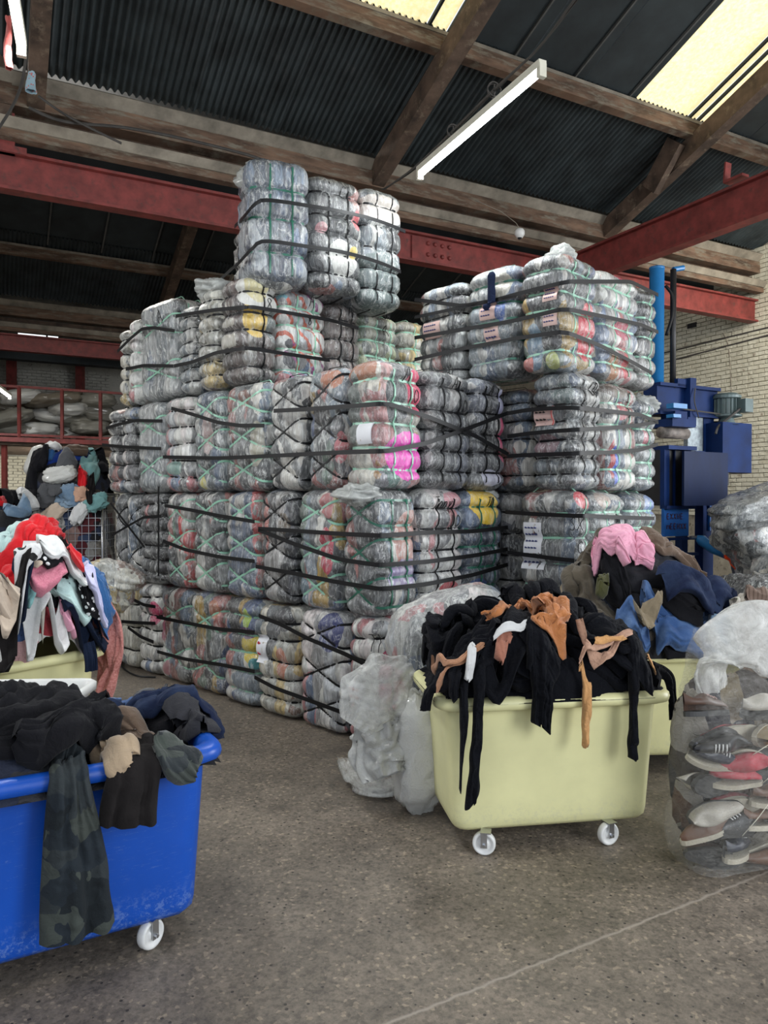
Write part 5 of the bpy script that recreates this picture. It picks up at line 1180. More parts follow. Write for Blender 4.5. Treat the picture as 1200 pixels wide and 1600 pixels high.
# ---- yellow cart of tights (right, in front) ------------------------
RC, RA = (.772, 3.772), math.radians(9)
cart(RC, RA, .585, .355, M_yeltub, 'pale yellow tub cart heaped with black tights, right of centre', wheels=((-.35, -.275, -.35), (.27, -.27, .25), (-.36, .22, .8), (.36, .22, -.4)))
h = Heap(RC, RA, .585, .355, .752, .25, pk=(.03, .0), seed=11, p=2.0, expo=.75)
h.base(F_jet, 'crumpled black hosiery filling the yellow cart under the loose tights', amp=.05)
rs = np.random.RandomState(5)
for k in range(56):
    a = rs.uniform(0, 2*PI); r = rs.uniform(.05, .95)**.6 * (1.0 if k > 8 else .7); x, y = r*.46*math.cos(a), r*.29*math.sin(a); d = a + rs.uniform(-1.2, 1.2); n = rs.randint(3, 6); P = [(x, y)]
    for i in range(n): d += rs.uniform(-.9, .9); P.append((np.clip(P[-1][0] + .11*math.cos(d), -.5, .5), np.clip(P[-1][1] + .11*math.sin(d), -.31, .31)))
    h.put('tights', 'crumpled black tights piled on the pale yellow cart', 'tights', F_jet, P, [rs.uniform(.04, .08), rs.uniform(.06, .12), rs.uniform(.03, .07)], local=True, group='black tights heaped on the yellow cart', fold=.014, puff=.022, crump=.012, edge=.02, nv=14)
T_ = 'tights'
def tg(lab, m, p, w, **k): return h.put(k.pop('nm', T_), lab, k.pop('cat', 'tights'), m, p, w, **k)
tg('broad black tights fanned down from the top of the heap', F_jet, [(840, 955), (800, 1000), (760, 1040), (735, 1060)], [.12, .16, .10], nv=26)
tg('broad black tights fanned over the heap front, left of centre', F_jet, [(850, 1000), (830, 1040), (842, 1085)], [.20, .16, .12], nv=26)
tg('black tights draped down the right shoulder of the heap', F_jet, [(880, 960), (940, 985), (985, 1020), (1010, 1050)], [.14, .20, .10], nv=26)
tg('black tights bunched at the left end of the heap', F_jet, [(780, 975), (730, 1010), (700, 1040)], [.12, .16, .12], nv=24)
tg('longest black stocking leg hanging at left front of the cart', F_jet, [(770, 1010), (752, 1055), (748, 1090), (744, 1160), (735, 1290)], [.07, .055, .05, .058, .065], fold=.008, puff=.014, nv=14, nu=70)
tg('second long black stocking leg beside it, nearer the cart corner', F_jet, [(750, 1030), (728, 1075), (722, 1110), (719, 1180), (717, 1256)], [.06, .05, .045, .045, .04], fold=.008, puff=.014, nv=12, nu=60)
tg('wide black garment hanging over the middle of the cart front', F_jet, [(850, 1025), (848, 1060), (845, 1110), (843, 1170), (842, 1236)], [.16, .15, .11, .09, .095], fold=.02, freq=5, nv=30, nu=60)
tg('narrow black strip hanging just left of the wide middle garment', F_jet, [(826, 1060), (825, 1090), (823, 1158)], .028, fold=.004, puff=.01, nv=10)
tg('black bundle hanging over the rim at the right front corner', F_jet, [(965, 1025), (985, 1058), (992, 1080), (999, 1134)], [.10, .11, .12, .10], nv=24)
tg('black stocking leg hanging from the bundle at right front corner', F_jet, [(985, 1070), (985, 1120), (984, 1190), (983, 1272)], [.05, .04, .042, .05], fold=.006, puff=.014, nv=12, nu=50)
tg('short black leg hanging on the left side of the cart', F_jet, [(712, 1040), (700, 1060), (684, 1085), (677, 1122)], [.09, .10, .10, .09], nv=20)
tg('short black hem hanging just right of the tan strip', F_jet, [(722, 1055), (712, 1080), (709, 1136)], [.07, .06, .07], nv=16)
tg('long tan nylon strip hanging on the left front corner', F_tan, [(735, 1015), (712, 1045), (699, 1075), (692, 1122)], [.03, .03, .03, .035], fold=.006, nv=12)
tg('tan nylon strip lying across the left end of the heap', F_tan, [(678, 1040), (700, 1050), (735, 1052), (757, 1038)], [.02, .03, .03, .02], fold=.008, freq=4, nv=12)
tg('white sock end hanging beside the long black stocking', F_whitec, [(742, 1070), (737, 1090), (728, 1138)], [.035, .045, .045], nm='sock', cat='sock', fold=.004, puff=.014, nv=12)
tg('brownish pink mesh piece dangling over the cart front', F_bpink, [(800, 1068), (785, 1080), (778, 1118)], [.07, .06, .045], nv=16, nm='mesh_scrap', cat='cloth')
tg('light orange stocking hanging in a point over the cart front', F_orange, [(905, 1055), (912, 1080), (912, 1120), (909, 1178)], [.03, .045, .04, .012], fold=.006, nv=12)
tg('white cloth tucked into the middle of the black heap', F_whitec, [(772, 1040), (795, 1033), (822, 1036)], [.02, .045, .02], nm='cloth', cat='cloth', nv=14)
tg('rust orange mesh bundle on top of the heap', F_rust, [(832, 952), (850, 938), (872, 944), (880, 962), (862, 974), (844, 966), (838, 984), (858, 992), (874, 980), (872, 1000), (852, 1008), (846, 992), (862, 978), (858, 955), (842, 952)], [.03, .05, .055, .06, .06, .055, .06, .06, .05, .05, .055, .06, .06, .05, .03], nm='mesh_bundle', cat='cloth', puff=.028, fold=.016, crump=.02, nv=20, nu=130, freq=3.4)
tg('rust orange strip trailing left from the bundle on top', F_rust, [(850, 940), (815, 941), (785, 955), (760, 972)], [.03, .035, .03, .025], nv=16, freq=4)
tg('peach nylon tights running down the right shoulder of the heap', F_skin, [(900, 972), (920, 1000), (942, 1022), (962, 1042), (988, 1052)], [.02, .04, .055, .04, .025], nv=26, freq=6, fold=.014)
tg('pale pink elastic strip across the right of the heap', F_skin, [(905, 1052), (932, 1056), (962, 1050)], [.025, .03, .02], nv=14, freq=4)
tg('orange strip lying from the peach tights to the rim', F_orange, [(930, 1060), (950, 1075), (972, 1090)], .02, nv=10)
tg('light orange scrap at the far right of the rim', F_orange, [(1012, 1058), (1018, 1070), (1022, 1078)], .045, nv=12, nm='scrap', cat='cloth')
drapery('tights', 'black tights hanging outside the right end of the cart', 'tights', F_jet, [at_y(1018, 1052, 3.66), at_y(1038, 1060, 3.68), at_y(1046, 1090, 3.68), at_y(1048, 1122, 3.68)], [.08, .09, .10, .08], (.3, .9, 0), seed=9)

# ---- blue cart (left front) ------------------------------------------
BF = np.array([-.575, 2.735]); BX = np.array([.866, .5]); BY = np.array([-.5, .866]); BC = BF - BX*.62 + BY*.39; BA = math.radians(30)
cart(BC, BA, .62, .39, M_bluetub, 'scuffed bright blue tub cart full of dark trousers', wheels=((.36, -.26, .55), (-.42, -.25, -.2), (.4, .25, 1.2), (-.42, .25, .3)))
h = Heap(BC, BA, .62, .39, .70, .20, pk=(-.25, 0.03), seed=21, p=2.2)
h.zr = .745; h.H = np.where(h.X > .12, np.minimum(h.H, .70), h.H)
h.base(HM_dark, 'dark mixed trousers filling the blue cart underneath', amp=.03)
def bt(lab, m, p, w, **k): return h.put(k.pop('nm', 'trousers'), lab, k.pop('cat', 'trousers'), m, p, w, **k)
bt('large black trousers spread over the blue cart at left', F_black, [(-60, 1120), (0, 1120), (60, 1105), (120, 1105), (165, 1125)], [.3, .5, .48, .40, .25], nv=44, fold=.03, crump=.02, puff=.03)
bt('faded blue denim strip behind the large black trousers', F_mden, [(165, 1105), (195, 1108), (215, 1125)], .07, nm='jeans', cat='jeans')
bt('grey hooded top at back of the blue cart', F_grey, [(205, 1122), (232, 1108), (262, 1120)], [.10, .16, .10], nm='hooded_top', cat='top', puff=.05, fold=.03)
bt('dark olive cloth end standing at the back right corner of blue cart', F_olive, [(272, 1130), (278, 1105), (285, 1098)], .07, nm='cloth', cat='cloth', puff=.04)
bt('black trousers bunched in the middle of the blue cart', F_black, [(225, 1140), (250, 1135), (275, 1150)], [.14, .20, .14], puff=.05, fold=.03)
bt('charcoal fleece crumpled at right of the blue cart', F_char, [(275, 1140), (300, 1145), (318, 1165)], [.14, .18, .12], nm='fleece', cat='top', puff=.035, fold=.03)
bt('dark navy jeans hanging over the right rim of blue cart', F_dden, [(.26, .22), (.40, .16), (.54, .08), (.63, .01), (.70, -.03), (.76, -.06)], [.13, .17, .18, .17, .15, .11], nm='jeans', cat='jeans', puff=.03, fold=.022, local=True)
bt('taupe twill trousers crossing the blue cart rim', F_taupe, [(175, 1140), (200, 1142), (228, 1158), (246, 1168)], [.12, .13, .11, .06], fold=.02)
bt('brownish black trousers hanging over the middle of blue cart', F_brownblk, [(225, 1160), (215, 1190), (205, 1230), (198, 1290)], [.15, .17, .18, .19], fold=.018, nv=26, edge=.006, ragged=.05)
bt('dark camouflage trousers hanging far down the blue cart', F_camo, [(108, 1160), (105, 1195), (108, 1260), (115, 1360), (118, 1460)], [.12, .12, .17, .215, .235], fold=.022, freq=3.2, puff=.02, nv=34, nu=80, edge=.005, ragged=.05)
bt('beige twill trouser cuff folded over the blue rim', F_beige, [(140, 1170), (165, 1175), (190, 1190), (200, 1205)], [.14, .16, .15, .13], fold=.008, crump=.006, puff=.02)
bt('olive grey camouflage leg with gathered cuff over blue rim', F_olive, [(240, 1165), (262, 1180), (280, 1195), (296, 1212)], [.10, .14, .15, .12], fold=.02, puff=.03, nv=26)
bt('black trouser leg with open cuff lying across the blue cart', F_black, [(20, 1165), (70, 1150), (120, 1138), (162, 1140)], [.14, .16, .16, .17], puff=.07, fold=.02, nv=30)
# ---- shallow white bin ------------------------------------------------
e = empty('white_bin', (-2.02, 3.62, 0), .06, 'white plastic bin rim showing between the yellow and blue carts', 'bin')
V, F, n = loop_mesh([(.10, .02), (.06, .02), (.05, .06), (.03, .70), (.0, .70), (.0, .735), (.012, .745), (.03, .735), (.045, .60), (.075, .08), (.12, .06)], .56, .16, .06)
F.append(list(range(n))[::-1]); F.append(list(range(len(V)-n, len(V)))); MB().add(V, F).build('bin_shell', M_white, e, True)

# ---- yellow cart with bright clothes (left, behind) --------------------
YC = (-2.36, 4.67); YA = math.radians(-38)
cart(YC, YA, .545, .365, M_yeltub, 'pale yellow tub cart at left under bright clothes', wheels=((.33, -.22, .3), (.33, .22, .5), (-.33, -.22, .1), (-.33, .22, .1)))
h = Heap(YC, YA, .56, .38, .752, .55, pk=(.0, .0), seed=31, p=2.6, expo=.58)
h.base(HM_col, 'mixed bright clothes under the loose ones on the left yellow cart', amp=.04)
def yt(nm, cat, lab, m, p, w, **k):
    k.setdefault('fold', .028); k.setdefault('crump', .020); k.setdefault('nv', 30); k.setdefault('freq', max(3, np.mean(w)*30)); return h.put(nm, lab, cat, m, p, np.atleast_1d(w)*1.4, **k)
for lab_, m_, p_, w_ in (('pale grey cloth at the crown of the bright heap', F_lden, [(20, 860), (50, 850)], .2), ('dark cloth under the red fleece on the bright heap', F_black, [(20, 935), (60, 925), (95, 930)], .14), ('cream cloth scrap beside the pink jumper', F_floral, [(45, 920), (68, 925)], .10), ('white cloth below the pink jumper', F_whitec, [(40, 990), (70, 978), (100, 970)], .12), ('dusky pink cloth right of the pink jumper', F_pinks, [(95, 945), (110, 960)], .14), ('navy cloth low on the front of the bright heap', F_navy, [(95, 1000), (115, 990), (125, 975)], .12), ('teal cloth peeping out beside the cream hat', F_teal, [(38, 1008), (52, 1004)], .08)):
    yt('cloth', 'cloth', lab_, m_, p_, w_, puff=.03, fold=.025)
yt('trousers', 'clothes', 'dark blue cloth at the back right of the bright heap', F_navy, [(120, 890), (138, 905), (150, 915)], .14)
yt('cloth', 'cloth', 'mustard cloth folded at the top left of the bright heap', F_must, [(-15, 840), (5, 815), (25, 808), (45, 822)], [.2, .22, .2, .1], puff=.05)
yt('towel', 'towel', 'pale aqua towel over the crown of the bright heap', F_mint, [(-10, 895), (10, 865), (35, 840), (70, 822), (105, 825), (130, 842)], [.16, .18, .20, .20, .18, .10], nv=34, nu=60, puff=.02)
yt('sweatshirt', 'top', 'blue sweatshirt at the right of the bright heap', F_bsw, [(96, 852), (120, 850), (145, 868), (150, 885), (125, 892)], [.14, .20, .24, .20, .16], puff=.05, fold=.03, nv=34)
yt('fleece', 'top', 'red fleece top spread over the left of the bright heap', F_redf, [(-10, 925), (20, 905), (45, 880), (68, 862), (85, 850)], [.22, .26, .28, .24, .14], puff=.04, fold=.03, nv=40, nu=60)
yt('sweatshirt', 'top', 'brownish black sleeve between the red and the blue tops', F_brownblk, [(92, 850), (88, 875), (84, 900), (90, 918)], [.12, .15, .13, .10], puff=.04)
yt('jumper', 'top', 'fluffy pink jumper in the middle of the bright heap', F_pfl, [(45, 965), (65, 955), (90, 940), (98, 925)], [.16, .18, .14, .1], puff=.04)
yt('jacket', 'top', 'black top with white marks on the right of the bright heap', F_dots, [(128, 920), (142, 945), (135, 975), (120, 990)], [.12, .16, .14, .1])
yt('cap', 'hat', 'small cream cap on the left of the bright heap', F_cream, [(48, 925), (62, 922)], [.08, .07], puff=.04, endround=.04)
yt('cloth', 'cloth', 'navy cloth beside the small cream cap', F_navy, [(30, 938), (48, 948)], .1, puff=.03)
yt('cloth', 'cloth', 'black star printed cloth at the front of the bright heap', F_dots, [(52, 1000), (75, 990), (98, 975)], [.11, .13, .10])
yt('blanket', 'cloth', 'white cloth with black patches hanging on the left yellow cart', F_dots2, [(60, 1008), (50, 1020), (44, 1036), (40, 1052)], [.10, .11, .11, .10])
yt('shirt', 'top', 'white printed shirt along the rim of left yellow cart', F_whitec, [(62, 1014), (90, 1010), (118, 1002), (132, 988)], [.10, .11, .11, .08])
yt('shirt', 'top', 'lavender shirt on the right rim of left yellow cart', F_lav, [(132, 975), (148, 985), (162, 1000)], [.12, .15, .10], puff=.03)
yt('trousers', 'clothes', 'dark brown cloth hanging at far left of yellow cart', F_brownblk, [(5, 1010), (12, 1030), (16, 1052)], [.14, .15, .14])
yt('jumper', 'top', 'large cream knitted hat on the far left of the bright heap', F_cream, [(8, 1012), (14, 985), (10, 960), (0, 945)], [.14, .22, .24, .16], puff=.08, fold=.012, crump=.008, endround=.08, nv=34)
yt('sleeve', 'top', 'red fleece sleeve hanging down the front of bright heap', F_redf, [(128, 890), (120, 925), (112, 960), (108, 1000)], [.09, .085, .08, .085], puff=.035, fold=.01)
drapery('robe', 'dusty pink boucle robe hanging down beside the left yellow cart', 'cloth', F_bcl, [at_y(132, 900, 4.80), at_y(146, 930, 4.77), at_y(163, 968, 4.75), at_y(174, 1008, 4.72), at_y(168, 1055, 4.70), at_y(160, 1100, 4.68)], [.12, .20, .26, .25, .19, .13], (.8, -.5, .1), fold=.035, freq=2.6, seed=4, nv=36, nu=70, th=.045)
drapery('cloth', 'small navy cloth flap hanging below the lavender shirt', 'cloth', F_navy, [at_y(137, 1005, 4.42), at_y(142, 1025, 4.40), at_y(143, 1048, 4.40)], [.07, .08, .08], (.62, .79, 0), fold=.006, seed=3)

# ---- dark clothes heap (right, behind) ---------------------------------
KC = (1.84, 4.80); KA = math.radians(3)
cart(KC, KA, .56, .40, M_yeltub, 'pale yellow tub cart hidden under the dark clothes heap at right', wheels=((-.35, -.25, .3), (.35, -.25, .1), (-.35, .25, .3), (.35, .25, .3)))
h = Heap((KC[0] - .06, KC[1]), KA, .66, .42, .752, .58, pk=(-.20, 0), seed=41, p=1.8, expo=.9)
h.base(HM_dark, 'dark mixed clothes under the loose ones on the right back cart', amp=.04)
for lab_, m_, p_, w_ in (('dark grey trousers along the rim of the right back cart', F_grey, [(930, 1000), (965, 1012), (1000, 1020)], .12), ('navy cloth low at the left of the dark heap', F_navy, [(900, 985), (925, 1000)], .14), ('black cloth under the mid blue jeans', F_black, [(1030, 1000), (1080, 1005), (1120, 1010)], .13), ('charcoal cloth at the right shoulder of the dark heap', F_char, [(1080, 915), (1110, 940), (1130, 965)], .14), ('black cloth at the crown of the dark heap', F_black, [(960, 850), (1000, 848)], .2)):
    yt('cloth', 'cloth', lab_, m_, p_, w_, puff=.03)
yt('trousers', 'clothes', 'black trousers at the left edge of the dark clothes heap', F_black, [(905, 890), (885, 915), (868, 938), (862, 960)], [.12, .16, .16, .1], puff=.04)
yt('trousers', 'clothes', 'khaki trousers at the left of the dark clothes heap', F_khaki, [(905, 905), (893, 930), (890, 950), (900, 975)], [.08, .12, .12, .1], puff=.03)
yt('jacket', 'jacket', 'charcoal jacket across the middle of the dark heap', F_char, [(935, 890), (985, 885), (1030, 885), (1075, 900)], [.20, .28, .26, .14], nv=40, puff=.04, fold=.03)
yt('coat', 'jacket', 'olive brown coat curving down the left of the dark heap', F_obrown, [(975, 850), (935, 852), (912, 880), (910, 925), (930, 965), (955, 985)], [.10, .14, .15, .17, .17, .12], puff=.04, fold=.025, nv=30, nu=60)
yt('coat', 'jacket', 'taupe lined coat edge along the right shoulder of the dark heap', F_taupe, [(1000, 846), (1035, 858), (1070, 880), (1100, 906)], [.08, .10, .09, .05], puff=.02)
yt('jacket', 'jacket', 'black blazer below the charcoal jacket on the dark heap', F_black, [(945, 910), (965, 935), (985, 960)], [.20, .24, .2], nv=30, puff=.04, fold=.03)
yt('cloth', 'cloth', 'dark olive cloth showing between the black garments', F_oliveg, [(952, 905), (945, 925), (940, 940)], .08)
yt('jeans', 'jeans', 'mid blue jeans spread across the front of the dark heap', F_mden, [(1000, 940), (1025, 965), (1065, 978), (1110, 965), (1135, 945)], [.12, .20, .24, .22, .14], nv=38, nu=60, fold=.022, puff=.025)
yt('jeans', 'jeans', 'faded blue jeans leg below the black blazer', F_mden, [(960, 978), (985, 985), (1012, 985)], [.12, .14, .12], puff=.03)
yt('jeans', 'jeans', 'light blue denim at the right of the dark heap', F_lden, [(1110, 985), (1140, 978), (1166, 985)], [.16, .20, .16], puff=.05)
yt('jacket', 'jacket', 'black zipped jacket lying on the blue jeans', F_black, [(1035, 915), (1060, 940), (1090, 955)], [.16, .22, .2], nv=30, puff=.05, fold=.03)
yt('jeans', 'jeans', 'dark indigo jeans leg pointing right on the dark heap', F_dden, [(1040, 900), (1080, 915), (1115, 926), (1150, 936)], [.11, .13, .14, .14], puff=.055, fold=.008, crump=.006, nv=26)
yt('shirt', 'top', 'pink shirt lying on top of the dark clothes heap', F_pinks, [(930, 850), (955, 842), (985, 838), (1008, 852), (1018, 878)], [.08, .13, .17, .17, .10], nv=48, nu=60, fold=.012, puff=.012, crump=.014, freq=6)
yt('shirt', 'top', 'pink shirt tail hanging down from the pink shirt on top', F_pinks, [(962, 848), (972, 868), (976, 884)], [.10, .07, .03], fold=.02)
yt('bag', 'bag', 'brown leather item wedged under the faded jeans', F_leath, [(1018, 1000), (1022, 1020)], .07, puff=.04)
yt('cloth', 'cloth', 'beige cloth over the rim of the right back cart', F_khaki, [(1000, 1000), (1008, 1025), (1012, 1040)], [.10, .13, .12], puff=.03)
yt('blouse', 'top', 'pale printed blouse at the right end of the dark heap', F_floral, [(1140, 955), (1160, 952), (1178, 960)], .12, puff=.03)
yt('jacket', 'jacket', 'brown checked jacket hanging at the far right edge', F_jacket, [(1165, 985), (1185, 990), (1200, 1010), (1215, 1040)], [.14, .22, .24, .2], puff=.05, fold=.03, nv=30)
drapery('jacket', 'brown jacket hanging down behind the bag of shoes', 'jacket', F_jacket, [at_y(1185, 960, 4.35), at_y(1192, 1000, 4.25), at_y(1196, 1060, 4.2)], [.25, .34, .30], (1, 0, 0), fold=.04, seed=14)
drapery('trousers', 'navy trousers hanging at the far right behind the bag of shoes', 'trousers', F_navy, [at_y(1190, 1050, 4.22), at_y(1192, 1090, 4.2), at_y(1195, 1150, 4.2)], [.26, .28, .26], (1, 0, 0), fold=.03, seed=15)

# ================================================================ sacks and bags
def sackV(sz, seed, n=40, m=30, e=.55, rough=.08, wr=.03, ears=0):
    th = np.linspace(0, 2*PI, n, endpoint=False)[None]; ph = np.linspace(-PI/2, PI/2, m)[:, None]
    f = lambda v, p: np.sign(v)*np.abs(v)**p
    x = f(np.cos(ph), .7)*f(np.cos(th), e); y = f(np.cos(ph), .7)*f(np.sin(th), e); z = f(np.sin(ph), .75) + 0*th
    d = 1 + rough*2*fbm(x*1.6, y*1.6, z*1.6, seed, 3) + wr*(1 - 2*np.abs(vn(x*6 + 2*z, y*6, z*4, seed+3))) + wr*.6*(1 - 2*np.abs(vn(x*13, y*13, z*9, seed+5)))
    V = np.stack([x*d, y*d, z*d], -1)*np.array(sz)/1.0
    if ears: V[..., 2] += ears*sz[2]*(np.abs(x)*np.abs(y))*np.sign(V[..., 2])
    return V, gridf(m, n, False, True)
def sack(name, label, cat, mat, c, sz, rot=(0, 0, 0), seed=1, group=None, neck=None, **k):
    V, F = sackV(sz, seed, **k); R = np.array(Matrix.Rotation(rot[2], 3, 'Z') @ Matrix.Rotation(rot[1], 3, 'Y') @ Matrix.Rotation(rot[0], 3, 'X'))
    V = V.reshape(-1, 3) @ R.T + np.array(c)
    if neck is None: return mo(name, V, F, mat, label=label, cat=cat, group=group)
    e = empty(name, tuple(c), 0, label, cat, group); mo('sack_body', V - np.array(c), F, mat, e)
    nk, th = 14, np.linspace(0, 2*PI, 21)[:-1]; d, L = neck; d = np.array(d, float); d /= np.linalg.norm(d); st_ = d*np.array(sz)*.92
    u = np.cross(d, (0, 0, 1)); u = u/np.linalg.norm(u) if np.linalg.norm(u) > .1 else np.array((1., 0, 0)); w_ = np.cross(d, u); V = []
    for i in range(nk):
        t = i/(nk-1); r = (.09*(1 - t)**1.2 + .022 + .07*t*t)
        rr = r*(1 + .35*vn(np.cos(th)*3, np.sin(th)*3, t*3, seed)); V.append(st_ + d*L*t + np.outer(np.cos(th)*rr, u) + np.outer(np.sin(th)*rr, w_))
    mo('tied_neck', np.vstack(V), gridf(nk, 20, False, True), mat, e); return e
M_sackw = film('woven_white_sack', (.97, 1.0), (.66, .66, .62), .4, 14)
M_sackg = film('dusty_grey_sack', (.99, 1.0), (.26, .25, .21), .6, 12)
M_sackt = film('brown_sack', (.99, 1.0), (.20, .17, .125), .7, 12)
M_clear = film('clear_plastic_bag', (.30, .80), (.84, .84, .80), .22, 12)
M_clearthick = film('milky_plastic_bag', (.22, .72), (.80, .80, .76), .22, 13)
M_cloud = film('cloudy_plastic_bag', (.75, 1.0), (.50, .50, .47), .22, 9)
M_wallbag = bale_mat('white', (), 5, .9, .7); M_cloudbag = bale_mat('slate', (), 3.5, .8, 1.0)
M_bagmix = bale_mat('mixed', (), 9, .9, .35); M_baggr = bale_mat('grey', (), 8, .8, .6)

# mezzanine sacks
ms = [(10, 655, .55, .32, .16, 'g'), (25, 672, .5, .3, .14, 'g'), (-5, 635, .5, .3, .16, 't'), (30, 620, .4, .3, .16, 'w'), (58, 672, .42, .3, .16, 'w'), (55, 636, .5, .3, .17, 't'), (85, 625, .55, .34, .15, 't'), (82, 650, .48, .3, .15, 'w'), (80, 674, .42, .3, .14, 'g'), (108, 640, .4, .3, .15, 'w'), (112, 658, .5, .3, .14, 'g'), (118, 674, .5, .3, .13, 'w'), (140, 668, .4, .3, .15, 'g'), (145, 645, .45, .3, .2, 'g'), (165, 670, .5, .3, .15, 't'), (150, 625, .4, .3, .16, 'g')]
for i, (px, py, a, b, c, m) in enumerate(ms):
    q = 9.5 + .3*(i % 3); P = on_plane(px, py, bq(0, q), E2); P[2] = max(P[2], 2.99 + c*.9)
    lab = '%s sack on the mezzanine, %s' % ({'g': 'grey', 't': 'brownish', 'w': 'white'}[m], ['leftmost of the bottom row', 'low beside the first post', 'high at the left edge', 'upright behind the small light', 'low just right of the first post', 'brown heap top by the first post', 'long one on top of the pile', 'crumpled one in mid pile', 'low in the middle of the pile', 'high beside the middle post', 'mid height right of the middle post', 'lowest right of the middle post', 'low between the two right posts', 'tall one between the right posts', 'low behind the last post', 'high at the back right'][i])
    sack('sack', lab, 'sack', {'g': M_sackg, 't': M_sackt, 'w': M_sackw}[m], P, (a, b, c), (0, (i*37 % 11 - 5)*.05, EA + (i % 5 - 2)*.2), 100 + i, 'sacks on the mezzanine', e=.7, rough=.12, wr=.05)

# cage trolley with clothes, at left behind
CC = at_y(112, 785, 8.6); CA = .1
e = empty('cage_trolley', (CC[0], CC[1], 0), CA, 'grey wire mesh cage trolley of old clothes, far left', 'trolley')
hx, hy, zt = .44, .36, 1.75
for sx in (-1, 1):
    for sy in (-1, 1): MB().tube([(sx*hx, sy*hy, .12), (sx*hx, sy*hy, zt)], .014, 8).build('corner_post', M_zinc, e, True)
for z in (.16, zt): MB().tube([(-hx, -hy, z), (hx, -hy, z), (hx, hy, z), (-hx, hy, z), (-hx, -hy, z)], .011, 6).build('frame_rail', M_zinc, e)
g = MB()
for i in range(13):
    x = -hx + 2*hx*i/12; g.box((x, -hy, .95), (.005, .005, 1.6)); 
for i in range(11):
    y = -hy + 2*hy*i/10; g.box((hx, y, .95), (.005, .005, 1.6)).box((-hx, y, .95), (.005, .005, 1.6))
for i in range(19):
    z = .2 + i*.085; g.box((0, -hy, z), (2*hx, .005, .005)).box((hx, 0, z), (.005, 2*hy, .005)).box((-hx, 0, z), (.005, 2*hy, .005))
g.build('wire_mesh', M_zinc, e, kind='stuff')
MB().box((0, 0, .13), (2*hx, 2*hy, .04)).build('base', M_dark, e)
for sx in (-1, 1):
    for sy in (-1, 1): MB().cyl((sx*.36, sy*.28 - .02, .06), (sx*.36, sy*.28 + .02, .06), .055, 16).build('wheel', M_dark, e)
O, N = rrect(hx - .03, hy - .03, .06, 60); zz_ = np.linspace(.16, 1.72, 40); V = []
for z in zz_:
    d = .02*fbm(O[:, 0]*6, O[:, 1]*6, z*6, 5) + .015*(1 - 2*np.abs(vn(O[:, 0]*11, O[:, 1]*11, z*14, 8))); V.append(np.c_[O + N*d[:, None], np.full(60, z)])
V = np.vstack(V); V[:, :2] = V[:, :2] @ np.array([[math.cos(CA), math.sin(CA)], [-math.sin(CA), math.cos(CA)]]) + CC[:2]
mo('packed_clothes', V, gridf(40, 60, False, True).tolist() + [list(range(60))[::-1], list(range(40*60-60, 40*60))], HM_cage, label='jumbled clothes packed inside the wire cage trolley', cat='clothes', kind='stuff')
h = Heap(CC[:2], CA, .46, .38, 1.75, .42, seed=51, p=2.4, expo=.6)
h.base(HM_dark, 'dark clothes heaped above the cage trolley rim', amp=.04)
def yt(nm, cat, lab, m, p, w, **k): return h.put(nm, lab, cat, m, p, w, **k)
yt('cloth', 'cloth', 'royal blue cloth on the very top of the cage heap', F_royal, [(75, 700), (95, 688), (115, 692), (138, 700)], [.2, .26, .24, .14], puff=.05, nv=26)
yt('cloth', 'cloth', 'light blue garment on the left of the cage heap', F_bsw, [(66, 712), (75, 705), (88, 706)], .22, puff=.04)
yt('cloth', 'cloth', 'white cloth beside the light blue garment on the cage heap', F_whitec, [(78, 700), (92, 702)], .14, puff=.04)
yt('cloth', 'cloth', 'brown cloth in the middle of the cage heap', F_taupe, [(100, 710), (120, 705), (132, 700)], .2, puff=.04)
yt('trousers', 'clothes', 'black trousers hanging down the left of the cage heap', F_black, [(75, 725), (60, 730), (54, 745), (52, 800)], [.2, .22, .14, .12], puff=.05)
yt('cloth', 'cloth', 'grey cloth bundle over the front of the cage', F_grey, [(120, 730), (100, 735), (88, 755), (90, 780)], [.2, .26, .2, .12], puff=.05)
yt('towel', 'towel', 'teal towel hanging over the right front of the cage', F_teal, [(140, 700), (146, 712), (142, 730), (138, 748)], [.10, .14, .22, .26], puff=.02)
yt('cloth', 'cloth', 'red cloth under the teal towel on the cage', F_redf, [(122, 742), (130, 755), (136, 764)], [.16, .2, .16], puff=.02)
yt('trousers', 'clothes', 'black trousers at the right end of the cage heap', F_black, [(150, 700), (158, 715), (160, 745)], .16, puff=.05)
yt('trousers', 'clothes', 'dark brown trouser leg hanging straight down the cage front', F_brownblk, [(140, 745), (142, 765), (142, 790)], .09, puff=.02)
for i, (px, py, w, hgt, m, lab) in enumerate(((75, 775, .2, .2, F_grey, 'grey cloth pressed against the mesh of the cage front'), (110, 775, .22, .2, F_lden, 'pale blue cloth pressed against the mesh of the cage front'), (128, 772, .14, .14, F_skin, 'peach cloth pressed against the mesh of the cage front'), (150, 785, .2, .14, F_teal, 'teal cloth pressed against the mesh near the cage corner'), (85, 800, .3, .14, F_cream, 'cream cloth pressed against the lower mesh of the cage'), (125, 800, .24, .12, F_whitec, 'white cloth pressed against the lower mesh of the cage'))):
    P = at_y(px, py, 8.6 - .37); sack('cloth', lab, 'cloth', m, P, (w/2*1.1, .025, hgt/2*1.1), (0, .5 - i*.3, CA), 60 + i, e=.9, rough=.3, wr=.12)
sack('sack', 'pale stuffed sack leaning on the left of the cage heap', 'sack', M_sackw, at_y(62, 722, 8.75), (.12, .2, .19), (0, .5, 0), 71, e=.8)
sack('sack', 'clear crumpled bag sagging over the cage front', 'sack', M_sackw, at_y(94, 742, 8.24), (.17, .07, .09), (0, -.15, .1), 72, e=.8, rough=.15, wr=.08)

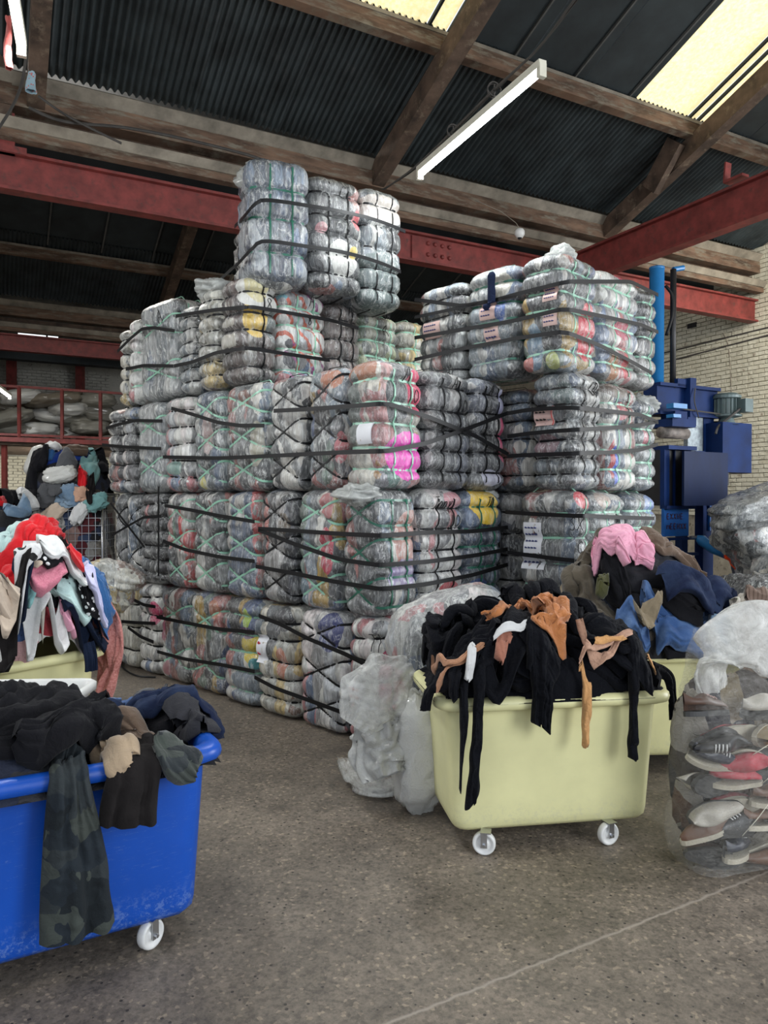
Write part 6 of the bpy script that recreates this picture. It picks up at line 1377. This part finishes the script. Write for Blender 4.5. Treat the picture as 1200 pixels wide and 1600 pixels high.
# far-left low heap
h = Heap((-4.15, 7.5), .2, .62, .5, 1.35, .32, seed=61, expo=.6)
h.base(HM_dark, 'dark heap of clothes at the far left edge', amp=.05)
O, N = rrect(.58, .46, .1, 60); V = np.vstack([np.c_[O*(1 - .02*k) + N*(.03*fbm(O[:, 0]*6, O[:, 1]*6, k*1., 3))[:, None], np.full(60, .03 + k*.13)] for k in range(11)]); R_ = np.array([[math.cos(.2), math.sin(.2)], [-math.sin(.2), math.cos(.2)]]); V[:, :2] = V[:, :2] @ R_ + np.array((-4.15, 7.5))
mo('clothes_pile', V, gridf(11, 60, False, True), HM_dark, label='tall pile of dark clothes standing on the floor at far left', cat='clothes', kind='stuff')
def yt(nm, cat, lab, m, p, w, **k): return h.put(nm, lab, cat, m, p, w, **k)
yt('cloth', 'cloth', 'red garment on the heap at the far left edge', F_redf, [(-5, 790), (10, 780), (20, 772)], .12, puff=.05)
yt('cloth', 'cloth', 'black garment on the far left heap beside the red one', F_black, [(0, 765), (20, 762), (40, 768)], .2, puff=.05)
yt('cloth', 'cloth', 'white and grey cloth on the right of the far left heap', F_whitec, [(28, 778), (42, 772), (50, 785)], .12, puff=.05)
yt('jeans', 'jeans', 'pale denim over the front of the far left heap', F_lden, [(5, 798), (22, 800), (42, 800)], .16, puff=.04)

# sacks and bags left of the right cart
sack('sack', 'white stuffed sack standing against the left side of right cart', 'sack', M_sackw, at_y(655, 1172, 3.98) , (.135, .16, .31), (0, .03, .1), 81, e=.75, rough=.07, wr=.07)
e = sack('sack', 'large clear sack of clothes slumped behind the cart of tights', 'sack', bale_mat('white', (), 6, .8, .9), at_y(700, 985, 4.42), (.36, .26, .22), (0, -.30, -.1), 82, e=.75, rough=.08, wr=.03, ears=.18)
bB = at_y(655, 1010, 4.15)
sack('sack', 'end of the clear sack bulging beside the cart of tights', 'sack', bale_mat('slate', (), 8, .8, .9), at_y(668, 1018, 4.28), (.13, .2, .24), (0, .08, -.2), 83, e=.7, rough=.06, wr=.03)
def crumple_sheet(name, label, mat, pts, w, seed, amp=.05, cat='bag', wdir=(1, 0, 0)):
    C = resample(np.array(pts), 60); T = np.gradient(C, axis=0); T /= np.linalg.norm(T, axis=1)[:, None]; wd = np.array(wdir, float)
    N = np.cross(T, wd); N /= np.linalg.norm(N, axis=1)[:, None]; W_ = np.cross(N, T); ww = np.interp(np.linspace(0, 1, 60), np.linspace(0, 1, len(w)), w)[:, None]
    th = np.linspace(0, 2*PI, 48, endpoint=False)[None]; a = np.linspace(0, 1, 60)[:, None]
    cx = np.cos(th)*ww/2; cz = np.sin(th)*np.clip(ww*.16, .015, .05); d = amp*fbm(a*4, np.cos(th)*1.6, np.sin(th)*1.6, seed, 2) + amp*.45*(3*np.abs(vn(a*5 + np.cos(th)*1.5, np.cos(th)*4, np.sin(th)*4, seed+7)) - 1)
    P = C[:, None] + W_[:, None]*(cx + d*np.cos(th))[..., None] + N[:, None]*(cz + d*.8*np.sign(np.sin(th)))[..., None]
    P[..., 2] = np.maximum(P[..., 2], .006)
    return mo(name, P.reshape(-1, 3), gridf(60, 48, False, True), mat, label=label, cat=cat)
crumple_sheet('plastic_bag', 'empty clear plastic bag draped from sack to floor, left of the cart', M_clearthick, [at_y(640, 1040, 4.0), at_y(610, 1062, 3.92), at_y(580, 1095, 3.88), at_y(553, 1135, 3.84)], [.10, .30, .36, .16], 91, amp=.022, wdir=(.7, 0, -.7))
crumple_sheet('plastic_bag', 'crumpled bag of white film in the middle of the bag pile', M_cloud, [at_y(600, 1110, 3.92), at_y(598, 1150, 3.90), at_y(592, 1190, 3.86), at_y(598, 1215, 3.82)], [.18, .30, .30, .22], 92, amp=.04, wdir=(1, 0, .1))
crumple_sheet('plastic_bag', 'clear film bag lying flat on the floor left of white sack', M_clearthick, [at_z(540, 1188, .10), at_z(560, 1215, .05), at_z(595, 1232, .04), at_z(632, 1215, .05)], [.10, .18, .17, .14], 93, amp=.02, wdir=(.3, 1, 0))
P = at_z(606, 1246, .004); mo('paper_scrap', [P + np.array(v) for v in ((-.03, 0, 0), (0, -.012, .006), (.03, .004, .003), (.012, .014, .008), (-.01, .01, .002))], [[0,1,2,3,4]], M_white, label='small white scrap lying on the floor by the bags', cat='scrap')

# bag of shoes (right foreground)
SB = np.array([1.66, 3.40]); SA = math.radians(14)
shoe_cols = [((.09,.05,.035), .5), ((.32,.25,.15), .7), ((.03,.035,.05), .4), ((.45,.42,.36), .6), ((.06,.10,.17), .6), ((.15,.08,.05), .4), ((.02,.02,.022), .35), ((.45,.06,.08), .6), ((.22,.21,.19), .7)]
shoe_names = ['brown', 'tan', 'dark grey', 'off white', 'blue', 'reddish brown', 'black', 'red', 'grey']
M_sole = plain('pale_rubber_sole', (.46, .42, .33), .6); M_sole2 = plain('dark_rubber_sole', (.04, .04, .04), .6)
def shoe(P, R, k, L=.27, lab=''):
    e = empty('shoe', tuple(P), 0, lab, 'shoe', 'shoes inside the clear bag'); e.rotation_euler = R
    n = 22; x = np.linspace(-L/2, L/2, n); hw = .040*(1 - .25*np.cos((x/L + .5)*2*PI + .6))*np.sqrt(np.clip(1 - (2*x/L)**6, .05, 1)); off = .008*np.sin(x/L*PI)
    V = []
    for z in (0, .022):
        V += [(x[i], off[i] + hw[i], z) for i in range(n)] + [(x[i], off[i] - hw[i], z) for i in range(n-1, -1, -1)]
    m_ = 2*n; F = [[i, (i+1) % m_, m_ + (i+1) % m_, m_ + i] for i in range(m_)] + [list(range(m_))[::-1], list(range(m_, 2*m_))]
    MB().add(V, F).build('sole', M_sole if k % 3 else M_sole2, e)
    u = np.linspace(0, 1, n); top = .085*(1 - u)**.6*(u < .55) + .0; hgt = np.interp(u, [0, .25, .45, .6, .85, 1], [.085, .088, .08, .062, .045, .02])
    V = []; q = 14
    for i in range(n):
        for j in range(q):
            a = PI*j/(q-1); opening = np.clip(1 - abs(u[i] - .22)/.22, 0, 1)*.55 if u[i] < .44 else 0
            zz = .02 + hgt[i]*np.sin(a)**.7*(1 - opening*np.clip(np.sin(a)*1.6 - .8, 0, 1)); V.append((x[i]*.97, off[i] + hw[i]*.95*np.cos(a)*(1 - .18*np.sin(a)), zz))
    c, ro = shoe_cols[k % 9]; MB().add(V, gridf(n, q)).build('upper', plain('shoe_upper_%d' % (k % 9), c, ro, var=.1), e, True)
    if k % 2 == 0:
        mb = MB()
        for t in (.5, .56, .62, .68): xi = -L/2 + L*t; mb.tube([(xi, -.02, .02 + np.interp(t, u, hgt)*.93), (xi + .006, 0, .024 + np.interp(t, u, hgt)), (xi, .02, .02 + np.interp(t, u, hgt)*.93)], .003, 5)
        mb.build('laces', M_white if k % 4 else M_pink, e, True)
    return e
rs = np.random.RandomState(8); cs, sn = math.cos(SA), math.sin(SA); k = 0
for lv in range(7):
    for col in range(4):
        lx = -.22 + col*.145 + rs.uniform(-.02, .02); lz = .05 + lv*.108
        row = -.055
        P = (SB[0] + cs*lx - sn*row, SB[1] + sn*lx + cs*row, lz)
        R = (rs.choice([0, PI/2, -PI/2, .6]) + rs.uniform(-.3, .3), rs.uniform(-.3, .3), SA + rs.choice([0, PI]) + rs.uniform(-.5, .5))
        if lv > 5 and col % 2: continue
        shoe(P, R, int(rs.randint(0, 9)) if not (lv in (4, 5) and col == 1) else 7, .25, '')
        pass
        k += 1
i = 0
lvn = ['at the bottom', 'second level up', 'third level up', 'fourth level up', 'fifth level up', 'sixth level up', 'at the top']; cn = ['left side', 'left of the middle', 'right of the middle', 'right side']
shoes = [o for o in bpy.data.objects if o.name.startswith('shoe') and o.get('category') == 'shoe']
shoes.sort(key=lambda o: (round((o.location.z - .05)/.108), o.location.x))
for o in shoes:
    lv = int(round((o.location.z - .05)/.108)); lx = (o.location.x - SB[0])*cs + (o.location.y - SB[1])*sn; col = int(np.clip(round((lx + .22)/.145), 0, 3))
    up = [c for c in o.children if c.name.startswith('upper')][0]; nm = shoe_names[int(up.data.materials[0].name.split('_')[-1][:1])]
    o['label'] = '%s shoe in the clear bag, %s, %s' % (nm, lvn[min(lv, 6)], cn[col])
# inner lining of old shoes behind, then the bag film
V, F = sackV((.29, .07, .40), 99, e=.5, rough=.05, wr=.05); R_ = np.array(Matrix.Rotation(SA, 3, 'Z'))
mo('packed_shoes', V.reshape(-1, 3) @ R_.T + np.array((SB[0] - sn*.10, SB[1] + cs*.10, .42)), F, heapmat('old_shoe_leather', [(.05,.04,.035), (.2,.16,.1), (.02,.02,.03), (.12,.07,.05), (.3,.28,.24)]), label='old shoes packed at the back inside the clear bag', cat='shoe', kind='stuff')
M_shoebag = film('clear_woven_bag', (.02, .30), (.74, .72, .66), .16, 46, (1, 1, 2.2))
e = empty('shoe_bag', (SB[0], SB[1], 0), SA, 'tall clear woven bag of shoes standing at right foreground', 'bag')
n, m = 72, 64; V = []
for i in range(m):
    t = i/(m-1); z = 1.06*t
    hw = np.interp(t, [0, .03, .12, .4, .62, .78, .90, 1], [.31, .335, .34, .33, .32, .28, .25, .21]); hd = np.interp(t, [0, .05, .2, .6, .76, .88, 1], [.12, .16, .175, .16, .10, .05, .035]); 
    O, N = rrect(hw, hd, min(hd*.8, .12), n); sh = .0 - .05*max(0, t - .7)/.3
    d = .014*(1 - 2*np.abs(fbm(O[:, 0]*5, O[:, 1]*5, z*7, 7, 3))) + .018*fbm(O[:, 0]*4, O[:, 1]*4, z*4, 9)
    if t > .74: d = d + .04*(t - .74)/.26*fbm(O[:, 0]*5, O[:, 1]*5, z*2, 12)
    V.append(np.c_[O[:, 0] + N[:, 0]*d + sh, O[:, 1] + N[:, 1]*d, np.full(n, z) + (.03*fbm(O[:, 0]*7, O[:, 1]*3, 0, 4) if t > .97 else 0) + .008])
V = np.vstack(V); mo('bag_film', V, gridf(m, n, False, True).tolist() + [list(range(n))[::-1]], M_shoebag, e)
# folded-over empty mouth of the bag
mm = crumple_sheet('bag_mouth', None, M_clear, [np.array((-.18, -.02, .80)), np.array((-.19, -.04, .98)), np.array((-.02, -.09, 1.06)), np.array((.14, -.13, .97)), np.array((.20, -.15, .90))], [.16, .22, .30, .34, .22], 94, amp=.018, wdir=(.3, 0, .95)); mm.parent = e
for kx in list(mm.keys()): 
    if kx in ('category', 'label'): del mm[kx]
mb = MB()
for (x0, z0, x1, z1) in ((-.15, .20, -.02, .33), (.12, .10, .22, .03), (-.05, .42, .03, .48), (.18, .52, .20, .60), (-.1, .55, 0, .60)):
    mb.tube([(x0, -.175, z0), ((x0+x1)/2, -.19, (z0+z1)/2 + .01), (x1, -.18, z1)], .002, 4)
mb.build('loose_thread', M_cream, e, True)
mb = MB(); mb.lathe([(.036, 0), (.03, .012), (.034, .02), (.042, .01), (.036, 0)], n=18, axis='y'); o = mb.build('torn_hole', M_sole2, e, True); o.location = (.09, -.185, .13)

# heap of bags by the right wall
pb = [('cloudy bag of pale goods on top of the bag heap by the wall', M_cloudbag, (1195, 790), 7.3, (.52, .35, .16), (0, -.25, .3)), ('clear bag of dark mixed clothes in the bag heap at right edge', M_bagmix, (1205, 815), 7.6, (.36, .3, .24), (0, .3, .2)),
      ('long grey bag across the middle of the bag heap', M_baggr, (1190, 850), 7.4, (.42, .35, .22), (0, .45, .2)), ('tall cloudy bag beside the blue machine', M_cloudbag, (1200, 830), 8.3, (.26, .25, .36), (0, 0, .2)), ('whitish bag under the machine arm', M_wallbag, (1215, 890), 7.8, (.28, .28, .22), (0, .2, .1)),
      ('low cloudy bag below the orange rag', M_cloudbag, (1175, 1005), 7.9, (.45, .30, .30), (0, .1, .2)), ('grey bag in front of the bag heap at right edge', M_baggr, (1232, 915), 6.7, (.24, .28, .2), (0, .1, .0)), ('shiny dark bag low at the right edge of bag heap', bale_mat('black', (), 6, .8, .45), (1190, 930), 6.0, (.24, .3, .16), (0, .0, .0)),
      ('pale wrapped bag right of the orange rag', M_wallbag, (1222, 880), 7.0, (.22, .25, .12), (0, -.3, .0)), ('big cloudy bag at the foot of the bag heap', M_cloudbag, (1150, 1060), 7.2, (.5, .35, .42), (0, 0, 0)), ('pale bag at the foot of bag heap near the right edge', M_wallbag, (1215, 1000), 6.6, (.5, .4, .5), (0, 0, 0)),
      ('grey bag low behind the bag heap by the wall', M_baggr, (1235, 860), 8.0, (.5, .4, .7), (0, 0, .2))]
for i, (lab, m, (px, py), Y, sz, rot) in enumerate(pb):
    P = at_y(px, py, Y); P[2] = max(P[2], sz[2]*.95)
    sack('filled_bag', lab, 'bag', m, P, sz, rot, 120 + i, 'bags heaped by the right wall', e=.75, rough=.16, wr=.075)
for i, (px, py, Y, sz, lab) in enumerate(((185, 900, 6.6, (.24, .2, .12), 'crumpled dusty bag on the far left floor bales'), (165, 925, 6.55, (.22, .2, .14), 'grey bag slumped at left of the floor bales, behind robe'))):
    sack('plastic_bag', lab, 'bag', bale_mat('cream', (), 6, .8, .6), at_y(px, py, Y), sz, (0, .2, .3), 140 + i, e=.8, rough=.2, wr=.08)

# ================================================================ baling machine
M_bd = plain('dark_blue_machine_paint', (.003, .020, .095), .6, spec=.2, var=.15, nscale=3, dirt=(.02, .05, .10), dirtlo=.62)
M_bb = plain('bright_blue_machine_paint', (.008, .10, .36), .38, var=.1, dirt=(.02, .03, .12), dirtlo=.66)
M_cy = plain('sky_blue_cylinder_paint', (.02, .17, .42), .35, var=.06)
M_galv = plain('mottled_galvanised_sheet', (.26, .30, .32), .5, metal=.2, var=.3, nscale=14)
M_mot = plain('grey_green_motor_paint', (.10, .14, .14), .45, var=.1)
M_rus = plain('rusty_grey_steel', (.20, .17, .15), .6, var=.3, nscale=10)
bo = at_y(1030, 785, 8.5); e = empty('baling_machine', (bo[0], bo[1], 0), EA, 'tall blue baling press by the whitewashed wall', 'machine')
def bz(y): return 1.65 + (785 - y)*8.7/1155
def part(name, m, *boxes):
    mb = MB()
    for (x0, x1, y0, y1, z0, z1) in boxes: mb.box(((x0+x1)/2, (y0+y1)/2, (z0+z1)/2), (x1-x0, y1-y0, z1-z0))
    return mb.build(name, m, e)
part('upright', M_bd, (.72, .90, -.02, .10, 0, bz(640))); part('upright', M_bd, (.50, .60, .10, .2, 0, bz(700))); part('upright', M_bb, (-.02, .08, -.02, .1, 0, bz(835))); part('upright', M_bb, (.10, .30, .1, .2, 0, bz(840)))
part('head_beam', M_bd, (-.1, .92, -.05, .15, bz(648), bz(608)), (-.1, .92, -.10, .15, bz(652), bz(647)), (-.1, .92, -.10, .15, bz(609), bz(604)))
part('head_bracket', M_bd, (.34, .44, -.14, .0, bz(655), bz(594)), (.18, .36, -.1, .0, bz(608), bz(596)), (.28, .42, -.16, -.06, bz(668), bz(655)))
part('galvanised_plate', M_galv, (.40, .56, -.06, .0, bz(712), bz(652)), (.56, .68, -.04, .02, bz(712), bz(652)))
part('press_plate', M_bd, (-.08, .30, -.25, .1, bz(672), bz(660)), (.02, .22, -.2, .0, bz(660), bz(648)))
part('press_arm', M_cy, (-.12, .10, -.3, -.2, bz(646), bz(639)), (-.12, 0, -.3, -.2, bz(660), bz(655)))
MB().cyl((-.1, -.1, bz(680)), (.32, -.1, bz(680)), .065, 16).build('press_roller', M_rus, e, True)
part('shelf', M_bd, (-.1, .36, -.22, .1, bz(706), bz(700)), (.30, .45, -.25, .1, bz(711), bz(707)))
part('chamber', M_dark, (-.1, .34, -.1, .3, bz(790), bz(706)))
part('chamber_frame', M_bd, (-.1, -.02, -.16, -.10, bz(790), bz(706)), (.10, .115, -.13, -.10, bz(790), bz(706)), (.28, .34, -.16, -.10, bz(790), bz(706)))
part('door_panel', plain('navy_door_paint', (.002, .011, .05), .55, spec=.2, nscale=5, scl=(1,1,.3), dirt=(.07, .09, .03), dirtlo=.66), (.03, .76, -.32, -.29, bz(790), bz(709)))
part('lower_door', M_bb, (-.1, .30, -.16, -.12, bz(836), bz(794))); part('door_edge', M_bd, (-.1, .36, -.2, -.1, bz(795), bz(790)), (-.1, .40, -.18, -.1, bz(842), bz(838)), (.1, .45, -.18, -.1, bz(866), bz(862)))
mb = MB()
for zt_, wv in ((bz(806), 'EXXHE'), (bz(821), 'MEEHXX')):
    cu = -.06
    for ch in wv:
        for s_ in GLY[ch]:
            p = resample(np.array(s_)*(.045, .06), 6); mb.tube([(cu + a, -.163, zt_ - .03 + b) for a, b in p], .006, 5)
        cu += .055
mb.build('smudged_lettering', plain('dark_purple_paint', (.03, .008, .05), .5), e)
part('control_box', M_bd, (.76, 1.28, -.25, .0, bz(738), bz(660))); part('box_bracket', M_dark, (.92, .94, -.2, -.1, bz(758), bz(738)), (.90, 1.0, .0, .08, bz(735), bz(655)))
part('side_plate', M_bb, (.80, .98, -.05, .0, bz(830), bz(780)))
mb = MB(); mz0, mz1 = bz(652), bz(618); mb.lathe([(0, mz1+.04), (.12, mz1+.04), (.165, mz1+.01), (.165, mz1-.02), (.13, mz1-.03), (.13, mz0+.05), (.17, mz0+.04), (.17, mz0+.02), (.08, mz0), (.10, mz0-.06), (.15, mz0-.08)], (.99, -.12, 0), n=24)
for k in range(18):
    a = 2*PI*k/18; mb.box((.99 + .14*math.cos(a), -.12 + .14*math.sin(a), (mz0+mz1)/2), (.03, .006, mz1-mz0-.06), rz=a)
mb.build('motor', M_mot, e, False); part('terminal_box', M_mot, (1.01, 1.15, -.36, -.24, mz0+.06, mz1-.04))
MB().tube(resample([(1.0, -.3, mz0+.1), (.85, -.28, mz0), (.76, -.2, mz0-.1), (.7, -.2, mz0-.2)], 12), .014, 6).tube(resample([(.0, -.14, bz(642)), (.5, -.16, bz(645)), (.9, -.16, bz(648)), (1.0, -.2, bz(660))], 14), .009, 5).tube(resample([(.40, -.16, bz(610)), (.36, -.18, bz(630)), (.42, -.18, bz(650)), (.46, -.16, bz(655))], 14), .007, 5).build('cable', M_cable, e)
MB().lathe([(0, bz(610)), (.082, bz(610)), (.082, bz(430)), (.086, bz(430)), (.086, bz(426)), (0, bz(424))], (-.0, .05, 0), n=24).build('hydraulic_cylinder', M_cy, e, True)
MB().cyl((.19, -.02, bz(610)), (.19, -.02, bz(428)), .034, 16).build('pipe', M_dark, e, True)
MB().tube(resample([(.06, -.02, bz(455)), (.14, -.05, bz(470)), (.14, -.05, bz(500)), (.08, -.02, bz(530))], 14), .018, 6).build('hose', M_black, e, True)
MB().cyl((.19, -.02, bz(428)), (.32, -.05, bz(424)), .03, 10).build('pipe_fitting', M_cy, e)
MB().tube([(.32, -.25, bz(838)), (.37, -.28, bz(842)), (.46, -.36, bz(856)), (.54, -.46, bz(868))], [.03, .065, .05, .015], 8).build('lever_arm', M_cy, e, True)
MB().cyl((.22, -.25, bz(838)), (.36, -.25, bz(838)), .02, 8).build('lever_pivot', M_zinc, e)
Pr = np.array([*bo[:2], 0]) + np.array([E1[0]*.55 - E2[0]*.46, E1[1]*.55 - E2[1]*.46, bz(866)])
drapery('orange_rag', 'bright orange rag hanging from the lever of the blue machine', 'rag', fabric('orange_cloth', (.80, .07, .01)), [Pr, Pr + (.05, -.10, -.02), Pr + (.09, -.22, -.16), Pr + (.10, -.26, -.32)], [.06, .16, .14, .05], (.6, 0, .8), fold=.02, seed=6)
